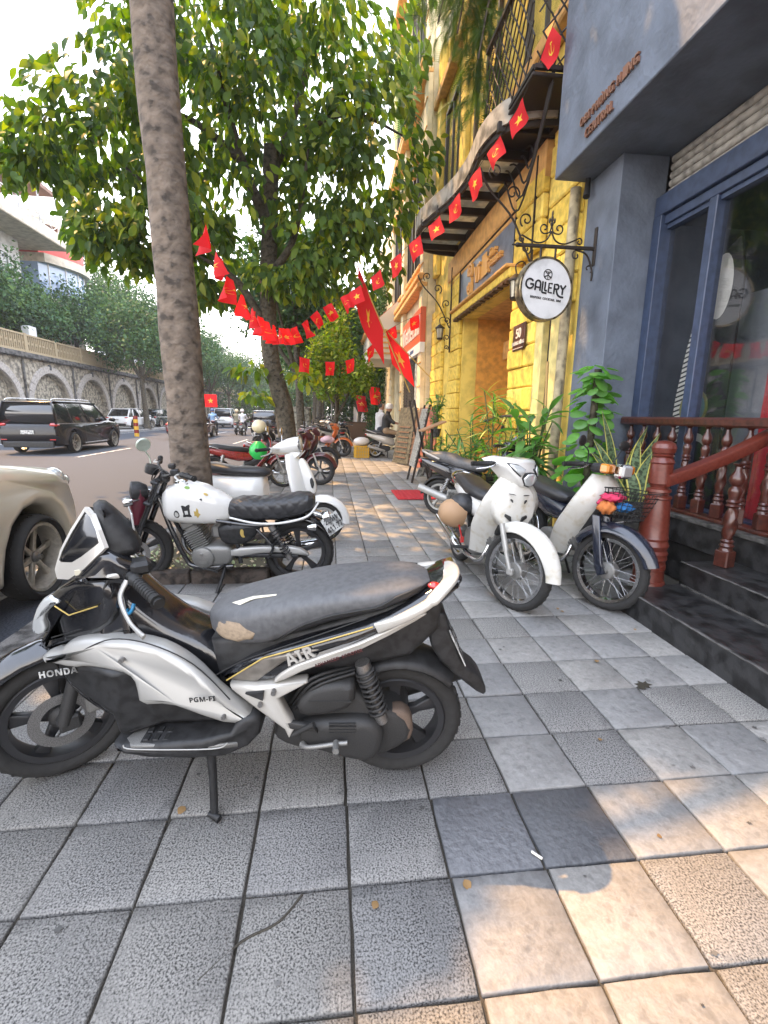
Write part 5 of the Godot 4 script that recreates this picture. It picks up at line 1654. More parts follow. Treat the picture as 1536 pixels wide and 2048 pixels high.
func bike_materials():
	var dust := noise_tex("dust", 0.02, 6, [[0.0, Color(1, 1, 1)], [0.45, Color(0.95, 0.95, 0.95)], [0.6, Color(0.8, 0.8, 0.8)], [1.0, Color(0.6, 0.6, 0.6)]])
	var dusty := noise_tex("dusty_rough", 0.03, 5, [[0.0, 0.1], [0.4, 0.3], [0.7, 0.75], [1.0, 1.0]])
	mat("rubber", lin(0.022, 0.021, 0.02), 0.85, 0.0, {"tex": blotch(), "nrm": nfine(), "ns": 0.25, "scale": 4.0})
	mat("rubber_grip", lin(0.015, 0.015, 0.015), 0.6)
	mat("chrome", lin(0.6, 0.6, 0.6), 0.16, 1.0, {"tex": blotch(), "scale": 5.0})
	mat("steel", lin(0.32, 0.31, 0.3), 0.4, 0.85, {"tex": speck(), "scale": 4.0})
	mat("silver", lin(0.36, 0.352, 0.33), 0.42, 0.35, {"coat": 0.35, "cr": 0.2})
	mat("pearl", lin(0.46, 0.44, 0.4), 0.36, 0.2, {"coat": 0.6, "cr": 0.08})
	mat("bronze_grey", lin(0.26, 0.235, 0.205), 0.35, 0.5, {"tex": blotch(), "scale": 3.0})
	var gb := mat("gloss_black", lin(0.014, 0.0145, 0.017), 0.25, 0.0, {"tex": dust, "nrm": noise_tex("scratch", 0.05, 4, [], 512, FastNoiseLite.TYPE_SIMPLEX_SMOOTH, 3.0, 0.15), "ns": 0.12, "scale": 3.0, "coat": 0.8, "cr": 0.12})
	gb.roughness_texture = dusty
	mat("matt_black", lin(0.022, 0.022, 0.023), 0.55, 0.0, {"tex": grime(), "nrm": nfine(), "ns": 0.2, "scale": 5.0})
	mat("engine_black", lin(0.035, 0.034, 0.033), 0.6, 0.2, {"tex": speck(), "nrm": nfine(), "ns": 0.2, "scale": 4.0})
	mat("cast_metal", lin(0.27, 0.265, 0.25), 0.48, 0.55, {"tex": speck(), "nrm": nfine(), "ns": 0.2, "scale": 5.0})
	mat("rusty_metal", lin(0.17, 0.12, 0.09), 0.75, 0.3, {"tex": speck(), "scale": 6.0})
	mat("seat_vinyl", lin(0.095, 0.096, 0.1), 0.5, 0.0, {"tex": blotch(), "nrm": nfine(), "ns": 0.18, "scale": 5.0})
	mat("seat_black", lin(0.022, 0.022, 0.024), 0.42, 0.0, {"nrm": nfine(), "ns": 0.15, "scale": 6.0})
	mat("torn_foam", lin(0.34, 0.26, 0.18), 0.9, 0.0, {"tex": blotch(), "scale": 8.0})
	mat("bone", lin(0.62, 0.58, 0.46), 0.6)
	mat("gold_line", lin(0.5, 0.36, 0.1), 0.4, 0.3)
	mat("lens_clear", lin(0.55, 0.57, 0.57), 0.08, 0.25, {"spec": 0.9, "coat": 1.0})
	mat("lens_red", lin(0.4, 0.015, 0.012), 0.15, 0.0, {"coat": 1.0})
	mat("lens_amber", lin(0.6, 0.2, 0.02), 0.15, 0.0, {"coat": 1.0})
	mat("plate_white", lin(0.6, 0.6, 0.57), 0.55, 0.0, {"tex": grime(), "scale": 3.0})
	mat("ink", lin(0.015, 0.015, 0.015), 0.6)
	mat("white_paint", lin(0.66, 0.65, 0.62), 0.28, 0.0, {"coat": 0.8, "cr": 0.08})
	mat("worn_white", lin(0.58, 0.565, 0.52), 0.4, 0.0, {"tex": noise_tex("wornw", 0.016, 6, [[0.0, Color(0.72, 0.66, 0.54)], [0.22, Color(0.93, 0.9, 0.84)], [0.4, Color(1, 1, 1)], [1.0, Color(1, 1, 1)]]), "scale": 1.2, "coat": 0.4, "cr": 0.2})
	mat("navy_paint", lin(0.014, 0.018, 0.032), 0.25, 0.0, {"tex": dust, "scale": 3.0, "coat": 0.7})
	mat("red_paint", lin(0.3, 0.022, 0.018), 0.25, 0.0, {"tex": dust, "scale": 3.0, "coat": 0.8})
	mat("maroon_paint", lin(0.1, 0.018, 0.02), 0.28, 0.0, {"tex": dust, "scale": 3.0, "coat": 0.8})
	mat("orange_paint", lin(0.5, 0.12, 0.02), 0.3, 0.0, {"coat": 0.7})
	mat("tan_leather", lin(0.36, 0.22, 0.12), 0.6)
	mat("disc_black", lin(0.03, 0.03, 0.032), 0.4, 0.3)

func lean_place(t: Node3D, x: float, s: float, theta: float, lean: float):
	t.position = V(x, 0, s)
	t.rotation = Vector3(deg_to_rad(-lean), deg_to_rad(theta), 0)

func build_bikes():
	bike_materials()
	build_scooter_a()
	build_bike_b()
	build_scooter_c()
	build_underbones()

# ---- the black and silver scooter in the foreground
func build_scooter_a():
	var t := thing("foreground_scooter", "black and silver scooter with torn grey seat leaning on its stand in the foreground", "scooter")
	lean_place(t, 0.33, 1.61, 175, 5)
	var WB := 1.335
	var mb: MB
	wheel(t, "rear_wheel", T(Vector3(0.085, 0.242, 0)), 0.242, 0.052, "cast5", mats.disc_black, mats.engine_black)
	wheel(t, "front_wheel", T(Vector3(WB, 0.25, 0), Vector3(0, 36, 0)), 0.25, 0.046, "cast5", mats.disc_black, mats.engine_black, true)
	# front fender and fork, turned with the wheel
	var q := T(Vector3(WB, 0, 0), Vector3(0, 36, 0))
	mb = MB.new()
	var rings := []
	for i in 15:
		var a := deg_to_rad(lerp(-6.0, 176.0, i / 14.0))
		var r0: float = 0.292 + 0.02 * sin(PI * i / 14.0)
		var w: float = 0.068 * (0.45 + 0.55 * sin(PI * clamp(i / 14.0, 0.12, 0.9)))
		var ring := PackedVector3Array()
		for k in 9:
			var b := lerp(-1.0, 1.0, k / 8.0) as float
			ring.append(Vector3(cos(a) * (r0 - 0.05 * b * b), 0.25 + sin(a) * (r0 - 0.05 * b * b), b * w))
		for k in 9:
			var b := lerp(1.0, -1.0, k / 8.0) as float
			ring.append(Vector3(cos(a) * (r0 - 0.006 - 0.05 * b * b), 0.25 + sin(a) * (r0 - 0.006 - 0.05 * b * b), b * (w - 0.004)))
		rings.append(ring)
	mb.loft(rings); obj("front_fender", mb, mats.gloss_black, t, q)
	for s in [-1, 1]:
		mb = MB.new()
		mb.tube([Vector3(-0.2, 0.72, s * 0.05), Vector3(-0.07, 0.45, s * 0.08), Vector3(0.0, 0.25, s * 0.08)], [0.022, 0.024, 0.022], 10)
		mb.box(Vector3(-0.02, 0.25, s * 0.08), Vector3(0.07, 0.06, 0.03), Transform3D.IDENTITY, 0.008)
		obj("fork_leg", mb, mats.engine_black, t, q)
	mb = MB.new(); mb.box(Vector3(-0.1, 0.31, -0.075), Vector3(0.05, 0.1, 0.035), T(Vector3.ZERO, Vector3(0, 0, 0)), 0.01); obj("brake_caliper", mb, mats.cast_metal, t, q)
	# seat: lofted cushion with piping and torn patches
	var sec := [[0.738, 0.655, 0.69, 0.04], [0.715, 0.628, 0.71, 0.09], [0.66, 0.606, 0.73, 0.128], [0.6, 0.6, 0.745, 0.142], [0.53, 0.605, 0.765, 0.148], [0.44, 0.648, 0.785, 0.152], [0.32, 0.697, 0.806, 0.155], [0.16, 0.737, 0.82, 0.15], [0.07, 0.77, 0.824, 0.125], [0.02, 0.79, 0.822, 0.095], [-0.01, 0.806, 0.815, 0.05]]
	var seat_pt := func(x: float, an: float, off: float) -> Vector3:
		var i := 0
		while i < sec.size() - 2 and sec[i + 1][0] > x: i += 1
		var f: float = clamp((sec[i][0] - x) / (sec[i][0] - sec[i + 1][0]), 0.0, 1.0)
		var yb: float = lerp(sec[i][1], sec[i + 1][1], f)
		var yt: float = lerp(sec[i][2], sec[i + 1][2], f)
		var w: float = lerp(sec[i][3], sec[i + 1][3], f)
		var c := cos(an); var s := sin(an)
		return Vector3(x, (yb + yt) / 2 + sign(s) * pow(abs(s), 0.62) * ((yt - yb) / 2 + off), sign(c) * pow(abs(c), 0.5) * (w + off))
	mb = MB.new()
	rings = []
	for i in 41:
		var x: float = lerp(0.738, -0.01, i / 40.0)
		var ring := PackedVector3Array()
		for k in 28: ring.append(seat_pt.call(x, TAU * k / 28.0, 0.0))
		rings.append(ring)
	mb.loft(rings)
	var seat := obj("seat", mb, mats.seat_vinyl, t)
	var pipe := func(x: float) -> float:
		var tb := [[0.56, -1.0], [0.535, -0.98], [0.5, -0.78], [0.46, -0.46], [0.41, -0.18], [0.3, -0.1], [0.18, -0.12], [0.09, 0.08], [0.0, 0.3]]
		for i in tb.size() - 1:
			if x >= tb[i + 1][0]: return lerp(tb[i][1], tb[i + 1][1], clamp((tb[i][0] - x) / (tb[i][0] - tb[i + 1][0]), 0, 1))
		return 0.3
	for s in [1, -1]:
		mb = MB.new()
		var pp := []
		for i in 25:
			var x: float = lerp(0.55, 0.02, i / 24.0)
			pp.append(seat_pt.call(x, PI - asin(pipe.call(x)), 0.002) * Vector3(1, 1, s))
		mb.tube(pp, 0.0035, 6); obj("piping", mb, mats.ink, seat)
		mb = MB.new()
		mb.sheet(func(u, v):
			var x: float = lerp(0.545, -0.005, u)
			return seat_pt.call(x, lerp(PI - asin(pipe.call(x)), PI * 1.5, v), 0.0015) * Vector3(1, 1, s), 30, 8)
		obj("seat_skirt", mb, mats.seat_black, seat)
	mb = MB.new()
	var tear := v2([0.7, 3.3, 0.69, 3.62, 0.66, 3.48, 0.62, 3.6, 0.585, 3.36, 0.57, 3.4, 0.56, 3.18, 0.59, 3.1, 0.61, 2.9, 0.65, 2.78, 0.685, 2.9])
	tear_patch(mb, tear, seat_pt, 0.0022); obj("torn_patch", mb, mats.torn_foam, seat)
	mb = MB.new()
	tear_patch(mb, v2([0.655, 1.75, 0.62, 1.95, 0.575, 1.8, 0.5, 1.86, 0.5, 1.79, 0.585, 1.66]), seat_pt, 0.003); obj("torn_patch", mb, mats.bone, seat)
	# tail body
	var taper := func(v: Vector3) -> Vector3:
		var k: float = 1.0 - 0.42 * clamp((0.25 - v.x) / 0.36, 0.0, 1.0) - 0.25 * clamp((v.x - 0.5) / 0.2, 0.0, 1.0)
		return Vector3(v.x, v.y, v.z * k)
	var tail := smooth2(v2([0.703, 0.500, 0.535, 0.600, 0.315, 0.672, 0.165, 0.715, 0.025, 0.785, -0.093, 0.850, -0.118, 0.836, -0.096, 0.798, -0.029, 0.735, 0.119, 0.660, 0.316, 0.581, 0.437, 0.523, 0.504, 0.500, 0.565, 0.477, 0.665, 0.473]), 1)
	mb = MB.new(); mb.plate(tail, -0.172, 0.172, 0.035, Transform3D.IDENTITY, taper, 3); obj("tail_body", mb, mats.gloss_black, t)
	for s in [-1.0, 1.0]:
		var side := Transform3D(Basis.from_scale(Vector3(1, 1, s)), Vector3.ZERO)
		mb = MB.new(); mb.plate(smooth2(v2([0.507, 0.511, 0.466, 0.552, 0.406, 0.585, 0.165, 0.672, 0.018, 0.738, 0.002, 0.728, 0.165, 0.647, 0.380, 0.565, 0.487, 0.508]), 1), 0.15, 0.182, 0.006, side, taper, 2); obj("silver_stripe", mb, mats.pearl, t)
		mb = MB.new(); mb.plate(v2([0.661, 0.494, 0.533, 0.589, 0.405, 0.622, 0.353, 0.628, 0.465, 0.584, 0.562, 0.500]), 0.15, 0.1765, 0.004, side, taper, 1); obj("grey_wedge", mb, mats.bronze_grey, t)
		mb = MB.new(); mb.tube([Vector3(0.66, 0.502, s * 0.158), Vector3(0.533, 0.596, s * 0.174), Vector3(0.35, 0.655, s * 0.176), Vector3(0.18, 0.705, s * 0.166)], 0.0028, 5); obj("gold_line", mb, mats.gold_line, t)
		# front side panel, sweeping down to the foot board
		mb = MB.new()
		var bulge := func(v: Vector3) -> Vector3:
			return Vector3(v.x, v.y, v.z - 0.055 * clamp((v.x - 1.0) / 0.26, 0.0, 1.0) - 0.045 * clamp((v.y - 0.5) / 0.16, 0.0, 1.0) - 0.02 * clamp((0.7 - v.x) / 0.15, 0.0, 1.0))
		mb.plate(smooth2(v2([1.184, 0.598, 1.174, 0.623, 1.085, 0.653, 0.976, 0.661, 0.870, 0.645, 0.801, 0.613, 0.744, 0.573, 0.693, 0.523, 0.630, 0.448, 0.553, 0.372, 0.636, 0.362, 0.758, 0.420, 0.830, 0.452, 0.925, 0.447, 0.928, 0.519, 0.954, 0.552, 1.014, 0.564, 1.093, 0.564, 1.143, 0.552, 1.255, 0.562, 1.256, 0.582]), 1), 0.15, 0.222, 0.022, side, bulge, 3)
		obj("side_panel", mb, mats.silver, t)
		mb = MB.new()
		var bulge2 := func(v: Vector3) -> Vector3:
			return Vector3(v.x, v.y, v.z - 0.055 * clamp((0.99 - v.x) / 0.07, 0, 1) - 0.1 * clamp((v.x - 1.0) / 0.26, 0.0, 1.0) - 0.05 * clamp((0.36 - v.y) / 0.1, 0, 1) * clamp((v.x - 0.9) / 0.1, 0, 1))
		mb.plate(smooth2(v2([1.245, 0.535, 1.148, 0.568, 1.008, 0.572, 0.949, 0.562, 0.905, 0.519, 0.905, 0.44, 0.826, 0.467, 0.754, 0.435, 0.633, 0.375, 0.654, 0.334, 0.955, 0.324, 1.015, 0.265, 1.035, 0.293, 1.012, 0.396, 1.068, 0.416, 1.167, 0.454]), 1), 0.11, 0.212, 0.02, side, bulge2, 2)
		obj("leg_shield_wing", mb, mats.matt_black, t)
		mb = MB.new()
		mb.plate(smooth2(v2([1.320, 0.561, 1.292, 0.532, 1.180, 0.522, 1.053, 0.528, 0.995, 0.42, 1.006, 0.362, 1.108, 0.367, 1.212, 0.406, 1.281, 0.483]), 1), 0.02, 0.19, 0.02, side, func(v): return Vector3(v.x, v.y, v.z * (1.0 - 0.85 * clamp((v.x - 1.0) / 0.34, 0, 1))), 2)
		obj("beak", mb, mats.gloss_black, t)
		# foot board with rubber pads
		mb = MB.new()
		mb.plate(v2([0.95, 0.1, 0.64, 0.1, 0.62, 0.225, 0.7, 0.235, 0.96, 0.235, 0.99, 0.2]), 0.0, 0.02, 0.006, Transform3D(Basis(Vector3(1, 0, 0), Vector3(0, 0, s), Vector3(0, 1, 0)), Vector3(0, 0.292, 0)))
		var fb := obj("foot_board", mb, mats.cast_metal, t)
		for k in 9:
			for j in 2:
				mb = MB.new()
				mb.box(Vector3(0.92 - 0.032 * k, 0.315, s * (0.168 + 0.036 * j)), Vector3(0.018, 0.008, 0.028), T(Vector3.ZERO, Vector3(0, 0, 0)), 0.002)
				obj("pad", mb, mats.rubber_grip, fb)
		mb = MB.new(); mb.plate(smooth2(v2([1.025, 0.320, 0.978, 0.262, 0.696, 0.255, 0.553, 0.298, 0.547, 0.402, 0.616, 0.395, 0.65, 0.335, 0.99, 0.306]), 1), 0.03, 0.238, 0.016, side, func(v): return Vector3(v.x, v.y, v.z - 0.03 * clamp((0.66 - v.x) / 0.1, 0, 1))); obj("under_cover", mb, mats.matt_black, t)
		mb = MB.new(); mb.tube(curve3([Vector3(0.985, 0.312, s * 0.232), Vector3(0.95, 0.3, s * 0.238), Vector3(0.7, 0.3, s * 0.238), Vector3(0.65, 0.318, s * 0.232)], 5), 0.0024, 5); obj("trim_line", mb, mats.silver, t)
		# passenger peg bracket
		mb = MB.new(); mb.plate(v2([0.649, 0.491, 0.559, 0.497, 0.397, 0.510, 0.391, 0.498, 0.483, 0.460, 0.445, 0.366, 0.438, 0.338, 0.457, 0.302, 0.472, 0.338, 0.558, 0.406, 0.644, 0.472]), 0.15, 0.2, 0.012, side, func(v): return Vector3(v.x, v.y, v.z - 0.03 * clamp((v.x - 0.5) / 0.15, 0, 1) - 0.035 * clamp((0.46 - v.x) / 0.08, 0, 1) * clamp((v.y - 0.46) / 0.04, 0, 1)), 2); obj("peg_bracket", mb, mats.pearl, t)
		mb = MB.new(); mb.plate(v2([0.59, 0.482, 0.53, 0.487, 0.535, 0.455]), 0.19, 0.2015, 0.0, side); obj("bracket_slot", mb, mats.matt_black, t)
		for p in [[0.5, 0.482, 0.203], [0.545, 0.437, 0.203], [0.66, 0.405, 0.222], [0.97, 0.6, 0.2]]:
			mb = MB.new(); mb.tube([Vector3(p[0], p[1], s * (p[2] - 0.02)), Vector3(p[0], p[1], s * p[2])], [0.009, 0.008], 10); obj("bolt", mb, mats.steel, t)
		mb = MB.new(); mb.tube([Vector3(0.45, 0.31, s * 0.19), Vector3(0.37, 0.375, s * 0.215)], [0.008, 0.009], 7); mb.plate(v2([0, 0, 0.1, 0.02, 0.11, 0.045, 0.02, 0.03]), 0, 0.02, 0.004, T(Vector3(0.36, 0.325, s * 0.2), Vector3(0, 0, 0))); obj("passenger_peg", mb, mats.engine_black, t)
		# nose: the flank of the front cover and its lamp
		mb = MB.new()
		mb.plate(smooth2(v2([1.238, 0.772, 1.1, 0.85, 1.0, 0.845, 0.985, 0.752, 1.03, 0.67, 1.128, 0.62, 1.245, 0.575, 1.33, 0.535, 1.34, 0.555, 1.31, 0.6, 1.28, 0.64, 1.3, 0.69]), 1), 0.01, 0.135, 0.03, side, func(v): return Vector3(v.x, v.y, v.z * (1.0 - 0.78 * clamp((v.x - 1.06) / 0.29, 0, 1))), 3)
		obj("nose_cover", mb, mats.gloss_black, t)
		mb = MB.new()
		mb.plate(smooth2(v2([1.246, 0.762, 1.296, 0.715, 1.336, 0.648, 1.347, 0.610, 1.331, 0.594, 1.280, 0.620, 1.285, 0.673, 1.232, 0.724, 1.185, 0.750]), 1), 0.008, 0.1, 0.014, side, func(v): return Vector3(v.x + 0.006, v.y, v.z * (1.0 - 0.62 * clamp((v.x - 1.18) / 0.16, 0, 1))), 3)
		obj("headlight", mb, mats.lens_clear, t)
		mb = MB.new(); mb.tube([Vector3(1.21, 0.74, s * 0.1), Vector3(1.16, 0.715, s * 0.115), Vector3(1.05, 0.76, s * 0.138)], 0.0025, 5); obj("gold_line", mb, mats.gold_line, t)
	# seams and cables
	for e in [[[1.1, 0.62, -0.165], [1.0, 0.665, -0.175], [0.88, 0.65, -0.18], [0.75, 0.58, -0.185], [0.64, 0.46, -0.2]], [[0.72, 0.5, -0.15], [0.6, 0.58, -0.165], [0.4, 0.66, -0.17], [0.2, 0.73, -0.155]], [[1.27, 0.6, -0.06], [1.16, 0.65, -0.1], [1.05, 0.7, -0.125], [1.0, 0.8, -0.13]]]:
		mb = MB.new(); mb.tube(curve3(e.map(func(p): return Vector3(p[0], p[1], p[2])), 5), 0.0022, 5); obj("seam", mb, mats.ink, t)
	for k in 3:
		mb = MB.new(); mb.tube(curve3([Vector3(1.0 - 0.02 * k, 0.86, -0.12 + 0.03 * k), Vector3(1.03, 0.8 - 0.02 * k, -0.13), Vector3(1.02, 0.72, -0.1)], 5), 0.0045, 6); obj("cable", mb, mats.rubber_grip, t)
	for k in 3:
		mb = MB.new(); mb.tube(curve3([Vector3(0.47, 0.3 + 0.03 * k, -0.1), Vector3(0.38, 0.47 + 0.02 * k, -0.16), Vector3(0.24, 0.51, -0.13 + 0.02 * k)], 5), 0.006, 6); obj("cable", mb, mats.rubber_grip, t)
	# lettering on the left side
	var lft := Basis(Vector3(-1, 0, 0), Vector3.UP, Vector3(0, 0, -1))
	obj("lettering", text("AIR", 0.058, 0.006), mats.pearl, t, Transform3D(lft * Basis(Vector3(0, 0, 1), 0.4), Vector3(0.415, 0.606, -0.176)))
	obj("lettering", text("ADVANCED  SCOOTER", 0.016, 0.001), mats.maroon_paint, t, Transform3D(lft * Basis(Vector3(0, 0, 1), 0.37), Vector3(0.29, 0.602, -0.1825)))
	obj("lettering", text("PGM-FI", 0.024, 0.002), mats.ink, t, Transform3D(lft * Basis(Vector3(0, 0, 1), 0.08), Vector3(0.72, 0.478, -0.2225)))
	obj("lettering", text("HONDA", 0.03, 0.003), mats.plate_white, t, Transform3D(lft * Basis(Vector3.UP, 0.3) , Vector3(1.185, 0.545, -0.178)))
	# spine, inner shield, under-seat body
	mb = MB.new(); mb.plate(smooth2(v2([1.03, 0.84, 0.95, 0.75, 0.889, 0.69, 0.830, 0.645, 0.733, 0.60, 0.69, 0.56, 0.6, 0.5, 0.6, 0.36, 0.95, 0.34, 1.06, 0.42, 1.1, 0.7]), 2), -0.1, 0.1, 0.045, Transform3D.IDENTITY, null, 3); obj("spine", mb, mats.gloss_black, t)
	mb = MB.new(); mb.plate(v2([1.06, 0.84, 1.0, 0.84, 0.94, 0.6, 0.93, 0.34, 1.0, 0.34, 1.08, 0.5]), -0.17, 0.17, 0.03, Transform3D.IDENTITY, func(v): return Vector3(v.x, v.y, v.z * (0.5 + 0.5 * clamp((0.76 - v.y) / 0.2, 0, 1)))); obj("inner_shield", mb, mats.gloss_black, t)
	mb = MB.new(); mb.plate(v2([0.72, 0.62, 0.6, 0.63, 0.4, 0.66, 0.1, 0.76, -0.05, 0.79, -0.04, 0.66, 0.05, 0.56, 0.3, 0.5, 0.6, 0.42, 0.7, 0.45]), -0.11, 0.11, 0.02); obj("under_seat_body", mb, mats.matt_black, t)
	# hook and small sticker
	mb = MB.new(); mb.tube(curve3([Vector3(0.99, 0.735, -0.08), Vector3(0.97, 0.725, -0.12), Vector3(0.95, 0.74, -0.13), Vector3(0.945, 0.76, -0.12)], 4), 0.006, 6); obj("bag_hook", mb, mat("hook_blue", lin(0.02, 0.2, 0.4), 0.3), t)
	# engine and transmission
	mb = MB.new(); mb.plate(smooth2(v2([0.53, 0.27, 0.46, 0.38, 0.372, 0.44, 0.250, 0.45, 0.17, 0.37, 0.07, 0.34, 0.03, 0.25, 0.1, 0.18, 0.201, 0.155, 0.322, 0.185, 0.421, 0.19, 0.510, 0.225]), 1), -0.13, 0.1, 0.02); obj("engine_case", mb, mats.engine_black, t)
	mb = MB.new(); mb.plate(smooth2(v2([0.441, 0.324, 0.386, 0.344, 0.202, 0.356, 0.147, 0.322, 0.136, 0.264, 0.159, 0.196, 0.208, 0.170, 0.320, 0.205, 0.429, 0.245]), 2), -0.178, -0.1, 0.03, Transform3D.IDENTITY, null, 3)
	for k in 4: mb.box(Vector3(0.28, 0.31 + 0.012 * k, -0.178), Vector3(0.09, 0.004, 0.006))
	obj("transmission_cover", mb, mats.engine_black, t)
	mb = MB.new(); mb.plate(smooth2(v2([0.44, 0.417, 0.369, 0.486, 0.263, 0.497, 0.235, 0.483, 0.240, 0.404, 0.318, 0.37, 0.42, 0.36]), 1), -0.172, -0.02, 0.022); mb.box(Vector3(0.32, 0.43, -0.172), Vector3(0.14, 0.006, 0.008), T(Vector3.ZERO, Vector3(0, 0, 0))); obj("air_box", mb, mats.engine_black, t)
	mb = MB.new(); mb.plate(smooth2(v2([0.10, 0.3, 0.13, 0.352, 0.055, 0.35, 0.03, 0.28, 0.045, 0.215, 0.115, 0.215]), 1), -0.125, -0.06, 0.015); obj("rear_hub_cover", mb, mats.rusty_metal, t)
	mb = MB.new()
	for k in 4: mb.tube([Vector3(0.42, 0.2 - 0.01 * k, -0.08), Vector3(0.2, 0.16, -0.06 + 0.03 * k)], 0.012, 6)
	mb.box(Vector3(0.33, 0.15, -0.05), Vector3(0.1, 0.06, 0.12), T(Vector3.ZERO, Vector3(0, 0, 10)), 0.01); obj("centre_stand", mb, mats.rusty_metal, t)
	mb = MB.new(); mb.tube(curve3([Vector3(0.415, 0.262, -0.178), Vector3(0.39, 0.27, -0.2), Vector3(0.3, 0.288, -0.205), Vector3(0.262, 0.292, -0.205)], 4), [0.014, 0.012, 0.01, 0.009, 0.008, 0.008, 0.008, 0.008, 0.008, 0.008, 0.008, 0.008, 0.008], 7); mb.tube([Vector3(0.3, 0.29, -0.2), Vector3(0.298, 0.293, -0.245)], 0.011, 8); obj("kick_starter", mb, mats.cast_metal, t)
	for k in 5:
		mb = MB.new(); mb.tube([Vector3(0.3, 0.29, -0.2), Vector3(0.3, 0.291, -0.204)], 0.001, 4)
	shock(t, Vector3(0.215, 0.555, -0.135), Vector3(0.145, 0.32, -0.135), mats.engine_black)
	shock(t, Vector3(0.215, 0.555, 0.13), Vector3(0.145, 0.32, 0.13), mats.chrome)
	mb = MB.new(); mb.tube([Vector3(0.35, 0.2, 0.12), Vector3(0.15, 0.24, 0.15), Vector3(-0.2, 0.36, 0.15)], [0.03, 0.06, 0.055], 14); obj("exhaust", mb, mats.engine_black, t)
	# rear mudguard, flap, plate, lamp
	mb = MB.new()
	rings = []
	for i in 13:
		var a := deg_to_rad(lerp(35.0, 135.0, i / 12.0))
		var ring := PackedVector3Array()
		for k in 9: ring.append(Vector3(0.085 + cos(a) * (0.29 - 0.04 * pow(k / 4.0 - 1.0, 2)), 0.242 + sin(a) * (0.3 - 0.04 * pow(k / 4.0 - 1.0, 2)), 0.095 * (k / 4.0 - 1.0)))
		for k in 9: ring.append(Vector3(0.085 + cos(a) * (0.282 - 0.04 * pow(1.0 - k / 4.0, 2)), 0.242 + sin(a) * (0.292 - 0.04 * pow(1.0 - k / 4.0, 2)), 0.09 * (1.0 - k / 4.0)))
		rings.append(ring)
	mb.loft(rings); obj("rear_mudguard", mb, mats.matt_black, t)
	mb = MB.new(); mb.plate(smooth2(v2([0.0, 0.66, -0.032, 0.54, -0.132, 0.438, -0.220, 0.356, -0.240, 0.374, -0.205, 0.447, -0.145, 0.489, -0.085, 0.64, -0.06, 0.72]), 1), -0.075, 0.075, 0.012, Transform3D.IDENTITY, func(v): return Vector3(v.x, v.y, v.z * (1.0 - 0.35 * clamp((-0.1 - v.x) / 0.14, 0, 1)))); obj("rear_flap", mb, mats.matt_black, t)
	plate_number(t, Transform3D(Basis(Vector3(0, 0, 1), Vector3(0.42, 0.9, 0).normalized(), Vector3(-0.9, 0.42, 0).normalized()), Vector3(-0.112, 0.575, 0)), "29-H1", "307.52")
	mb = MB.new(); mb.plate(smooth2(v2([-0.115, 0.838, -0.09, 0.8, -0.03, 0.742, 0.06, 0.708, 0.03, 0.74, -0.04, 0.79]), 1), -0.085, 0.085, 0.02); obj("tail_lamp", mb, mats.lens_clear, t)
	mb = MB.new(); mb.ell(Vector3(-0.02, 0.812, -0.085), Vector3(0.022, 0.012, 0.018)); obj("red_badge", mb, mats.lens_red, t)
	# grab rail round the back of the seat
	mb = MB.new()
	var gp := curve3([Vector3(0.17, 0.698, -0.162), Vector3(0.085, 0.736, -0.163), Vector3(0.01, 0.776, -0.152), Vector3(-0.035, 0.812, -0.13), Vector3(-0.068, 0.834, -0.095), Vector3(-0.082, 0.836, -0.04), Vector3(-0.08, 0.828, 0.03), Vector3(-0.05, 0.81, 0.085), Vector3(0.0, 0.79, 0.12), Vector3(0.08, 0.765, 0.14)], 6)
	rings = []
	for i in gp.size():
		var d: Vector3 = (gp[min(i + 1, gp.size() - 1)] - gp[max(i - 1, 0)]).normalized()
		var s := d.cross(Vector3(0.45, 0.9, 0)).normalized()
		var w2 := s.cross(d)
		var e := abs(i - (gp.size() - 1) / 2.0) / ((gp.size() - 1) / 2.0) as float
		var wd: float = 0.03 * (1.0 - 0.75 * pow(e, 6.0))
		rings.append(ring_se(gp[i], s * wd * (0.62 if e > 0.5 else 1.0), w2 * (0.009 + 0.01 * e), 0.7, 14))
	mb.loft(rings); obj("grab_rail", mb, mats.pearl, t)
	mb = MB.new(); mb.tube(curve3([Vector3(0.718, 0.262, -0.2), Vector3(0.714, 0.15, -0.22), Vector3(0.712, 0.03, -0.245)], 3), [0.017, 0.016, 0.015, 0.014, 0.014, 0.014, 0.013], 8); mb.tube([Vector3(0.73, 0.04, -0.245), Vector3(0.69, 0.034, -0.262)], [0.01, 0.014], 7); obj("side_stand", mb, mats.matt_black, t)
	# handlebar head, turned to the left
	var hd := Node3D.new(); hd.name = "handlebar_head"; t.add_child(hd); hd.transform = T(Vector3(1.04, 0, 0), Vector3(0, 31, 0))
	for s in [-1.0, 1.0]:
		var side := Transform3D(Basis.from_scale(Vector3(1, 1, s)), Vector3.ZERO)
		var vw := func(v: Vector3) -> Vector3: return v
		mb = MB.new()
		var P := [Vector3(0.07, 1.055, 0.004), Vector3(0.12, 0.985, 0.004), Vector3(0.155, 0.925, 0.004), Vector3(0.178, 0.865, 0.004), Vector3(0.176, 0.836, 0.012), Vector3(0.146, 0.836, 0.035), Vector3(0.1, 0.878, 0.08), Vector3(0.036, 0.95, 0.125), Vector3(0.046, 1.0, 0.09), Vector3(0.055, 1.04, 0.045)]
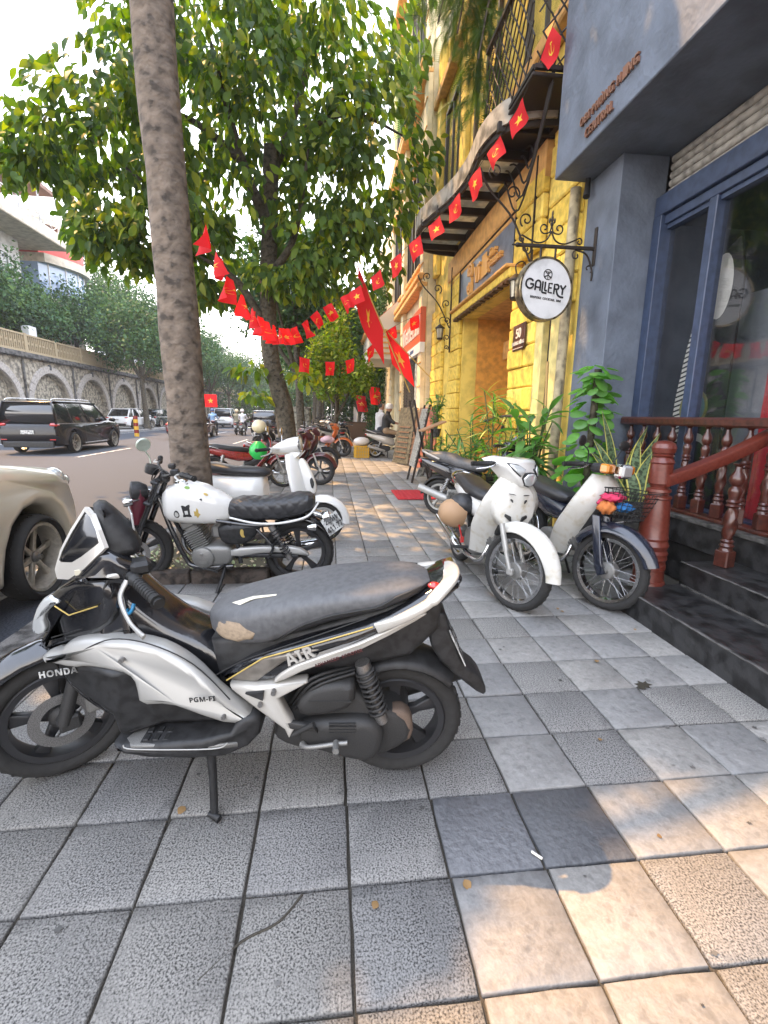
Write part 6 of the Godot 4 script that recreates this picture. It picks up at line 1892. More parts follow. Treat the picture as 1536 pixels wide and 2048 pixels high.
		var Q := [Vector3(0.072, 1.043, 0.01), Vector3(0.117, 0.98, 0.012), Vector3(0.15, 0.925, 0.014), Vector3(0.161, 0.9, 0.018), Vector3(0.157, 0.894, 0.024), Vector3(0.128, 0.896, 0.05), Vector3(0.1, 0.92, 0.08), Vector3(0.048, 0.967, 0.116), Vector3(0.051, 1.0, 0.086), Vector3(0.06, 1.032, 0.042)]
		var f := PackedVector3Array()
		var g := PackedVector3Array()
		for i in 10:
			var j := (i + 1) % 10
			f.append_array([side * P[i], side * P[j], side * Q[j], side * P[i], side * Q[j], side * Q[i]])
			g.append_array([side * P[i], side * P[j], side * (P[j] - Vector3(0.012, 0, 0.004)), side * P[i], side * (P[j] - Vector3(0.012, 0, 0.004)), side * (P[i] - Vector3(0.012, 0, 0.004))])
		mb.emit([[true, f]], false); mb.emit([[false, g]], false)
		obj("visor_frame", mb, mats.pearl, hd)
		mb = MB.new()
		var c := Vector3.ZERO
		for p in Q: c += p / 10.0
		f = PackedVector3Array()
		for i in 10: f.append_array([side * (Q[i] - Vector3(0.004, 0, 0.002)), side * (Q[(i + 1) % 10] - Vector3(0.004, 0, 0.002)), side * (c + Vector3(0.012, 0.004, 0.012))])
		mb.emit([[true, f]], false); obj("visor", mb, mats.gloss_black, hd)
		mb = MB.new()
		mb.plate(smooth2(v2([0.14, 0.838, 0.1, 0.874, 0.04, 0.945, -0.02, 0.9, -0.06, 0.88, -0.065, 0.84, -0.03, 0.805, 0.03, 0.825, 0.09, 0.82]), 1), 0.0, 0.15, 0.03, side, func(v): return Vector3(v.x, v.y, v.z * (1.0 - 0.62 * clamp((v.x + 0.0) / 0.16, 0, 1))), 3); obj("head_cover", mb, mats.gloss_black, hd)
		mb = MB.new(); mb.plate(smooth2(v2([0.05, 0.862, 0.0, 0.872, -0.025, 0.858, -0.005, 0.846, 0.03, 0.85]), 1), 0.115, 0.14, 0.006, side); obj("switch_plate", mb, mats.pearl, hd)
		mb = MB.new(); mb.tube([Vector3(-0.01, 0.859, s * 0.12), Vector3(-0.01, 0.859, s * 0.147)], 0.01, 10); obj("switch", mb, mats.matt_black, hd)
		mb = MB.new(); mb.box(Vector3(-0.055, 0.875, s * 0.13), Vector3(0.06, 0.045, 0.07), T(Vector3.ZERO, Vector3(0, 0, 0)), 0.012); obj("brake_mount", mb, mats.matt_black, hd)
		grip_set(hd, Vector3(-0.02, 0.858, s * 0.15), Vector3(-0.075, 0.838, s * 0.36), 0.075, Vector3(0.9, -0.6, 0))
	mb = MB.new(); mb.plate(smooth2(v2([0.055, 1.05, 0.02, 1.075, -0.02, 1.03, -0.075, 0.94, -0.06, 0.89, 0.05, 0.9]), 1), -0.1, 0.1, 0.03, Transform3D.IDENTITY, func(v): return Vector3(v.x, v.y, v.z * (1.0 - 0.6 * clamp((v.y - 0.9) / 0.16, 0, 1)))); obj("instrument_cover", mb, mats.matt_black, hd)
	mb = MB.new(); mb.box(Vector3(-0.055, 0.985, 0), Vector3(0.006, 0.09, 0.1), T(Vector3.ZERO, Vector3(0, 0, 0)), 0.003); obj("dial_glass", mb, mats.lens_clear, hd)
	mb = MB.new(); mb.box(Vector3(0.1, 0.866, -0.068), Vector3(0.05, 0.018, 0.004), T(Vector3.ZERO, Vector3(0, 0, 0)), 0.001); obj("sticker", mb, mats.bone, hd, T(Vector3(0, 0, -0.0), Vector3(0, 0, 0)))

func tear_patch(mb: MB, o: Array, fn: Callable, off: float):
	var c := Vector2.ZERO
	for p in o: c += p
	c /= o.size()
	var t := PackedVector3Array()
	var prev := []
	for r in 4:
		var ring := []
		for p in o:
			var q: Vector2 = c.lerp(p, (r + 1) / 4.0)
			ring.append(fn.call(q.x, q.y, off if r < 3 else off * 0.3))
		for i in o.size():
			var j := (i + 1) % o.size()
			if r == 0: t.append_array([fn.call(c.x, c.y, off), ring[i], ring[j]])
			else: t.append_array([prev[i], ring[i], ring[j], prev[i], ring[j], prev[j]])
		prev = ring
	mb.emit([[true, t]], false)

# ---- the cafe style motorcycle with the white tank
func build_bike_b():
	var t := thing("white_tank_motorcycle", "motorcycle with white sticker covered tank and quilted black seat beside near tree", "motorcycle")
	lean_place(t, -0.25, 3.73, 177, 5)
	var mb: MB
	wheel(t, "rear_wheel", T(Vector3(0, 0.275, 0)), 0.275, 0.055, "cast5", mats.disc_black, mats.engine_black)
	wheel(t, "front_wheel", T(Vector3(1.27, 0.275, 0), Vector3(0, 22, 0)), 0.275, 0.048, "cast5", mats.disc_black, mats.engine_black, true)
	var bulge := func(v: Vector3) -> Vector3:
		var k: float = 1.0 - 0.35 * clamp((0.7 - v.x) / 0.2, 0, 1) - 0.25 * clamp((v.x - 0.88) / 0.13, 0, 1)
		return Vector3(v.x, v.y, v.z * k * (1.0 - 0.3 * clamp((v.y - 0.7) / 0.16, 0, 1)))
	var tank := v2([1.007, 0.700, 0.985, 0.775, 0.930, 0.822, 0.829, 0.845, 0.730, 0.825, 0.632, 0.785, 0.534, 0.732, 0.497, 0.705, 0.508, 0.584, 0.574, 0.548, 0.756, 0.542, 0.910, 0.556, 0.985, 0.61])
	# the tank as a loft of round sections
	var sec := [[1.012, 0.62, 0.72, 0.03], [0.995, 0.58, 0.765, 0.075], [0.95, 0.558, 0.812, 0.115], [0.88, 0.548, 0.84, 0.138], [0.8, 0.543, 0.845, 0.145], [0.7, 0.54, 0.818, 0.138], [0.6, 0.542, 0.772, 0.112], [0.53, 0.56, 0.732, 0.085], [0.495, 0.585, 0.705, 0.06]]
	var surf := func(x: float, an: float, off: float) -> Vector3:
		var i := 0
		while i < sec.size() - 2 and sec[i + 1][0] > x: i += 1
		var f: float = clamp((sec[i][0] - x) / (sec[i][0] - sec[i + 1][0]), 0, 1)
		f = f * f * (3 - 2 * f) * 0.3 + f * 0.7
		var yb: float = lerp(sec[i][1], sec[i + 1][1], f)
		var yt: float = lerp(sec[i][2], sec[i + 1][2], f)
		var w: float = lerp(sec[i][3], sec[i + 1][3], f) + off
		var c := cos(an); var s := sin(an)
		return Vector3(x, (yb + yt) / 2 - 0.02 + sign(s) * pow(abs(s), 0.75) * ((yt - yb) / 2 + off + (0.02 if s > 0 else -0.0)), sign(c) * pow(abs(c), 0.62) * w)
	mb = MB.new()
	var rings := []
	for i in 33:
		var ring := PackedVector3Array()
		for k in 28: ring.append(surf.call(lerp(1.012, 0.495, i / 32.0), TAU * k / 28.0, 0.0))
		rings.append(ring)
	mb.loft(rings)
	var tk := obj("tank", mb, mats.white_paint, t)
	mb = MB.new(); mb.lathe([Vector2(0, 0.03), Vector2(0.022, 0.03), Vector2(0.03, 0.022), Vector2(0.045, 0.016), Vector2(0.048, 0.0)], T(Vector3(0.86, 0.832, -0.01)), 20); obj("filler_cap", mb, mats.chrome, tk)
	# stickers
	for e in [[0.875, 3.42, 0.022, 0.2, "disc"], [0.8, 3.3, 0.045, 0.32, "label"], [0.725, 3.32, 0.026, 0.24, "face"], [0.79, 2.2, 0.02, 0.12, "green"], [0.66, 2.35, 0.016, 0.1, "yellow"], [0.69, 2.75, 0.012, 0.08, "tear"]]:
		mb = MB.new()
		var o := []
		var n := 4 if e[4] == "label" else 12
		for k in n:
			var a := TAU * k / n + (0.9 if n == 4 else 0.0)
			var rr: float = 1.0 if e[4] in ["disc", "label", "green", "yellow"] else 0.75 + 0.25 * sin(k * 2.4)
			o.append(Vector2(e[0] + cos(a) * e[2] * rr, e[1] + sin(a) * e[3] * rr))
		tear_patch(mb, o, surf, 0.0018)
		obj("sticker", mb, {"disc": mats.ink, "label": mats.ink, "face": mats.gold_line, "green": mat("sticker_green", lin(0.2, 0.35, 0.06), 0.5), "yellow": mats.gold_line, "tear": mats.ink}[e[4]], tk)
		if e[4] == "disc" or e[4] == "label":
			mb = MB.new()
			tear_patch(mb, o.map(func(p): return Vector2(e[0], e[1]) + (p - Vector2(e[0], e[1])) * (0.78 if e[4] == "disc" else 0.4)), surf, 0.003)
			obj("sticker", mb, mats.plate_white, tk)
	# quilted seat
	var ss := [[0.515, 0.6, 0.66, 0.07], [0.5, 0.575, 0.7, 0.1], [0.42, 0.562, 0.72, 0.118], [0.28, 0.555, 0.715, 0.125], [0.12, 0.562, 0.735, 0.128], [-0.02, 0.59, 0.755, 0.125], [-0.09, 0.62, 0.75, 0.11], [-0.125, 0.65, 0.735, 0.08], [-0.135, 0.68, 0.71, 0.04]]
	var sf := func(x: float, an: float, off: float) -> Vector3:
		var i := 0
		while i < ss.size() - 2 and ss[i + 1][0] > x: i += 1
		var f: float = clamp((ss[i][0] - x) / (ss[i][0] - ss[i + 1][0]), 0, 1)
		var yb: float = lerp(ss[i][1], ss[i + 1][1], f)
		var yt: float = lerp(ss[i][2], ss[i + 1][2], f)
		var w: float = lerp(ss[i][3], ss[i + 1][3], f)
		var c := cos(an); var s := sin(an)
		var q: float = (abs(sin((x * 36.0 + an * 4.0))) * abs(sin((x * 36.0 - an * 4.0))))
		return Vector3(x, (yb + yt) / 2 + sign(s) * pow(abs(s), 0.7) * ((yt - yb) / 2 + off + 0.006 * sqrt(q)), sign(c) * pow(abs(c), 0.6) * (w + off + 0.005 * sqrt(q)))
	mb = MB.new()
	rings = []
	for i in 121:
		var ring := PackedVector3Array()
		for k in 72: ring.append(sf.call(lerp(0.515, -0.135, i / 120.0), TAU * k / 72.0, 0.0))
		rings.append(ring)
	mb.loft(rings); obj("seat", mb, mats.seat_black, t)
	mb = MB.new()
	mb.tube(curve3([Vector3(0.5, 0.585, -0.1), Vector3(0.3, 0.55, -0.13), Vector3(0.1, 0.555, -0.132), Vector3(-0.08, 0.6, -0.115), Vector3(-0.15, 0.67, -0.04), Vector3(-0.15, 0.67, 0.04), Vector3(-0.08, 0.6, 0.115), Vector3(0.1, 0.555, 0.132), Vector3(0.3, 0.55, 0.13), Vector3(0.5, 0.585, 0.1)], 5), 0.009, 7); obj("seat_trim", mb, mats.white_paint, t)
	# frame
	mb = MB.new()
	for s in [-1, 1]:
		mb.tube(curve3([Vector3(1.03, 0.72, s * 0.03), Vector3(0.96, 0.5, s * 0.06), Vector3(0.86, 0.26, s * 0.09), Vector3(0.78, 0.19, s * 0.1), Vector3(0.5, 0.19, s * 0.1)], 4), 0.019, 8)
		mb.tube(curve3([Vector3(0.6, 0.56, s * 0.1), Vector3(0.3, 0.53, s * 0.12), Vector3(0.0, 0.56, s * 0.11), Vector3(-0.12, 0.6, s * 0.06)], 4), 0.015, 8)
		mb.tube(curve3([Vector3(0.5, 0.55, s * 0.11), Vector3(0.46, 0.4, s * 0.1), Vector3(0.44, 0.22, s * 0.1)], 4), 0.018, 8)
		mb.tube(curve3([Vector3(0.3, 0.5, s * 0.12), Vector3(0.22, 0.42, s * 0.14), Vector3(0.18, 0.36, s * 0.15), Vector3(0.22, 0.28, s * 0.15)], 5), 0.011, 7)
	obj("frame", mb, mats.gloss_black, t)
	mb = MB.new()
	for s in [-1, 1]: mb.tube([Vector3(0.46, 0.29, s * 0.1), Vector3(0.0, 0.275, s * 0.1)], 0.022, 8)
	obj("swing_arm", mb, mats.matt_black, t)
	mb = MB.new(); mb.plate(smooth2(v2([0.596, 0.535, 0.282, 0.549, 0.268, 0.507, 0.343, 0.408, 0.397, 0.379, 0.530, 0.365, 0.591, 0.422]), 1), -0.132, 0.132, 0.03); var sc := obj("side_cover", mb, mats.matt_black, t)
	mb = MB.new(); mb.plate(smooth2(v2([0.41, 0.44, 0.425, 0.47, 0.418, 0.5, 0.405, 0.505, 0.395, 0.49, 0.398, 0.46, 0.385, 0.438]), 1), -0.1345, -0.131); obj("sticker", mb, mats.gold_line, sc)
	# engine
	mb = MB.new()
	for k in 9:
		var p := Vector3(0.735, 0.35, 0) + Vector3(0.05, 0.1, 0).normalized() * 0.0175 * k
		mb.box(Vector3.ZERO, Vector3(0.135 + 0.012 * (k % 2), 0.007, 0.19), T(p + Vector3(0.0, 0.0, 0), Vector3(0, 0, -26)), 0.002)
	obj("cylinder_fins", mb, mats.cast_metal, t)
	mb = MB.new(); mb.box(Vector3.ZERO, Vector3(0.1, 0.2, 0.14), T(Vector3(0.775, 0.42, 0), Vector3(0, 0, -26)), 0.015); mb.box(Vector3.ZERO, Vector3(0.12, 0.07, 0.16), T(Vector3(0.825, 0.52, 0), Vector3(0, 0, -26)), 0.02); obj("cylinder", mb, mats.cast_metal, t)
	mb = MB.new(); mb.plate(smooth2(v2([0.82, 0.288, 0.772, 0.350, 0.643, 0.362, 0.499, 0.358, 0.49, 0.272, 0.53, 0.195, 0.709, 0.19, 0.795, 0.225]), 1), -0.12, 0.12, 0.03); obj("crankcase", mb, mats.cast_metal, t)
	mb = MB.new(); mb.lathe([Vector2(0, 0.0), Vector2(0.084, 0.0), Vector2(0.08, 0.018), Vector2(0.066, 0.026), Vector2(0.0, 0.03)], T(Vector3(0.715, 0.272, -0.118), Vector3(-90, 0, 0)), 28)
	mb.ell(Vector3(0.72, 0.305, -0.146), Vector3(0.014, 0.014, 0.006)); mb.box(Vector3(0.715, 0.24, -0.147), Vector3(0.05, 0.014, 0.004)); obj("clutch_cover", mb, mats.cast_metal, t)
	mb = MB.new(); mb.plate(smooth2(v2([0.506, 0.345, 0.226, 0.360, -0.001, 0.357, -0.081, 0.306, -0.093, 0.276, 0.001, 0.291, 0.214, 0.315, 0.511, 0.264]), 1), -0.125, -0.075, 0.014); obj("chain_case", mb, mats.silver, t)
	mb = MB.new(); mb.box(Vector3(0.62, 0.45, 0), Vector3(0.09, 0.1, 0.1), Transform3D.IDENTITY, 0.02); mb.tube([Vector3(0.6, 0.45, -0.06), Vector3(0.55, 0.46, -0.02)], 0.026, 10); obj("carburettor", mb, mats.cast_metal, t)
	mb = MB.new(); mb.tube(curve3([Vector3(0.83, 0.48, 0.06), Vector3(0.93, 0.36, 0.09), Vector3(0.86, 0.2, 0.12), Vector3(0.5, 0.2, 0.14), Vector3(-0.2, 0.3, 0.15)], 5), [0.02, 0.02, 0.02, 0.02, 0.02, 0.02, 0.02, 0.02, 0.02, 0.02, 0.022, 0.026, 0.03, 0.04, 0.045, 0.048, 0.048, 0.048, 0.048, 0.048, 0.046], 10); obj("exhaust", mb, mats.chrome, t)
	shock(t, Vector3(0.19, 0.53, -0.13), Vector3(0.055, 0.26, -0.13), mats.matt_black, 0.32)
	shock(t, Vector3(0.19, 0.53, 0.13), Vector3(0.055, 0.26, 0.13), mats.matt_black, 0.32)
	mb = MB.new(); mb.tube(curve3([Vector3(0.56, 0.19, -0.11), Vector3(0.58, 0.1, -0.17), Vector3(0.615, 0.0, -0.23)], 3), 0.013, 8); mb.ell(Vector3(0.615, 0.0, -0.235), Vector3(0.03, 0.014, 0.025)); obj("side_stand", mb, mats.matt_black, t)
	mb = MB.new(); mb.tube([Vector3(0.56, 0.21, -0.12), Vector3(0.6, 0.2, -0.22)], [0.01, 0.016], 8); mb.tube([Vector3(0.72, 0.19, -0.14), Vector3(0.6, 0.17, -0.16)], 0.007, 6); obj("foot_peg", mb, mats.rubber_grip, t)
	# rear fender, lamp and plate
	mb = MB.new()
	rings = []
	for i in 11:
		var a := deg_to_rad(lerp(55.0, 155.0, i / 10.0))
		var ring := PackedVector3Array()
		for k in 7: ring.append(Vector3(cos(a) * (0.315 - 0.03 * pow(k / 3.0 - 1, 2)), 0.275 + sin(a) * (0.315 - 0.03 * pow(k / 3.0 - 1, 2)), 0.07 * (k / 3.0 - 1)))
		for k in 7: ring.append(Vector3(cos(a) * (0.307 - 0.03 * pow(1 - k / 3.0, 2)), 0.275 + sin(a) * (0.307 - 0.03 * pow(1 - k / 3.0, 2)), 0.066 * (1 - k / 3.0)))
		rings.append(ring)
	mb.loft(rings); obj("rear_fender", mb, mats.gloss_black, t)
	mb = MB.new(); mb.tube([Vector3(-0.12, 0.6, 0), Vector3(-0.24, 0.55, 0)], 0.03, 10); mb.lathe([Vector2(0, 0), Vector2(0.05, 0), Vector2(0.055, 0.03), Vector2(0.05, 0.05), Vector2(0, 0.05)], T(Vector3(-0.2, 0.56, -0.02), Vector3(0, 0, 70)), 18); obj("tail_lamp", mb, mats.chrome, t)
	plate_number(t, Transform3D(Basis.looking_at(Vector3(0.75, -0.35, 0.62), Vector3(0.1, 1, 0)).rotated(Vector3(0, 0, 1), -0.25), Vector3(-0.27, 0.52, -0.03)), "29-H1", "411.77")
	for s in [-1, 1]:
		mb = MB.new(); mb.tube([Vector3(-0.12, 0.55, 0), Vector3(-0.12, 0.53, s * 0.11)], 0.007, 6); mb.lathe([Vector2(0, -0.04), Vector2(0.02, -0.035), Vector2(0.03, 0.0), Vector2(0.03, 0.03), Vector2(0, 0.035)], T(Vector3(-0.12, 0.52, s * 0.13), Vector3(0, 0, 90)), 14); obj("turn_signal", mb, mats.chrome, t)
	# fork, lamp, bars
	for s in [-1, 1]:
		mb = MB.new(); mb.tube([Vector3(1.0, 0.86, s * 0.09), Vector3(1.27, 0.275, s * 0.09)], [0.02, 0.024], 10); obj("fork_leg", mb, mats.gloss_black, t)
	mb = MB.new(); mb.box(Vector3.ZERO, Vector3(0.06, 0.03, 0.24), T(Vector3(1.02, 0.85, 0), Vector3(0, 0, 25)), 0.01); mb.box(Vector3.ZERO, Vector3(0.06, 0.03, 0.24), T(Vector3(1.09, 0.69, 0), Vector3(0, 0, 25)), 0.01); obj("fork_yoke", mb, mats.matt_black, t)
	mb = MB.new(); mb.lathe([Vector2(0, -0.09), Vector2(0.05, -0.08), Vector2(0.08, -0.03), Vector2(0.085, 0.02), Vector2(0.078, 0.03), Vector2(0, 0.045)], T(Vector3(1.2, 0.76, -0.02), Vector3(0, 22, -90)), 22); obj("headlight", mb, mats.matt_black, t)
	for s in [-1, 1]:
		mb = MB.new(); mb.lathe([Vector2(0, -0.035), Vector2(0.025, -0.03), Vector2(0.035, 0.01), Vector2(0.03, 0.03), Vector2(0, 0.035)], T(Vector3(1.2, 0.72, s * 0.16), Vector3(0, 22, -90)), 14); mb.tube([Vector3(1.15, 0.72, s * 0.08), Vector3(1.19, 0.72, s * 0.15)], 0.007, 6); obj("turn_signal", mb, mats.chrome, t)
	mb = MB.new()
	mb.tube(curve3([Vector3(1.14, 0.93, 0.36), Vector3(1.1, 0.93, 0.2), Vector3(1.04, 0.9, 0.1), Vector3(1.0, 0.89, 0.0), Vector3(0.94, 0.9, -0.1), Vector3(0.84, 0.935, -0.17), Vector3(0.72, 0.945, -0.25)], 5), 0.012, 8)
	mb.box(Vector3(1.0, 0.88, 0.03), Vector3(0.05, 0.06, 0.05), Transform3D.IDENTITY, 0.01); mb.box(Vector3(0.95, 0.88, -0.06), Vector3(0.05, 0.06, 0.05), Transform3D.IDENTITY, 0.01)
	obj("handlebar", mb, mats.matt_black, t)
	mb = MB.new(); mb.lathe([Vector2(0, 0), Vector2(0.045, 0), Vector2(0.05, 0.04), Vector2(0.045, 0.06), Vector2(0, 0.06)], T(Vector3(1.09, 0.9, 0.02), Vector3(0, 0, 20)), 20); obj("speedometer", mb, mats.matt_black, t)
	grip_set(t, Vector3(0.8, 0.94, -0.2), Vector3(0.64, 0.94, -0.36), 0.03, Vector3(0.7, 0, -0.6))
	grip_set(t, Vector3(1.12, 0.93, 0.28), Vector3(1.2, 0.93, 0.5), 0.02, Vector3(0.95, 0, 0.2))
	mb = MB.new(); mb.box(Vector3(0.84, 0.945, -0.17), Vector3(0.06, 0.05, 0.05), T(Vector3.ZERO, Vector3(0, 0, 0)), 0.01); mb.box(Vector3(0.86, 0.99, -0.16), Vector3(0.05, 0.035, 0.04), Transform3D.IDENTITY, 0.008); obj("brake_reservoir", mb, mats.matt_black, t)
	mb = MB.new()
	for k in 4: mb.tube(curve3([Vector3(0.9, 0.93, -0.13), Vector3(1.0, 0.95 - 0.02 * k, -0.06 + 0.04 * k), Vector3(1.08, 0.85 - 0.03 * k, 0.0), Vector3(1.04, 0.7, 0.02 * k)], 5), 0.005, 5)
	obj("cables", mb, mats.rubber_grip, t)
	mb = MB.new()
	mb.tube(curve3([Vector3(1.14, 0.93, 0.16), Vector3(1.15, 0.99, 0.17), Vector3(1.17, 1.04, 0.16)], 4), 0.006, 6)
	mb.lathe([Vector2(0, -0.008), Vector2(0.05, -0.012), Vector2(0.056, 0.0), Vector2(0.05, 0.006), Vector2(0, 0.006)], T(Vector3(1.18, 1.09, 0.16), Vector3(75, 40, 0)), 24)
	var mo := obj("mirror", mb, mat("pale_mirror_back", lin(0.4, 0.45, 0.38), 0.35, 0.4), t)
	mb = MB.new(); mb.lathe([Vector2(0, 0.0068), Vector2(0.048, 0.0068), Vector2(0, 0.0072)], T(Vector3(1.18, 1.09, 0.16), Vector3(75, 40, 0)), 24); obj("mirror_glass", mb, mat("mirror_glass", lin(0.3, 0.36, 0.36), 0.05, 1.0), mo)
	# maroon plastic bag hanging from the fork
	var bg := MB.new()
	var rr := []
	for i in 9:
		var f := i / 8.0
		var ring := PackedVector3Array()
		for k in 14:
			var a := TAU * k / 14.0
			var rad: float = (0.05 + 0.025 * sin(PI * f)) * (1.0 + 0.2 * sin(a * 5 + f * 4.0) * (1.0 - 0.5 * f))
			ring.append(Vector3(1.17 + 0.03 * f + cos(a) * rad * 0.8, 0.79 - 0.27 * f, -0.03 + sin(a) * rad))
		rr.append(ring)
	bg.loft(rr)
	var ob := obj("plastic_bag", bg, mat("maroon_bag", lin(0.09, 0.012, 0.022), 0.35))
	ob.transform = t.transform * ob.transform
	tag(ob, "maroon plastic bag hanging from the fork of the white tank motorcycle", "bag")

# ---- the white retro scooter that faces the shops
func build_scooter_c():
	var t := thing("retro_scooter", "white retro scooter with round headlight and black seat behind the near tree", "scooter")
	lean_place(t, -1.3, 5.22, -9, 3)
	var mb: MB
	wheel(t, "rear_wheel", T(Vector3(0, 0.22, 0)), 0.22, 0.05, "cast5", mats.silver, mats.engine_black)
	wheel(t, "front_wheel", T(Vector3(1.23, 0.22, 0), Vector3(0, 8, 0)), 0.22, 0.046, "cast5", mats.silver, mats.engine_black)
	var rings := []
	# rear body
	for e in [[0.62, 0.55, 0.06, 0.12], [0.6, 0.55, 0.15, 0.16], [0.5, 0.52, 0.18, 0.2], [0.3, 0.5, 0.2, 0.235], [0.1, 0.5, 0.205, 0.235], [-0.1, 0.52, 0.185, 0.2], [-0.25, 0.55, 0.13, 0.13], [-0.3, 0.57, 0.05, 0.05]]:
		rings.append(ring_se(Vector3(e[0], e[1], 0), Vector3(0, 0, e[3]), Vector3(0, e[2], 0), 0.75, 24))
	mb = MB.new(); mb.loft(rings); obj("rear_body", mb, mats.white_paint, t)
	rings = []
	for e in [[0.68, 0.735, 0.015, 0.05], [0.64, 0.735, 0.045, 0.1], [0.5, 0.74, 0.055, 0.13], [0.3, 0.745, 0.05, 0.14], [0.1, 0.77, 0.06, 0.14], [-0.1, 0.785, 0.06, 0.12], [-0.22, 0.785, 0.04, 0.08], [-0.25, 0.785, 0.01, 0.03]]:
		rings.append(ring_se(Vector3(e[0], e[1], 0), Vector3(0, 0, e[3]), Vector3(0, e[2], 0), 0.7, 20))
	mb = MB.new(); mb.loft(rings); obj("seat", mb, mats.seat_black, t)
	# leg shield
	rings = []
	for i in 13:
		var f := i / 12.0
		var x: float = lerp(0.96, 1.06, f) - 0.25 * pow(1.0 - f, 3.0) * 0.0 + 0.08 * sin(PI * f)
		var y: float = lerp(0.93, 0.28, f)
		var w: float = 0.07 + 0.14 * sin(PI * clamp(f * 0.8 + 0.08, 0, 1))
		x = 0.9 + 0.16 * f
		if f > 0.75: x -= (f - 0.75) * 0.5
		var ring := PackedVector3Array()
		for k in 11:
			var b := lerp(-1.0, 1.0, k / 10.0) as float
			ring.append(Vector3(x + 0.07 - 0.1 * b * b, y, b * w))
		for k in 11:
			var b := lerp(1.0, -1.0, k / 10.0) as float
			ring.append(Vector3(x + 0.045 - 0.1 * b * b, y, b * (w - 0.004)))
		rings.append(ring)
	mb = MB.new(); mb.loft(rings); obj("leg_shield", mb, mats.white_paint, t)
	mb = MB.new(); mb.plate(smooth2(v2([0.98, 0.9, 1.05, 0.88, 1.17, 0.62, 1.15, 0.5, 1.02, 0.55, 0.95, 0.75]), 2), -0.045, 0.045, 0.03, Transform3D.IDENTITY, null, 3); obj("steering_column", mb, mats.white_paint, t)
	mb = MB.new(); mb.ell(Vector3(1.11, 0.62, -0.0), Vector3(0.012, 0.07, 0.03), T(Vector3.ZERO)); mb.plate(smooth2(v2([1.13, 0.56, 1.15, 0.63, 1.12, 0.7, 1.1, 0.66]), 1), 0.04, 0.075, 0.004); obj("grille", mb, mats.matt_black, t)
	mb = MB.new(); mb.box(Vector3(0.82, 0.3, 0), Vector3(0.5, 0.07, 0.34), Transform3D.IDENTITY, 0.03); obj("floor_board", mb, mats.white_paint, t)
	rings = []
	for i in 11:
		var a := deg_to_rad(lerp(-5.0, 165.0, i / 10.0))
		var ring := PackedVector3Array()
		var w: float = 0.08 * (0.4 + 0.6 * sin(PI * clamp(i / 10.0, 0.1, 0.9)))
		for k in 9: ring.append(Vector3(cos(a) * (0.29 - 0.07 * pow(k / 4.0 - 1, 2)), sin(a) * (0.29 - 0.07 * pow(k / 4.0 - 1, 2)), w * (k / 4.0 - 1)))
		for k in 9: ring.append(Vector3(cos(a) * (0.28 - 0.07 * pow(1 - k / 4.0, 2)), sin(a) * (0.28 - 0.07 * pow(1 - k / 4.0, 2)), (w - 0.004) * (1 - k / 4.0)))
		rings.append(ring)
	mb = MB.new(); mb.loft(rings); obj("front_fender", mb, mats.white_paint, t, T(Vector3(1.23, 0.22, 0), Vector3(0, 8, 0)))
	# headset
	rings = []
	for e in [[0.66, 0.965, 0.03, 0.05], [0.74, 0.985, 0.06, 0.09], [0.84, 1.01, 0.085, 0.105], [0.92, 1.025, 0.09, 0.1], [0.965, 1.03, 0.08, 0.085]]:
		rings.append(ring_se(Vector3(e[0] + 0.02, e[1], 0), Vector3(0, 0, e[3]), Vector3(0, e[2], 0), 0.85, 20))
	mb = MB.new(); mb.loft(rings); mb.tube([Vector3(0.86, 1.0, 0), Vector3(0.96, 0.9, 0)], [0.07, 0.075], 14); obj("headset", mb, mats.white_paint, t)
	mb = MB.new(); mb.lathe([Vector2(0, -0.01), Vector2(0.085, -0.01), Vector2(0.09, 0.005), Vector2(0.084, 0.015), Vector2(0.075, 0.012)], T(Vector3(0.985, 1.03, 0), Vector3(0, 0, -85)), 24); var hl := obj("headlight", mb, mats.chrome, t)
	mb = MB.new(); mb.ell(Vector3(0.985, 1.03, 0), Vector3(0.03, 0.076, 0.076)); obj("lens", mb, mats.lens_clear, hl)
	for s in [-1, 1]:
		mb = MB.new(); mb.tube([Vector3(0.8, 0.985, s * 0.06), Vector3(0.72, 0.985, s * 0.2)], 0.016, 8); obj("handlebar", mb, mats.white_paint, t)
		grip_set(t, Vector3(0.73, 0.985, s * 0.19), Vector3(0.62, 0.97, s * 0.34), 0.06, Vector3(0.8, 0, s * 0.2))
		mb = MB.new(); mb.tube(curve3([Vector3(0.74, 1.0, s * 0.18), Vector3(0.74, 1.1, s * 0.22), Vector3(0.72, 1.14, s * 0.26)], 4), 0.005, 6); mb.ell(Vector3(0.72, 1.17, s * 0.27), Vector3(0.012, 0.045, 0.05)); obj("mirror", mb, mats.chrome, t)
	mb = MB.new(); mb.plate(smooth2(v2([0.45, 0.35, 0.2, 0.36, 0.0, 0.3, 0.02, 0.16, 0.4, 0.2]), 1), -0.1, 0.13, 0.02); obj("engine_case", mb, mats.engine_black, t)
	plate_number(t, Transform3D(Basis(Vector3(0, 0, 1), Vector3.UP, Vector3(-1, 0, 0)), Vector3(-0.31, 0.5, 0)), "30-K9", "126.48")
	mb = MB.new(); mb.tube([Vector3(0.5, 0.26, -0.1), Vector3(0.52, 0.0, -0.22)], 0.012, 7); obj("side_stand", mb, mats.matt_black, t)

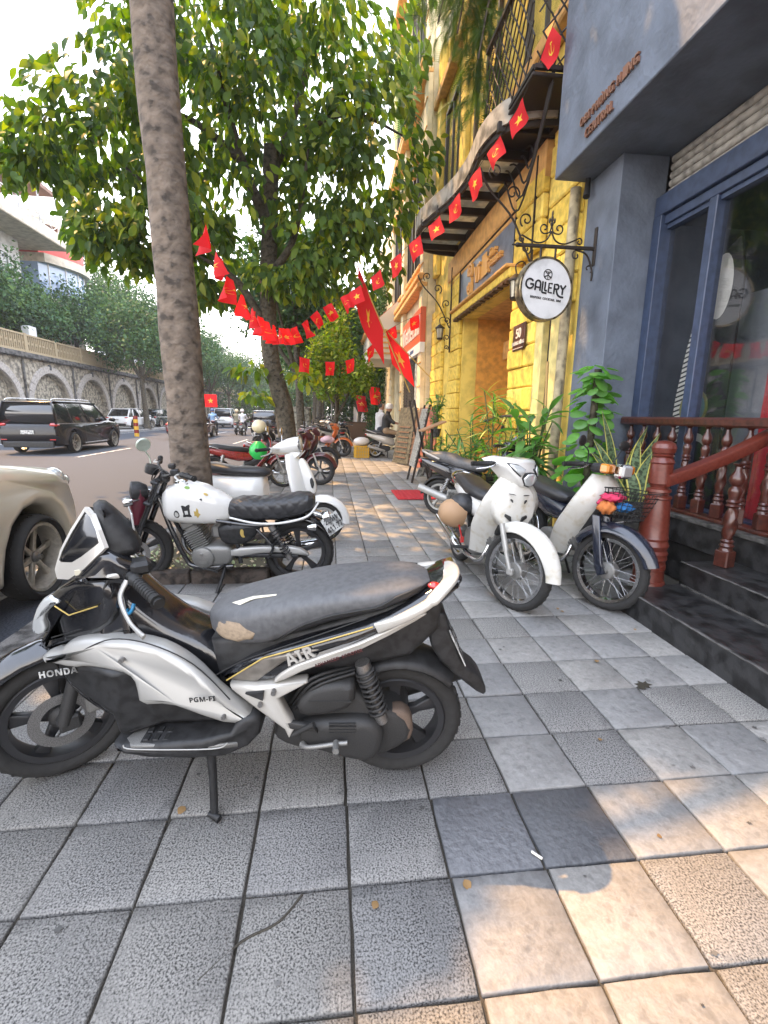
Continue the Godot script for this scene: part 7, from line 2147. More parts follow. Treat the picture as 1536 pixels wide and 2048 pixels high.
# ---- small motorcycles with leg shields, built from one pattern
func crescent(y: float, x: float, w: float, depth: float, th: float, n := 10) -> PackedVector3Array:
	var r := PackedVector3Array()
	for k in n + 1:
		var b := lerp(-1.0, 1.0, k / float(n)) as float
		r.append(Vector3(x - depth * b * b, y, b * w))
	for k in n + 1:
		var b := lerp(1.0, -1.0, k / float(n)) as float
		r.append(Vector3(x - th - depth * b * b, y, b * (w - th * 0.3)))
	return r

func fender(parent: Node, called: String, at: Transform3D, R: float, w: float, a0: float, a1: float, m: Material, crown := 0.05):
	var rings := []
	for i in 13:
		var a := deg_to_rad(lerp(a0, a1, i / 12.0))
		var ww: float = w * (0.35 + 0.65 * pow(sin(PI * clamp(i / 12.0, 0.06, 0.94)), 0.5))
		var ring := PackedVector3Array()
		for k in 9:
			var b := k / 4.0 - 1.0
			ring.append(Vector3(cos(a) * (R - crown * b * b), sin(a) * (R - crown * b * b), ww * b))
		for k in 9:
			var b := 1.0 - k / 4.0
			ring.append(Vector3(cos(a) * (R - 0.007 - crown * b * b), sin(a) * (R - 0.007 - crown * b * b), (ww - 0.003) * b))
		rings.append(ring)
	var mb := MB.new()
	mb.loft(rings)
	obj(called, mb, m, parent, at)

func loft_se(parent: Node, called: String, m: Material, sec: Array, e := 0.7, n := 20):
	var rings := []
	for s in sec: rings.append(ring_se(Vector3(s[0], s[1], 0), Vector3(0, 0, s[3]), Vector3(0, s[2], 0), e, n))
	var mb := MB.new()
	mb.loft(rings)
	return obj(called, mb, m, parent)

func underbone(called: String, label: String, x: float, s: float, th: float, lean: float, P: Dictionary, group := "") -> Node3D:
	var t := thing(called, label, P.get("cat", "motorbike"), Vector3.ZERO, 0, group)
	lean_place(t, x, s, th, lean)
	var body: Material = P.body
	var shield: Material = P.get("shield", body)
	var st: float = P.get("steer", 0.0)
	var style: String = P.get("style", "wire")
	var WB := 1.2
	var R := 0.285
	var mb: MB
	var fq := T(Vector3(WB, 0, 0), Vector3(0, st, 0))
	wheel(t, "rear_wheel", T(Vector3(0, R, 0)), R, 0.042, style, mats.chrome if style == "wire" else mats.disc_black, mats.cast_metal)
	wheel(t, "front_wheel", T(Vector3(WB, R, 0), Vector3(0, st, 0)), R, 0.038, style, mats.chrome if style == "wire" else mats.disc_black, mats.cast_metal)
	for e in [-1, 1]:
		mb = MB.new()
		if P.get("link", false):
			mb.plate(v2([-0.16, 0.66, -0.1, 0.66, -0.02, 0.34, 0.02, 0.27, -0.03, 0.24, -0.07, 0.3]), e * 0.07 - 0.018, e * 0.07 + 0.018, 0.008)
		else:
			mb.tube([Vector3(-0.13, 0.6, e * 0.078), Vector3(-0.06, 0.42, e * 0.08)], 0.02, 10)
			mb.tube([Vector3(-0.06, 0.42, e * 0.08), Vector3(0.0, R, e * 0.08)], 0.015, 10)
			mb.box(Vector3(0.0, R, e * 0.078), Vector3(0.05, 0.05, 0.03), Transform3D.IDENTITY, 0.008)
		obj("fork_leg", mb, P.get("fork", mats.silver), t, fq)
	fender(t, "front_fender", T(Vector3(WB, R, 0), Vector3(0, st, 0)), R + 0.065, 0.088, P.get("f0", 12.0), P.get("f1", 150.0), P.get("fend", shield), 0.07)
	# leg shield
	var rings := []
	for i in 12:
		var f := i / 11.0
		var y: float = lerp(0.94, 0.26, f)
		var w: float = 0.09 + 0.14 * sin(PI * 0.5 * clamp(f * 2.6, 0, 1))
		if f > 0.6: w -= (f - 0.6) * 0.24
		var xx: float = 0.98 - 0.02 * f + 0.05 * sin(PI * clamp(f * 2.2, 0, 1)) - max(f - 0.45, 0.0) * 0.42
		rings.append(crescent(y, xx, w, 0.05 + 0.1 * f, 0.02))
	mb = MB.new(); mb.loft(rings); var ls := obj("leg_shield", mb, shield, t)
	if P.get("nostrils", false):
		var bow := func(v: Vector3) -> Vector3: return Vector3(v.x, v.y, v.z - 2.4 * v.x * v.x - 0.3 * max(0.62 - v.y, 0.0) - 0.5 * max(v.y - 0.8, 0.0))
		face_plate(t, "front_cover", shield, [0, 0.885, 0.07, 0.88, 0.12, 0.82, 0.165, 0.73, 0.15, 0.64, 0.09, 0.56, 0, 0.545], 0.93, 1.075, 0.014, bow)
		for e in [-1, 1]:
			for q in [[0.035, 0.6, 0.05, 0.045], [0.045, 0.745, 0.016, 0.02], [0.03, 0.8, 0.05, 0.006]]:
				mb = MB.new(); mb.plate([Vector2(q[0], q[1]), Vector2(q[0] + q[2], q[1] + q[3] * 0.9), Vector2(q[0] + q[2] * 0.9, q[1] + q[3] * 1.3), Vector2(q[0] + q[2] * 0.2, q[1] + q[3])].map(func(p): return Vector2(p.x * e, p.y)), 1.06, 1.0775, 0.0, FRONT, bow); obj("air_slot", mb, mats.ink, ls)
	mb = MB.new(); mb.plate(smooth2(v2([0.98, 0.92, 0.86, 0.7, 0.7, 0.52, 0.5, 0.5, 0.5, 0.4, 0.75, 0.4, 0.95, 0.5, 1.02, 0.75]), 1), -0.06, 0.06, 0.025); obj("frame_cover", mb, P.get("spine", mats.matt_black), t)
	# headset and bars
	var hq := T(Vector3(0.93, 0, 0), Vector3(0, st, 0))
	var hd := Node3D.new(); hd.name = "handlebar_head"; t.add_child(hd); hd.transform = hq
	var hm: Material = P.get("head", shield)
	if P.get("square_lamp", false):
		mb = MB.new(); mb.box(Vector3(0.03, 0.99, 0), Vector3(0.13, 0.07, 0.3), Transform3D.IDENTITY, 0.02); obj("head_cover", mb, mats.matt_black, hd)
		mb = MB.new(); mb.box(Vector3(0.14, 0.985, 0), Vector3(0.07, 0.105, 0.15), Transform3D.IDENTITY, 0.02); var hl := obj("headlight", mb, mats.chrome, hd)
		mb = MB.new(); mb.box(Vector3(0.168, 0.985, 0), Vector3(0.03, 0.088, 0.13), Transform3D.IDENTITY, 0.014); obj("lens", mb, mats.lens_clear, hl)
		for e in [-1, 1]:
			mb = MB.new(); mb.box(Vector3(0.1, 0.995, e * 0.135), Vector3(0.07, 0.065, 0.1), Transform3D.IDENTITY, 0.012); obj("turn_signal", mb, mats.lens_amber, hd)
	else:
		var swept := func(v: Vector3) -> Vector3: return Vector3(v.x, v.y, v.z - 2.6 * v.x * v.x - 0.55 * max(v.y - 0.97, 0.0) - 0.25 * max(0.92 - v.y, 0.0))
		face_plate(hd, "head_cover", hm, [0, 1.06, 0.06, 1.055, 0.12, 1.06, 0.19, 1.03, 0.165, 0.985, 0.11, 0.92, 0.06, 0.865, 0, 0.85], -0.06, 0.15, 0.022, swept)
		face_plate(hd, "headlight_rim", mats.ink, [0, 0.972, 0.045, 0.965, 0.078, 0.925, 0.045, 0.872, 0, 0.862], 0.13, 0.154, 0.005, swept)
		face_plate(hd, "headlight", mats.lens_clear, [0, 0.965, 0.04, 0.958, 0.07, 0.924, 0.04, 0.879, 0, 0.869], 0.14, 0.164, 0.009, swept)
		for e in [-1, 1]:
			for q in [["signal_rim", mats.ink, 0.0, 0.155], ["turn_signal", mats.lens_clear, 0.006, 0.162]]:
				mb = MB.new(); mb.plate([Vector2(0.05 + q[2], 0.99), Vector2(0.1, 1.02 - q[2]), Vector2(0.168 - q[2] * 2, 1.024 - q[2]), Vector2(0.135, 0.975 + q[2]), Vector2(0.095, 0.935 + q[2])].map(func(p): return Vector2(p.x * e, p.y)), 0.12, q[3], 0.005, FRONT, swept); obj(q[0], mb, q[1], hd)
		mb = MB.new(); mb.tube([Vector3(-0.0, 0.97, 0), Vector3(0.03, 0.84, 0)], [0.055, 0.06], 12); obj("column", mb, mats.matt_black, hd)
	for e in [-1, 1]:
		mb = MB.new(); mb.tube([Vector3(0, 1.0, e * 0.06), Vector3(-0.05, 1.01, e * 0.2)], 0.013, 8); obj("handlebar", mb, mats.matt_black, hd)
		grip_set(hd, Vector3(-0.04, 1.01, e * 0.17), Vector3(-0.13, 0.99, e * 0.33), 0.03, Vector3(0.8, 0, e * 0.3), true)
		if P.get("mirrors", true):
			mb = MB.new(); mb.tube(curve3([Vector3(-0.04, 1.02, e * 0.17), Vector3(-0.03, 1.1, e * 0.2), Vector3(-0.04, 1.14, e * 0.26)], 4), 0.005, 6); mb.ell(Vector3.ZERO, Vector3(0.012, 0.04, 0.06), T(Vector3(-0.04, 1.17, e * 0.28), Vector3(0, e * 10, 0))); obj("mirror", mb, mats.rubber_grip, hd)
	# seat, tail, side covers
	loft_se(t, "seat", P.get("seat", mats.seat_black), [[0.6, 0.7, 0.02, 0.05], [0.57, 0.7, 0.045, 0.09], [0.45, 0.71, 0.055, 0.12], [0.25, 0.725, 0.06, 0.13], [0.05, 0.76, 0.06, 0.12], [-0.12, 0.775, 0.05, 0.1], [-0.2, 0.775, 0.02, 0.05]])
	loft_se(t, "tail_body", body, [[0.62, 0.58, 0.07, 0.09], [0.4, 0.6, 0.1, 0.12], [0.15, 0.66, 0.09, 0.125], [-0.1, 0.71, 0.06, 0.1], [-0.25, 0.745, 0.04, 0.06], [-0.3, 0.755, 0.02, 0.03]])
	mb = MB.new(); mb.ell(Vector3(-0.28, 0.73, 0), Vector3(0.03, 0.04, 0.075)); obj("tail_lamp", mb, mats.lens_red, t)
	mb = MB.new(); mb.tube(curve3([Vector3(0.05, 0.73, -0.13), Vector3(-0.15, 0.79, -0.12), Vector3(-0.25, 0.82, 0), Vector3(-0.15, 0.79, 0.12), Vector3(0.05, 0.73, 0.13)], 5), 0.011, 7); obj("grab_rail", mb, mats.chrome, t)
	# engine
	mb = MB.new(); mb.plate(smooth2(v2([0.7, 0.4, 0.5, 0.44, 0.35, 0.4, 0.33, 0.26, 0.45, 0.2, 0.65, 0.22]), 1), -0.11, 0.11, 0.03); mb.tube([Vector3(0.65, 0.36, 0), Vector3(0.86, 0.42, 0)], [0.07, 0.06], 12)
	for k in 6: mb.tube([Vector3(0.69 + 0.026 * k, 0.372 + 0.007 * k, 0), Vector3(0.697 + 0.026 * k, 0.374 + 0.007 * k, 0)], 0.085, 14)
	obj("engine", mb, mats.cast_metal, t)
	mb = MB.new(); mb.tube(curve3([Vector3(0.8, 0.36, 0.06), Vector3(0.76, 0.22, 0.12), Vector3(0.4, 0.22, 0.15), Vector3(0.2, 0.27, 0.16), Vector3(-0.25, 0.36, 0.165)], 5), [0.016, 0.016, 0.016, 0.016, 0.016, 0.016, 0.016, 0.016, 0.018, 0.02, 0.026, 0.035, 0.042, 0.045, 0.046, 0.046, 0.046, 0.046, 0.046, 0.046, 0.042], 12); obj("exhaust", mb, mats.chrome, t)
	mb = MB.new(); mb.plate(smooth2(v2([0.45, 0.34, 0.0, 0.33, -0.07, 0.285, 0.0, 0.25, 0.45, 0.25]), 1), -0.115, -0.08, 0.012); obj("chain_case", mb, body, t)
	for e in [-1, 1]: shock(t, Vector3(0.13, 0.62, e * 0.12), Vector3(0.02, 0.3, e * 0.12), mats.chrome)
	fender(t, "rear_fender", T(Vector3(0, R, 0)), R + 0.05, 0.07, 60, 175, mats.matt_black, 0.04)
	plate_number(t, Transform3D(Basis(Vector3(0, 0, 1), Vector3(0.3, 0.95, 0).normalized(), Vector3(-0.95, 0.3, 0).normalized()), Vector3(-0.33, 0.56, 0)), P.get("p1", "29-F1"), P.get("p2", "208.64"))
	mb = MB.new(); mb.tube([Vector3(0.48, 0.25, -0.25), Vector3(0.48, 0.25, 0.25)], 0.014, 8); mb.tube([Vector3(0.62, 0.26, -0.12), Vector3(0.52, 0.22, -0.2)], 0.009, 6); obj("foot_pegs", mb, mats.rubber_grip, t)
	mb = MB.new(); mb.tube([Vector3(0.46, 0.22, -0.1), Vector3(0.44, 0.0, -0.22)], 0.011, 7); obj("side_stand", mb, mats.matt_black, t)
	if P.get("crash", false):
		for e in [-1, 1]:
			mb = MB.new(); mb.tube(curve3([Vector3(0.95, 0.66, e * 0.2), Vector3(0.8, 0.5, e * 0.26), Vector3(0.45, 0.4, e * 0.24), Vector3(0.1, 0.55, e * 0.2), Vector3(-0.05, 0.7, e * 0.16)], 5), 0.012, 7); obj("crash_bar", mb, mats.silver, t)
	if P.get("basket", false):
		mb = MB.new()
		for k in 7:
			var y := 0.66 + 0.034 * k
			var g := 0.11 + 0.008 * k
			mb.tube([Vector3(1.05, y, -g), Vector3(1.05 + 1.75 * g, y, -g * 0.9), Vector3(1.05 + 1.75 * g, y, g * 0.9), Vector3(1.05, y, g), Vector3(1.05, y, -g)], 0.0035, 4)
		for k in 26:
			var a := TAU * k / 26.0
			var p := Vector3(1.15 + clamp(cos(a) * 1.4, -1, 1) * 0.098, 0.66, clamp(sin(a) * 1.4, -1, 1) * 0.11)
			var q2 := Vector3(1.185 + clamp(cos(a) * 1.4, -1, 1) * 0.135, 0.865, clamp(sin(a) * 1.4, -1, 1) * 0.155)
			mb.tube([p, q2], 0.0028, 4)
		for k in 9: mb.tube([Vector3(1.06, 0.66, -0.1 + 0.025 * k), Vector3(1.25, 0.66, -0.1 + 0.025 * k)], 0.003, 4)
		obj("basket", mb, mats.matt_black, hd, T(Vector3(-0.93, 0, 0))).set_meta("kind", "stuff")
		mb = MB.new(); mb.tube([Vector3(1.0, 0.58, -0.1), Vector3(1.22, 0.65, -0.12)], 0.006, 5); mb.tube([Vector3(1.0, 0.58, 0.1), Vector3(1.22, 0.65, 0.12)], 0.006, 5); obj("basket_stay", mb, mats.chrome, hd, T(Vector3(-0.93, 0, 0)))
	return t

const FRONT := Transform3D(Vector3(0, 0, 1), Vector3(0, 1, 0), Vector3(1, 0, 0), Vector3.ZERO)
func face_plate(parent: Node, called: String, m: Material, half: Array, d0: float, d1: float, bev: float, warp: Callable):
	# a panel seen from the front, the same on both sides
	var o := v2(half)
	for i in range(o.size() - 2, 0, -1): o.append(Vector2(-o[i].x, o[i].y))
	var mb := MB.new()
	mb.plate(o, d0, d1, bev, FRONT, warp, 3)
	obj(called, mb, m, parent)

func automatic(called: String, label: String, x: float, s: float, th: float, lean: float, body: Material, seat: Material, group := "") -> Node3D:
	var t := thing(called, label, "scooter", Vector3.ZERO, 0, group)
	lean_place(t, x, s, th, lean)
	var mb: MB
	wheel(t, "rear_wheel", T(Vector3(0, 0.25, 0)), 0.25, 0.05, "cast5", mats.silver, mats.engine_black)
	wheel(t, "front_wheel", T(Vector3(1.22, 0.25, 0), Vector3(0, 10, 0)), 0.25, 0.045, "cast5", mats.silver, mats.engine_black, true)
	fender(t, "front_fender", T(Vector3(1.22, 0.25, 0), Vector3(0, 10, 0)), 0.3, 0.07, 10, 150, body, 0.06)
	for e in [-1, 1]:
		mb = MB.new(); mb.tube([Vector3(1.02, 0.66, e * 0.06), Vector3(1.22, 0.25, e * 0.07)], 0.02, 8); obj("fork_leg", mb, mats.engine_black, t)
	loft_se(t, "rear_body", body, [[0.6, 0.5, 0.1, 0.1], [0.5, 0.52, 0.14, 0.17], [0.3, 0.57, 0.14, 0.19], [0.1, 0.63, 0.12, 0.18], [-0.12, 0.69, 0.08, 0.13], [-0.28, 0.74, 0.04, 0.07], [-0.34, 0.765, 0.015, 0.03]])
	loft_se(t, "seat", seat, [[0.64, 0.68, 0.02, 0.06], [0.6, 0.69, 0.06, 0.11], [0.45, 0.705, 0.075, 0.14], [0.25, 0.735, 0.08, 0.15], [0.18, 0.77, 0.085, 0.15], [0.0, 0.8, 0.08, 0.14], [-0.15, 0.81, 0.06, 0.11], [-0.24, 0.815, 0.02, 0.05]])
	mb = MB.new(); mb.tube(curve3([Vector3(0.02, 0.77, -0.15), Vector3(-0.2, 0.85, -0.13), Vector3(-0.3, 0.88, 0), Vector3(-0.2, 0.85, 0.13), Vector3(0.02, 0.77, 0.15)], 5), 0.016, 8); obj("grab_rail", mb, mats.silver, t)
	mb = MB.new(); mb.ell(Vector3(-0.31, 0.735, 0), Vector3(0.035, 0.035, 0.09)); obj("tail_lamp", mb, mats.lens_red, t)
	var rings := []
	for i in 12:
		var f := i / 11.0
		rings.append(crescent(lerp(0.92, 0.3, f), 1.0 + 0.06 * sin(PI * f * 0.8) - 0.1 * max(f - 0.6, 0), 0.1 + 0.11 * sin(PI * clamp(f * 0.85 + 0.1, 0, 1)), 0.12, 0.03))
	mb = MB.new(); mb.loft(rings); obj("leg_shield", mb, body, t)
	mb = MB.new(); mb.box(Vector3(0.78, 0.3, 0), Vector3(0.46, 0.07, 0.36), Transform3D.IDENTITY, 0.025); obj("floor_board", mb, mats.matt_black, t)
	mb = MB.new(); mb.plate(smooth2(v2([0.98, 0.9, 0.9, 0.7, 0.85, 0.36, 0.98, 0.34, 1.04, 0.7]), 1), -0.13, 0.13, 0.04); obj("inner_shield", mb, mats.matt_black, t)
	loft_se(t, "head_cover", body, [[0.83, 0.98, 0.03, 0.1], [0.9, 1.0, 0.06, 0.16], [0.99, 0.99, 0.07, 0.14], [1.06, 0.96, 0.05, 0.08], [1.09, 0.95, 0.02, 0.04]], 0.8)
	mb = MB.new(); mb.plate(v2([0.93, 1.05, 1.0, 1.12, 1.06, 1.02, 1.07, 0.97]), -0.07, 0.07, 0.01); obj("visor", mb, mats.gloss_black, t)
	mb = MB.new(); mb.ell(Vector3(1.05, 0.78, 0), Vector3(0.035, 0.06, 0.1)); obj("headlight", mb, mats.lens_clear, t)
	for e in [-1, 1]:
		grip_set(t, Vector3(0.9, 1.0, e * 0.15), Vector3(0.82, 0.98, e * 0.34), 0.04, Vector3(0.9, 0, e * 0.2))
		mb = MB.new(); mb.tube(curve3([Vector3(0.9, 1.02, e * 0.17), Vector3(0.92, 1.12, e * 0.22), Vector3(0.9, 1.16, e * 0.28)], 4), 0.005, 6); mb.ell(Vector3(0.9, 1.19, e * 0.3), Vector3(0.014, 0.045, 0.065)); obj("mirror", mb, mats.rubber_grip, t)
		shock(t, Vector3(0.18, 0.56, e * 0.13), Vector3(0.06, 0.3, e * 0.12), mats.chrome)
	mb = MB.new(); mb.plate(smooth2(v2([0.5, 0.38, 0.2, 0.4, 0.02, 0.32, 0.04, 0.18, 0.45, 0.2]), 1), -0.16, 0.06, 0.03); obj("engine_case", mb, mats.engine_black, t)
	mb = MB.new(); mb.tube([Vector3(0.3, 0.22, 0.12), Vector3(0.1, 0.27, 0.16), Vector3(-0.25, 0.38, 0.16)], [0.03, 0.055, 0.05], 12); obj("exhaust", mb, mats.silver, t)
	fender(t, "rear_fender", T(Vector3(0, 0.25, 0)), 0.31, 0.07, 60, 175, mats.matt_black, 0.04)
	plate_number(t, Transform3D(Basis(Vector3(0, 0, 1), Vector3(0.3, 0.95, 0).normalized(), Vector3(-0.95, 0.3, 0).normalized()), Vector3(-0.33, 0.57, 0)), "29-D2", "556.18")
	mb = MB.new(); mb.tube([Vector3(0.4, 0.22, -0.12), Vector3(0.4, 0.0, -0.22)], 0.012, 7); obj("side_stand", mb, mats.matt_black, t)
	return t

func build_underbones():
	# right side, against the shopfronts
	underbone("white_motorbike", "white motorbike facing the camera with tan helmet on its side and tall wire wheels", 1.22, 4.28, -87, 5, {"body": mats.white_paint, "shield": mats.worn_white, "head": mats.white_paint, "nostrils": true, "steer": 26.0, "mirrors": false, "f0": 2.0, "f1": 120.0})
	underbone("basket_motorbike", "old white and navy motorbike with square headlight and front basket beside the newel post", 1.86, 4.24, -86, 6, {"body": mats.navy_paint, "shield": mats.worn_white, "head": mats.matt_black, "fend": mats.navy_paint, "square_lamp": true, "link": true, "fork": mats.navy_paint, "steer": 24.0, "basket": true, "f0": 20.0, "f1": 150.0})
	automatic("black_scooter", "glossy black scooter with grey seat parked behind the white motorbike", 1.5, 6.35, -38, 4, mats.gloss_black, mats.seat_vinyl)
	# helmet that hangs on the white motorbike
	var hm := thing("open_helmet", "tan half helmet with black top hanging on the side of the white motorbike", "helmet", V(1.06, 0.53, 3.92))
	var mb := MB.new(); mb.lathe([Vector2(0.115, -0.07), Vector2(0.125, -0.03), Vector2(0.125, 0.02), Vector2(0.1, 0.09), Vector2(0.06, 0.125), Vector2(0, 0.135)], T(Vector3.ZERO, Vector3(20, 0, 75)), 20); obj("shell", mb, mats.tan_leather, hm)
	mb = MB.new(); mb.ell(Vector3(0.06, 0.1, -0.02), Vector3(0.13, 0.09, 0.12), T(Vector3.ZERO, Vector3(10, 0, -20))); obj("lining", mb, mats.seat_black, hm)
	mb = MB.new(); mb.tube([Vector3(0.02, -0.08, 0.09), Vector3(0.05, -0.2, 0.1)], 0.008, 6); mb.box(Vector3(0.05, -0.21, 0.1), Vector3(0.03, 0.05, 0.02)); obj("strap", mb, mats.lens_red, hm)
	var bundle := thing("cloth_bundle", "pink and blue cloth bundle lying in the front basket", "bundle", V(1.99, 0.73, 3.12))
	for e in [[0.0, 0.07, 0.0, 0.1, 0.05, 0.08, "pink"], [-0.05, 0.0, 0.02, 0.07, 0.07, 0.06, "orange"], [0.07, 0.0, 0.03, 0.08, 0.05, 0.07, "blue"], [0.0, 0.02, -0.06, 0.09, 0.05, 0.06, "pink"]]:
		mb = MB.new()
		mb.sheet(func(u, v):
			var a: float = u * TAU
			var h: float = v * PI
			var cr: float = 1.0 + 0.22 * sin(a * 5.0 + e[3] * 90.0) * sin(h * 3.0) + 0.12 * sin(a * 9.0 + h * 5.0)
			return Vector3(e[0] + cos(a) * sin(h) * e[3] * 0.8 * cr, e[1] + cos(h) * e[4] * 0.6 * cr, e[2] + sin(a) * sin(h) * e[5] * 0.9 * cr), 24, 10)
		obj("cloth", mb, {"pink": mat("cloth_pink", lin(0.5, 0.03, 0.09), 0.85), "orange": mat("cloth_orange", lin(0.5, 0.16, 0.04), 0.85), "blue": mat("cloth_blue", lin(0.02, 0.14, 0.36), 0.85)}[e[6]], bundle)
	# left row along the kerb
	underbone("red_motorbike", "red motorbike with pale helmet on its mirror and green bag behind the near trunk", -2.0, 8.6, 20, 4, {"body": mats.red_paint, "seat": mats.seat_black, "head": mats.matt_black})
	var dr := underbone("dark_red_motorbike", "dark red motorbike with silver crash bars facing the shops behind the retro scooter", -1.38, 9.45, -10, 4, {"body": mats.maroon_paint, "seat": mat("seat_brown", lin(0.22, 0.09, 0.045), 0.5), "crash": true, "style": "cast5", "steer": 12.0})
	var bk := underbone("basket_bike", "dark motorbike with tall wire wheel and pink cloth basket in the parked row", -1.28, 11.2, -10, 4, {"body": mats.maroon_paint, "fend": mats.matt_black, "basket": true, "steer": 8.0})
	var pk := thing("pink_cloth", "pale pink cloth heaped in the basket of the dark parked motorbike", "cloth", V(-0.06, 0.78, 10.95))
	for k in 4:
		mb = MB.new(); mb.ell(Vector3(0.06 * cos(k * 1.7), 0.03 * (k % 2), 0.07 * sin(k * 1.7)), Vector3(0.11, 0.07, 0.1), Transform3D.IDENTITY, 10, 6); obj("fold", mb, mat("cloth_pale", lin(0.6, 0.4, 0.44), 0.9), pk)
	underbone("orange_motorbike", "orange motorbike beyond the wire wheeled bike in the parked row", -0.75, 15.9, -15, 4, {"body": mats.orange_paint, "style": "cast5", "steer": 10.0})
	automatic("parked_scooter", "dark scooter seen from behind with white number plate in the parked row", 0.5, 16.9, 85, 4, mats.gloss_black, mats.seat_black, "scooters parked further along")
	var a := automatic("parked_scooter", "grey scooter in the far row, first behind the dark one", -0.5, 19.0, 20, 4, mats.silver, mats.seat_black, "scooters parked further along")
	for k in 7:
		dup(a, V(-0.9 + 0.35 * (k % 3), 0, 20.4 + 1.15 * k), deg_to_rad(15 + 40 * (k % 3)), ["grey scooter second in the far row", "grey scooter third in the far row by the young tree", "grey scooter fourth in the far row", "grey scooter fifth in the far row", "grey scooter sixth in the far row", "grey scooter seventh in the far row", "grey scooter last in the far row"][k])
	underbone("kerb_motorbike", "black motorbike with round headlight standing at the kerb beside the forked tree", -2.05, 13.6, -75, 4, {"body": mats.gloss_black, "style": "cast5"})
	automatic("customer_scooter", "white scooter carrying a seated person in black near the cream house", 1.45, 15.3, -4, 2, mats.pearl, mats.seat_black)
	# green bag on the red motorbike
	mb = MB.new()
	var rr := []
	for i in 9:
		var f := i / 8.0
		var ring := PackedVector3Array()
		for k in 14:
			var an := TAU * k / 14.0
			var rad: float = (0.03 + 0.11 * pow(sin(PI * clamp(f * 0.9 + 0.02, 0, 1)), 0.8)) * (1.0 + 0.15 * sin(an * 4 + f * 5.0))
			ring.append(Vector3(cos(an) * rad, 0.16 - 0.3 * f, sin(an) * rad))
		rr.append(ring)
	mb.loft(rr)
	var gb := obj("green_bag", mb, mat("green_plastic", lin(0.03, 0.42, 0.09), 0.3, 0.0, {"back": Color(0.2, 0.7, 0.25)})); gb.position = V(-1.22, 0.72, 8.35)
	tag(gb, "bright green plastic bag hanging on the red motorbike", "bag")
	mb = MB.new(); mb.ell(Vector3.ZERO, Vector3(0.13, 0.12, 0.12)); var h2 := obj("cream_helmet", mb, mat("helmet_cream", lin(0.6, 0.52, 0.34), 0.35, 0.0, {"coat": 0.7})); h2.position = V(-1.25, 1.12, 8.75)
	tag(h2, "cream helmet hung on the handlebar of the red motorbike", "helmet")

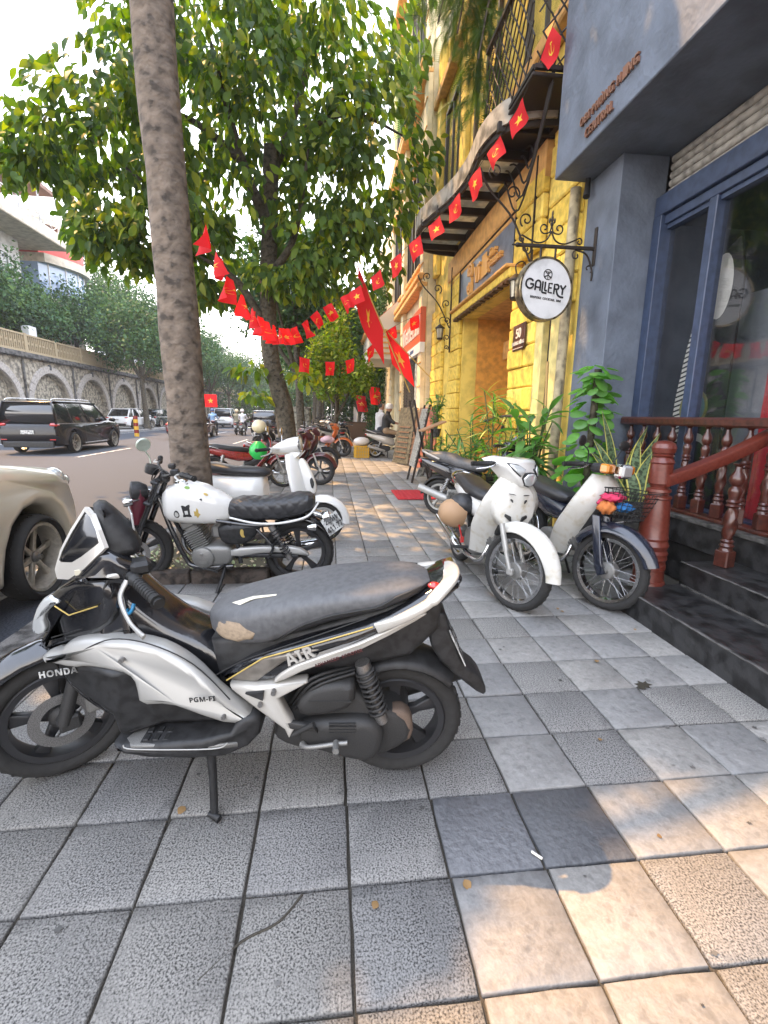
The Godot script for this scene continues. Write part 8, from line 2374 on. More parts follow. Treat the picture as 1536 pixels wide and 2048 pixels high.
# ---------------------------------------------------------------- cars: x to the front, y up, z to the right
func car(called: String, label: String, at: Vector3, th: float, L: float, W: float, Ht: float, paint: Material, van := false, R := 0.34, group := "") -> Node3D:
	var t := thing(called, label, "car", at, deg_to_rad(th), group)
	var mb: MB
	var xr := -L * 0.29
	var xf := L * 0.31
	var b: float = Ht * 0.56
	var hood: float = Ht * (0.6 if van else 0.56)
	var o := [Vector2(-L / 2 + 0.05, 0.32), Vector2(xr - R - 0.1, 0.24)]
	for i in 9:
		var a := PI - PI * i / 8.0
		o.append(Vector2(xr + cos(a) * (R + 0.07), R + sin(a) * (R + 0.07)))
	o.append(Vector2(xr + R + 0.1, 0.22)); o.append(Vector2(xf - R - 0.1, 0.22))
	for i in 9:
		var a := PI - PI * i / 8.0
		o.append(Vector2(xf + cos(a) * (R + 0.07), R + sin(a) * (R + 0.07)))
	o.append_array([Vector2(xf + R + 0.1, 0.26), Vector2(L / 2 - 0.06, 0.3), Vector2(L / 2, 0.5), Vector2(L / 2 - 0.05, 0.66), Vector2(L / 2 - 0.2, hood - 0.14), Vector2(L / 2 - 0.5, hood - 0.04), Vector2(L * 0.24, hood + 0.05), Vector2(L * 0.1, b + 0.05), Vector2(-L / 2 + 0.12, b + 0.08), Vector2(-L / 2 + 0.02, b - 0.12), Vector2(-L / 2, 0.6)])
	var form := func(v: Vector3) -> Vector3:
		var k: float = 1.0 - 0.07 * clamp((v.y - 0.75) / 0.4, 0, 1) - 0.03 * clamp((0.5 - v.y) / 0.3, 0, 1) - 0.2 * pow(clamp((v.x - L * 0.32) / (L * 0.18), 0, 1), 2.0) - 0.08 * pow(clamp((-v.x - L * 0.4) / (L * 0.1), 0, 1), 2.0)
		return Vector3(v.x, v.y, v.z * k)
	mb = MB.new(); mb.plate(o, -W / 2, W / 2, 0.11, Transform3D.IDENTITY, form, 4); obj("body", mb, paint, t)
	# cabin of dark glass with painted roof and pillars
	var f0 := L * (0.26 if van else 0.2)
	var f1 := L * (0.1 if van else 0.03)
	var r1 := -L * (0.46 if van else 0.34)
	var r0 := -L * (0.485 if van else 0.46)
	var cab := func(v: Vector3) -> Vector3: return Vector3(v.x, v.y, v.z * (1.0 - 0.17 * clamp((v.y - b) / (Ht - b), 0, 1)))
	mb = MB.new(); mb.plate(v2([f0, b, f1, Ht - 0.05, r1, Ht - 0.05, r0, b]), -W * 0.455, W * 0.455, 0.03, Transform3D.IDENTITY, cab, 2); obj("windows", mb, mats.car_glass, t)
	mb = MB.new(); mb.plate(smooth2(v2([f1 + 0.1, Ht - 0.08, f1 - 0.1, Ht - 0.02, (f1 + r1) / 2, Ht + 0.01, r1 + 0.05, Ht - 0.02, r1 - 0.06, Ht - 0.07, r1, Ht - 0.09, f1, Ht - 0.09]), 1), -W * 0.4, W * 0.4, 0.05, Transform3D.IDENTITY, null, 3); obj("roof", mb, paint, t)
	for e in [-1.0, 1.0]:
		var side := Transform3D(Basis.from_scale(Vector3(1, 1, e)), Vector3.ZERO)
		for p in [[f0, f1, 0.09], [lerp(f0, r0, 0.4), lerp(f1, r1, 0.36), 0.1], [lerp(f0, r0, 0.72), lerp(f1, r1, 0.72), 0.12], [r0 + 0.1, r1 + 0.1, 0.16]]:
			mb = MB.new(); mb.plate([Vector2(p[0], b), Vector2(p[0] - p[2], b), Vector2(p[1] - p[2], Ht - 0.05), Vector2(p[1], Ht - 0.05)], W * 0.44, W * 0.462, 0.006, side, cab, 1); obj("pillar", mb, paint, t)
		mb = MB.new(); mb.box(Vector3((f0 + r0) / 2, b + 0.02, e * W * 0.462), Vector3(abs(f0 - r0), 0.025, 0.02)); obj("chrome_strip", mb, mats.chrome, t)
		mb = MB.new(); mb.box(Vector3(0, 0.3, e * W * 0.485), Vector3(L * 0.34, 0.06, 0.05), Transform3D.IDENTITY, 0.01); obj("sill", mb, mats.steel if van else mats.matt_black, t)
		for x in [0.02, -0.2]:
			mb = MB.new(); mb.box(Vector3(L * x, b - 0.1, e * (W * 0.483)), Vector3(0.2, 0.03, 0.03), Transform3D.IDENTITY, 0.01); obj("door_handle", mb, paint, t)
			mb = MB.new(); mb.box(Vector3(L * (x + 0.05), b * 0.62, e * W * 0.4985), Vector3(0.008, b * 0.7, 0.004)); obj("door_gap", mb, mats.ink, t)
		if called != "champagne_van":
			mb = MB.new(); mb.ell(Vector3(f0 - 0.12, b + 0.12, e * (W * 0.55)), Vector3(0.07, 0.08, 0.13))
			obj("mirror", mb, paint, t)
		mb = MB.new(); mb.ell(Vector3(L / 2 - 0.2, hood - 0.2, e * W * 0.345), Vector3(0.2, 0.085, 0.14), T(Vector3.ZERO)); obj("headlight", mb, mats.lens_clear, t)
		mb = MB.new(); mb.box(Vector3(-L / 2 + 0.13, b - 0.02, e * W * 0.405), Vector3(0.2, 0.1, W * 0.13), Transform3D.IDENTITY, 0.035); obj("tail_light", mb, mats.lens_red, t)
		mb = MB.new(); mb.box(Vector3(-L / 2 + 0.035, 0.5, e * W * 0.38), Vector3(0.05, 0.045, 0.2), Transform3D.IDENTITY, 0.015); obj("reflector", mb, mats.lens_red, t)
		for x in [xr, xf]:
			wheel(t, "wheel", T(Vector3(x, R, e * (W / 2 - 0.11))), R, 0.11, "cast6", mats.alloy, mats.steel)
	mb = MB.new(); mb.box(Vector3(-L / 2 + 0.01, 0.34, 0), Vector3(0.06, 0.2, W * 0.8), Transform3D.IDENTITY, 0.03); obj("rear_bumper", mb, mats.matt_black, t)
	mb = MB.new(); mb.box(Vector3(-L / 2 - 0.005, 0.74, 0), Vector3(0.02, 0.12, 0.4)); obj("number_plate", mb, mats.plate_white, t)
	mb = MB.new(); mb.box(Vector3(L / 2 - 0.04, 0.52, 0), Vector3(0.08, 0.2, W * 0.6), Transform3D.IDENTITY, 0.03); obj("grille", mb, mats.matt_black, t)
	for x in [xr, xf]:
		mb = MB.new(); mb.box(Vector3(x, R + 0.1, 0), Vector3(R * 2 + 0.1, R * 1.1, W - 0.34)); obj("wheel_well", mb, mats.ink, t)
	return t

func build_cars():
	mat("car_glass", lin(0.012, 0.014, 0.016), 0.05, 0.0, {"spec": 0.9})
	mat("alloy", lin(0.5, 0.46, 0.39), 0.38, 0.4, {"tex": blotch(), "scale": 3.0})
	var champ := mat("champagne_paint", lin(0.66, 0.6, 0.47), 0.32, 0.12, {"coat": 0.8, "cr": 0.08})
	var black := mat("car_black", lin(0.006, 0.006, 0.008), 0.2, 0.0, {"coat": 0.4, "cr": 0.04, "spec": 0.4})
	var white := mat("car_white", lin(0.7, 0.7, 0.7), 0.25, 0.0, {"coat": 1.0, "cr": 0.05})
	var green := mat("car_green", lin(0.03, 0.045, 0.04), 0.25, 0.0, {"coat": 1.0, "cr": 0.05})
	var red := mat("car_red", lin(0.09, 0.02, 0.02), 0.25, 0.0, {"coat": 1.0, "cr": 0.05})
	var pale := mat("car_pale", lin(0.42, 0.47, 0.5), 0.3, 0.2, {"coat": 1.0, "cr": 0.05})
	car("champagne_van", "champagne coloured people carrier parked at the kerb, its front wing at the left edge", V(-3.08, -0.1, 2.42), 90, 4.5, 1.78, 1.72, champ, true, 0.335)
	car("black_van", "glossy black people carrier driving away along the road with chrome roof rails", V(-9.85, -0.1, 19.5), 90, 5.1, 1.96, 1.78, black, true, 0.36)
	car("white_suv", "white suv parked in front of the viaduct arches", V(-15.9, -0.0, 41.3), 80, 4.4, 1.84, 1.6, white, false, 0.36)
	car("green_suv", "dark green small suv parked beyond the white one", V(-16.0, 0, 47.5), 82, 4.2, 1.8, 1.62, green, false, 0.36)
	car("pale_car", "pale grey car parked beyond the dark green suv", V(-16.2, 0, 53.5), 84, 4.3, 1.76, 1.45, pale)
	car("dark_red_car", "dark red car on the road seen just right of the near trunk", V(-7.9, -0.1, 29.0), 90, 4.4, 1.76, 1.46, red)
	car("black_suv", "black suv seen from behind beside the forked tree", V(-4.7, -0.1, 37.0), 90, 4.6, 1.86, 1.66, black, false, 0.37)
	car("far_white_car", "white car far up the road between the riders", V(-7.2, -0.1, 58), 90, 4.4, 1.78, 1.5, white)
	car("far_white_van", "white van far up the road left of the riders", V(-10.6, -0.1, 52), 90, 4.8, 1.9, 1.9, white, true)
	for k in 3: car("oncoming_car", ["silver car far along the road, nearest of the distant three", "white car far along the road, middle of the distant three", "dark car far along the road, last of the distant three"][k], V(-5.0 - 3.2 * (k % 2), -0.1, 72 + 11.0 * k), 90, 4.4, 1.78, 1.5, [pale, white, black][k])
	# shut lines, lamp and mouldings on the near wing
	var cv: Node3D = get_node("champagne_van")
	for p in [[[0.72, 1.0, 0.86], [0.7, 0.7, 0.893], [0.74, 0.3, 0.878]]]:
		var mb := MB.new(); mb.tube(curve3(p.map(func(q): return Vector3(q[0], q[1], q[2])), 5), 0.005, 5); obj("shut_line", mb, mats.matt_black, cv)
	for e in [-1, 1]:
		var mb := MB.new(); mb.ell(Vector3.ZERO, Vector3(0.2, 0.11, 0.1), T(Vector3(2.0, 0.85, e * 0.66), Vector3(0, e * 35, -18))); obj("front_lamp", mb, mats.lens_clear, cv)
	# rails on the roof of the black carrier
	var r: Node3D = get_node("black_van")
	for e in [-1, 1]:
		var mb := MB.new(); mb.tube(curve3([Vector3(0.3, 1.76, e * 0.7), Vector3(0.1, 1.83, e * 0.7), Vector3(-2.0, 1.83, e * 0.7), Vector3(-2.3, 1.76, e * 0.7)], 4), 0.018, 6); obj("roof_rail", mb, mats.chrome, r)

# ---------------------------------------------------------------- flags on strings
func star_shape(r: float) -> Array:
	var o := []
	for k in 10: o.append(Vector2.from_angle(PI / 2 + TAU * k / 10.0) * (r if k % 2 == 0 else r * 0.4))
	return o

func sickle_shapes(r: float) -> Array:
	var a := []
	for i in 13: a.append(Vector2.from_angle(deg_to_rad(lerp(-150.0, 80.0, i / 12.0))) * r * 0.85)
	for i in 13: a.append(Vector2.from_angle(deg_to_rad(lerp(80.0, -150.0, i / 12.0))) * r * (0.85 - 0.24 * sin(PI * i / 12.0)) + Vector2(0.0, 0.0))
	var h := [Vector2(-0.55, 0.62), Vector2(0.62, -0.66), Vector2(0.76, -0.54), Vector2(-0.36, 0.58), Vector2(-0.2, 0.78), Vector2(-0.42, 0.98), Vector2(-0.84, 0.5), Vector2(-0.64, 0.34)].map(func(p): return p * r)
	return [a, h]

# a cloth hung by its top edge from a to b; down is the way it falls
func flag(called: String, label: String, a: Vector3, b: Vector3, down: Vector3, kind: int, seed_: int, group: String, wave := 0.035, cloth: Material = null) -> Node3D:
	var mid := (a + b) * 0.5
	var t := thing(called, label, "flag", mid, 0, group)
	var nrm := (b - a).cross(down).normalized()
	var ph := seed_ * 1.7
	var fn := func(u: float, v: float) -> Vector3:
		var w := wave * (sin(u * 5.0 + ph + v * 2.0) * (0.3 + v) + 0.7 * v * v * sin(ph * 2.3))
		return a.lerp(b, u) - mid + down * v * (1.0 - 0.06 * v * (1.0 + sin(ph))) + (b - a) * 0.12 * v * sin(ph * 1.3) + nrm * w
	var mb := MB.new()
	mb.sheet(fn, 8, 8)
	obj("cloth", mb, cloth if cloth else mats.flag_red, t)
	var shapes := [star_shape(0.24)] if kind == 0 else sickle_shapes(0.21)
	var asp := (b - a).length() / down.length()
	mb = MB.new()
	for sgn in [-1.0, 1.0]:
		for o in shapes:
			var idx := Geometry2D.triangulate_polygon(PackedVector2Array(o))
			var tt := PackedVector3Array()
			for i in idx:
				var p: Vector2 = o[i]
				tt.append(fn.call(0.5 + p.x / max(asp, 1.0) * (1.0 if asp >= 1.0 else 1.0 / asp), 0.5 - p.y * min(asp, 1.0)) + nrm * 0.003 * sgn)
			mb.emit([[false, tt]], false)
	obj("emblem", mb, mats.flag_gold, t)
	return t

func build_flags():
	mat("flag_red", lin(0.62, 0.012, 0.02), 0.75, 0.0, {"back": Color(0.9, 0.12, 0.1)})
	mat("flag_gold", lin(0.75, 0.42, 0.03), 0.6, 0.0, {"back": Color(0.5, 0.35, 0.1)})
	# one string runs from the balcony down to the forked tree and back up to the near trunk
	var pts := [[2.2, 5.15, 5.15], [2.06, 4.66, 5.6], [1.9, 4.42, 6.05], [1.73, 4.2, 6.5], [1.5, 4.0, 6.95], [1.22, 3.82, 7.4], [0.9, 3.62, 7.85], [0.52, 3.42, 8.3], [0.14, 3.22, 8.5], [-0.2, 3.04, 8.5], [-0.4, 2.84, 8.4], [-0.6, 2.7, 8.2], [-0.72, 2.66, 8.0], [-0.82, 2.64, 7.7], [-0.92, 2.66, 7.4], [-1.0, 2.7, 7.0], [-1.06, 2.76, 6.6], [-1.12, 2.84, 6.2], [-1.17, 2.98, 5.8], [-1.2, 3.1, 5.4], [-1.22, 3.25, 5.05]]
	var c := curve3(pts.map(func(p): return V(p[0], p[1], p[2])), 4)
	var mb := MB.new(); mb.tube(c, 0.004, 4); var st := obj("flag_string", mb, mats.matt_black)
	tag(st, "thin string of small flags strung from the balcony past the trees", "string")
	var n := 0
	var at := range(1, 30, 3) + range(30, 60, 3) + range(60, c.size() - 3, 4)
	for i in at:
		var a: Vector3 = c[i]
		var d: Vector3 = (c[i + 2] - a).normalized()
		var w: float = 0.24 if i < 30 else 0.165
		var dn: Vector3 = (Vector3.DOWN - d * Vector3.DOWN.dot(d) * 0.9).normalized() * 0.265
		var ord: String = ["first", "second", "third", "fourth", "fifth", "sixth", "seventh", "eighth", "ninth", "tenth", "eleventh", "twelfth", "thirteenth", "fourteenth", "fifteenth", "sixteenth", "seventeenth", "eighteenth", "nineteenth", "twentieth", "twenty first", "twenty second", "twenty third", "twenty fourth", "twenty fifth", "twenty sixth", "twenty seventh", "twenty eighth", "twenty ninth", "thirtieth", "thirty first", "thirty second", "thirty third", "thirty fourth", "thirty fifth", "thirty sixth"][min(n, 35)]
		flag("small_flag", "red flag with gold %s, %s from the balcony on its string" % ["star" if n % 2 else "hammer and sickle", ord], a, a + d * w, dn, 0 if n % 2 else 1, n, "small flags on the long string", 0.02 if i < 30 else 0.075)
		n += 1
	# a second string crosses lower down, beyond the forked tree
	var p2 := curve3([V(2.35, 3.9, 12.6), V(1.5, 3.45, 12.4), V(0.7, 2.75, 12.0), V(0.0, 2.55, 11.6), V(-0.8, 2.62, 11.2)], 6)
	mb = MB.new(); mb.tube(p2, 0.004, 4); var st2 := obj("flag_string", mb, mats.matt_black)
	tag(st2, "lower string of small flags beyond the big hanging flags", "string")
	for i in range(1, p2.size() - 2, 4):
		var a: Vector3 = p2[i]
		var d: Vector3 = (p2[i + 1] - a).normalized()
		flag("lower_flag", "small red flag on the lower far string, %s from the shops" % ["first", "second", "third", "fourth", "fifth", "sixth", "seventh", "eighth", "ninth", "tenth", "eleventh", "twelfth"][i / 4], a, a + d * 0.26, Vector3(0.02, -0.34, 0), i / 4 % 2, i + 40, "small flags on the lower string", 0.06)
	# big flags on poles
	for e in [["pole_flag", "big red flag hanging in folds from a yellow pole above the tiled porch", [1.28, 3.1, 11.2], [0.62, 4.45, 11.0], 0.9, Vector3(-0.12, -0.7, 0.06), 0.1], ["pole_flag", "big red flag with gold star drooping from a pole on the cream house", [2.05, 2.8, 12.4], [1.4, 3.42, 12.4], 0.9, Vector3(0.16, -0.78, -0.05), 0.05]]:
		var p0 := V(e[2][0], e[2][1], e[2][2]); var p1 := V(e[3][0], e[3][1], e[3][2])
		var t := flag(e[0], e[1], p1, p1.lerp(p0, e[4]), e[5], 0, 80 if e[6] > 0.06 else 3, "big flags on poles", e[6])
		mb = MB.new(); mb.tube([p0 + (p0 - p1) * 0.9 - t.position, p1 + (p1 - p0) * 0.04 - t.position], 0.014, 6); obj("pole", mb, mats.gold_line, t)
	for e in [[0.45, 3.0, 20.0, "far red flag with star hanging above the parked scooters"], [2.0, 2.2, 22.0, "red flag hanging in the creeper by the far market"], [1.5, 1.9, 24.0, "drooping red flag over the far market stall"]]:
		flag("far_flag", e[3], V(e[0] - 0.25, e[1] + 0.4, e[2]), V(e[0] + 0.25, e[1] + 0.35, e[2]), Vector3(0.1, -0.85, 0), 0, int(e[0] * 10), "far flags", 0.07)
	flag("road_flag", "round red flag board with gold star standing over the traffic", V(-5.95, 2.2, 24), V(-5.35, 2.2, 24), Vector3(0, -0.6, 0), 0, 7, "", 0.02)

# ---------------------------------------------------------------- potted plants by the shopfronts
func pot(t: Node3D, r: float, h: float, m: Material):
	var mb := MB.new()
	mb.lathe([Vector2(0, 0), Vector2(r * 0.72, 0), Vector2(r * 0.95, h * 0.92), Vector2(r * 1.05, h * 0.93), Vector2(r * 1.05, h), Vector2(r * 0.92, h), Vector2(r * 0.88, h * 0.9), Vector2(0, h * 0.88)], Transform3D.IDENTITY, 22)
	obj("pot", mb, m, t)

func leafy(called: String, label: String, at: Vector3, pr: float, ph: float, ht: float, spread: float, stems: int, per: int, lm: Mesh, leaf: Array, seed_: int, cat := "plant", group := "", droop := 0.2) -> Node3D:
	var t := thing(called, label, cat, at, 0, group)
	var r := RandomNumberGenerator.new()
	r.seed = seed_
	pot(t, pr, ph, mats.pot_dark)
	for k in stems:
		var a := TAU * k / stems + r.randf() * 0.6
		var rr := spread * r.randf_range(0.15, 0.6)
		var top := Vector3(cos(a) * rr, ph + (ht - ph) * r.randf_range(0.6, 1.0), sin(a) * rr)
		var c := curve3([Vector3(cos(a) * 0.03, ph * 0.85, sin(a) * 0.03), Vector3(top.x * 0.4, lerp(ph, top.y, 0.5), top.z * 0.4), top], 5)
		var mb := MB.new(); mb.tube(c, 0.008, 5); obj("stem", mb, mats.stem_green, t)
		for i in per:
			var f := r.randf_range(0.25, 1.0)
			var p: Vector3 = c[int(f * (c.size() - 1))]
			var b := Basis.from_euler(Vector3(r.randf_range(-0.9, 0.35) * (1.0 if f < 0.9 else 1.4), r.randf() * TAU, r.randf_range(-0.4, 0.4)))
			obj("leaf", lm, leaf[r.randi() % leaf.size()], t, Transform3D(b.scaled_local(Vector3.ONE * r.randf_range(0.7, 1.15)), p))
	return t

func build_plants():
	mat("pot_dark", lin(0.06, 0.058, 0.052), 0.75, 0.0, {"tex": grime(), "nrm": nfine(), "ns": 0.4, "scale": 3.0})
	mat("stem_green", lin(0.06, 0.09, 0.03), 0.7)
	var gl := []
	for k in 3: gl.append(mat("leaf_green_%d" % k, [lin(0.075, 0.17, 0.045), lin(0.1, 0.22, 0.055), lin(0.055, 0.12, 0.045)][k], 0.35, 0.0, {"back": Color(0.4, 0.65, 0.15)}))
	var bl := []
	for k in 2: bl.append(mat("leaf_bright_%d" % k, [lin(0.11, 0.26, 0.05), lin(0.08, 0.19, 0.04)][k], 0.32, 0.0, {"back": Color(0.5, 0.85, 0.2)}))
	var yl := mat("leaf_yellow", lin(0.6, 0.55, 0.14), 0.4, 0.0, {"back": Color(0.5, 0.5, 0.1)})
	# snake plant: upright banded blades with yellow margins
	var t := thing("snake_plant", "snake plant with tall yellow edged blades in speckled dark pot behind newel post", "plant", V(2.66, 0.02, 3.95))
	pot(t, 0.17, 0.62, mats.pot_dark)
	var band := mat("blade_green", lin(0.14, 0.21, 0.11), 0.4, 0.0, {"tex": noise_tex("bands", 0.035, 2, [[0.0, 0.45], [0.42, 0.55], [0.5, 1.0], [1.0, 1.0]], 256, FastNoiseLite.TYPE_SIMPLEX_SMOOTH, 0.0, 1.0), "scale": 2.5})
	var r := RandomNumberGenerator.new()
	r.seed = 8
	for e in [[-0.2, 0.86, -0.18], [-0.33, 0.6, -0.05], [0.02, 0.62, 0.05], [0.22, 0.66, -0.02], [0.1, 0.5, 0.1], [-0.1, 0.42, 0.12], [0.3, 0.55, 0.1], [-0.42, 0.5, 0.08], [0.16, 0.72, -0.1]]:
		for part in 2:
			var mb := MB.new()
			var w0: float = 0.046 if part == 0 else 0.06
			var off: float = 0.0015 if part == 0 else 0.0
			for sd in ([-1.0, 1.0] if part == 0 else [0.0]):
				mb.sheet(func(u, v):
					var w: float = w0 * (1.0 - pow(v, 5.0)) * (0.75 + 0.25 * sin(PI * v)) * (1.0 if v < 0.97 else 0.3)
					var tw: float = e[2] * 3.0 * v
					var x: float = (u - 0.5) * 2.0 * w
					return Vector3(e[0] * v * (0.5 + 0.5 * v) + 0.08 * e[0] + x * cos(tw), 0.55 + e[1] * v, e[2] + x * sin(tw) + off * sd + 0.02 * sin(v * 6.0 + e[0] * 9.0)), 4, 12)
			obj("blade" if part == 0 else "blade_margin", mb, band if part == 0 else yl, t)
	# heart leaved climber on a pole
	var heart := MB.new()
	heart.sheet(func(u, v):
		var a: float = lerp(-PI, PI, u)
		var rad: float = v * 0.085 * (1.0 + 0.35 * cos(a) + 0.12 * (abs(a) / PI) * (1.0 if abs(a) < 2.7 else 0.2))
		return Vector3(sin(a) * rad, -0.25 * rad * v + 0.012 * abs(sin(a)) * v, 0.05 + cos(a) * rad * 1.15), 18, 4)
	var hm := heart.done()
	t = thing("climbing_plant", "heart leaved climbing plant on a dark pole against the blue pillar", "plant", V(2.5, 0.02, 4.4))
	pot(t, 0.17, 0.4, mats.pot_dark)
	var mb2 := MB.new(); mb2.tube([Vector3(0, 0.3, 0), Vector3(0.02, 1.78, 0)], 0.035, 8); obj("moss_pole", mb2, mats.bark_dark, t)
	for k in 120:
		var f := r.randf()
		var y: float = lerp(0.5, 1.86, f)
		var rad: float = lerp(0.34, 0.1, pow(f, 0.6)) * r.randf_range(0.4, 1.1)
		var a := r.randf() * TAU
		var b := Basis.from_euler(Vector3(r.randf_range(0.1, 0.9), a, r.randf_range(-0.3, 0.3)))
		obj("leaf", hm, bl[r.randi() % 2] if y < 0.95 or r.randf() < 0.3 else gl[r.randi() % 2], t, Transform3D(b.scaled_local(Vector3.ONE * r.randf_range(0.6, 1.0) * (1.25 if y < 0.95 else 0.8)), Vector3(sin(a) * rad, y, cos(a) * rad)))
	var lance := leaf_mesh(0.3, 0.045, 0.3, 0.35)
	var strap := leaf_mesh(0.36, 0.02, 0.35, 0.45)
	var small := leaf_mesh(0.13, 0.028, 0.3, 0.3)
	leafy("broad_shrub", "potted shrub with long pointed leaves before the pale yellow strips", V(2.2, 0.02, 5.05), 0.18, 0.45, 1.5, 0.5, 9, 13, lance, gl, 4)
	leafy("dracaena", "tall potted dracaena with bright narrow leaves in the doorway", V(2.3, 0.02, 6.6), 0.18, 0.5, 1.85, 0.4, 4, 26, strap, [gl[0], gl[1], bl[0], yl], 5)
	leafy("low_dracaena", "lower bushy dracaena beside the tall one in the doorway", V(2.15, 0.02, 7.1), 0.2, 0.4, 1.35, 0.75, 7, 16, strap, gl, 6)
	leafy("fern_shrub", "dark small leaved potted shrub behind the black scooter", V(2.2, 0.02, 6.0), 0.18, 0.4, 1.15, 0.6, 8, 14, small, gl, 7)
	leafy("stand_plant", "small leafy plant on a post beside the slanted menu stand", V(2.0, 0.95, 9.0), 0.1, 0.16, 0.8, 0.45, 8, 12, small, gl, 9)
	leafy("pavement_plant", "bushy low potted plant under the slanted menu stand", V(1.95, 0.02, 8.5), 0.16, 0.3, 1.0, 0.5, 9, 16, small, gl, 10)
	leafy("far_pot_plant", "potted plant standing by the far yellow pilaster", V(2.3, 0.02, 11.2), 0.16, 0.3, 1.3, 0.5, 7, 12, small, gl, 12)
	var mb := MB.new(); mb.tube([V(2.45, 0.0, 5.2), V(2.38, 1.95, 5.2)], 0.016, 8)
	tag(obj("bamboo_pole", mb, mat("bamboo", lin(0.42, 0.26, 0.09), 0.6)), "thin bamboo pole leaning among the pot plants by the yellow strips", "pole")
	mb = MB.new(); mb.tube(curve3([V(2.45, 1.35, 5.6), V(2.4, 1.36, 6.4), V(2.35, 1.28, 7.2)], 4), 0.02, 7)
	tag(obj("wooden_rail", mb, mats.bark_dark), "rough wooden stick lying across the tops of the pot plants", "stick")
	# creeper on the far wall
	var cm := cluster_mesh(16, 0.5, 0.16, 0.05, 9)
	var cr := thing("wall_creeper", "dense green creeper covering the wall beyond the tiled porch", "creeper", V(2.6, 0, 23))
	crown(cr, [[Vector3(-0.2, 4.6, 0), Vector3(0.5, 3.6, 2.2), 420], [Vector3(-0.3, 2.0, -1.5), Vector3(0.5, 2.0, 2.0), 240]], cm, [Color(0.04, 0.09, 0.025), Color(0.06, 0.12, 0.03), Color(0.03, 0.07, 0.025)], mats.far_leaf, 77, Vector2(0.6, 1.0), -0.3, 0.5)

# ---------------------------------------------------------------- people and things on the pavement
# one skin over tapered bones: the smooth union of capsules, meshed as surface nets
func skin(bones: Array, cell: float, k := 0.04) -> ArrayMesh:
	var lo := Vector3.ONE * 1e9
	var hi := -lo
	for b in bones:
		var m: float = max(b[2], b[3]) + 0.06
		for e in 2:
			lo = lo.min(b[e] - Vector3.ONE * m); hi = hi.max(b[e] + Vector3.ONE * m)
	var n := Vector3i(((hi - lo) / cell).ceil()) + Vector3i.ONE
	var sx := n.x; var sxy := n.x * n.y
	var f := PackedFloat32Array(); f.resize(sxy * n.z); f.fill(1e3)
	var tone := PackedInt32Array(); tone.resize(sxy * n.z)
	var best := PackedFloat32Array(); best.resize(sxy * n.z); best.fill(1e3)
	for b in bones:
		var A: Vector3 = b[0]; var B: Vector3 = b[1]
		var m2: float = max(b[2], b[3]) + 0.09
		var i0 := Vector3i(((A.min(B) - lo - Vector3.ONE * m2) / cell).floor()).max(Vector3i.ZERO)
		var i1 := Vector3i(((A.max(B) - lo + Vector3.ONE * m2) / cell).ceil()).min(n - Vector3i.ONE)
		var d := B - A
		var dd: float = max(d.length_squared(), 1e-6)
		for z in range(i0.z, i1.z + 1):
			for y in range(i0.y, i1.y + 1):
				for x in range(i0.x, i1.x + 1):
					var p := lo + Vector3(x, y, z) * cell
					var t: float = clamp((p - A).dot(d) / dd, 0.0, 1.0)
					var v: float = p.distance_to(A + d * t) - lerp(b[2], b[3], t)
					var q := x + y * sx + z * sxy
					if v < best[q]: best[q] = v; tone[q] = b[4]
					var h: float = clamp(0.5 + 0.5 * (f[q] - v) / k, 0.0, 1.0)
					f[q] = (f[q] * (1.0 - h) + v * h - k * h * (1.0 - h)) if f[q] < 100.0 else v
	var idx := {}
	var vs := PackedVector3Array(); var cs := PackedColorArray()
	var offs := [0, 1, sx, sx + 1, sxy, sxy + 1, sxy + sx, sxy + sx + 1]
	var cor := [Vector3(0, 0, 0), Vector3(1, 0, 0), Vector3(0, 1, 0), Vector3(1, 1, 0), Vector3(0, 0, 1), Vector3(1, 0, 1), Vector3(0, 1, 1), Vector3(1, 1, 1)]
	var edges := [[0, 1], [2, 3], [4, 5], [6, 7], [0, 2], [1, 3], [4, 6], [5, 7], [0, 4], [1, 5], [2, 6], [3, 7]]
	for z in n.z - 1:
		for y in n.y - 1:
			for x in n.x - 1:
				var q := x + y * sx + z * sxy
				var mask := 0
				for c in 8:
					if f[q + offs[c]] < 0.0: mask |= 1 << c
				if mask == 0 or mask == 255: continue
				var s := Vector3.ZERO
				var cnt := 0
				for e in edges:
					var fa := f[q + offs[e[0]]]; var fb := f[q + offs[e[1]]]
					if (fa < 0.0) != (fb < 0.0):
						s += cor[e[0]].lerp(cor[e[1]], fa / (fa - fb)); cnt += 1
				idx[q] = vs.size()
				vs.append(lo + (Vector3(x, y, z) + s / cnt) * cell)
				cs.append(tones[tone[q]])
	var st := SurfaceTool.new()
	st.begin(Mesh.PRIMITIVE_TRIANGLES)
	st.set_smooth_group(1)
	for i in vs.size():
		st.set_color(cs[i]); st.add_vertex(vs[i])
	for q in idx:
		for ax in 3:
			var u: int = [sx, sxy, 1][ax]; var w: int = [sxy, 1, sx][ax]; var o: int = [1, sx, sxy][ax]
			if not (idx.has(q - u) and idx.has(q - w) and idx.has(q - u - w)): continue
			var a := f[q] < 0.0
			if a == (f[q + o] < 0.0): continue
			var Q := [idx[q], idx[q - u], idx[q - u - w], idx[q - w]]
			if a: Q.reverse()
			for i in [0, 1, 2, 0, 2, 3]: st.add_index(Q[i])
	st.generate_normals()
	return st.commit()

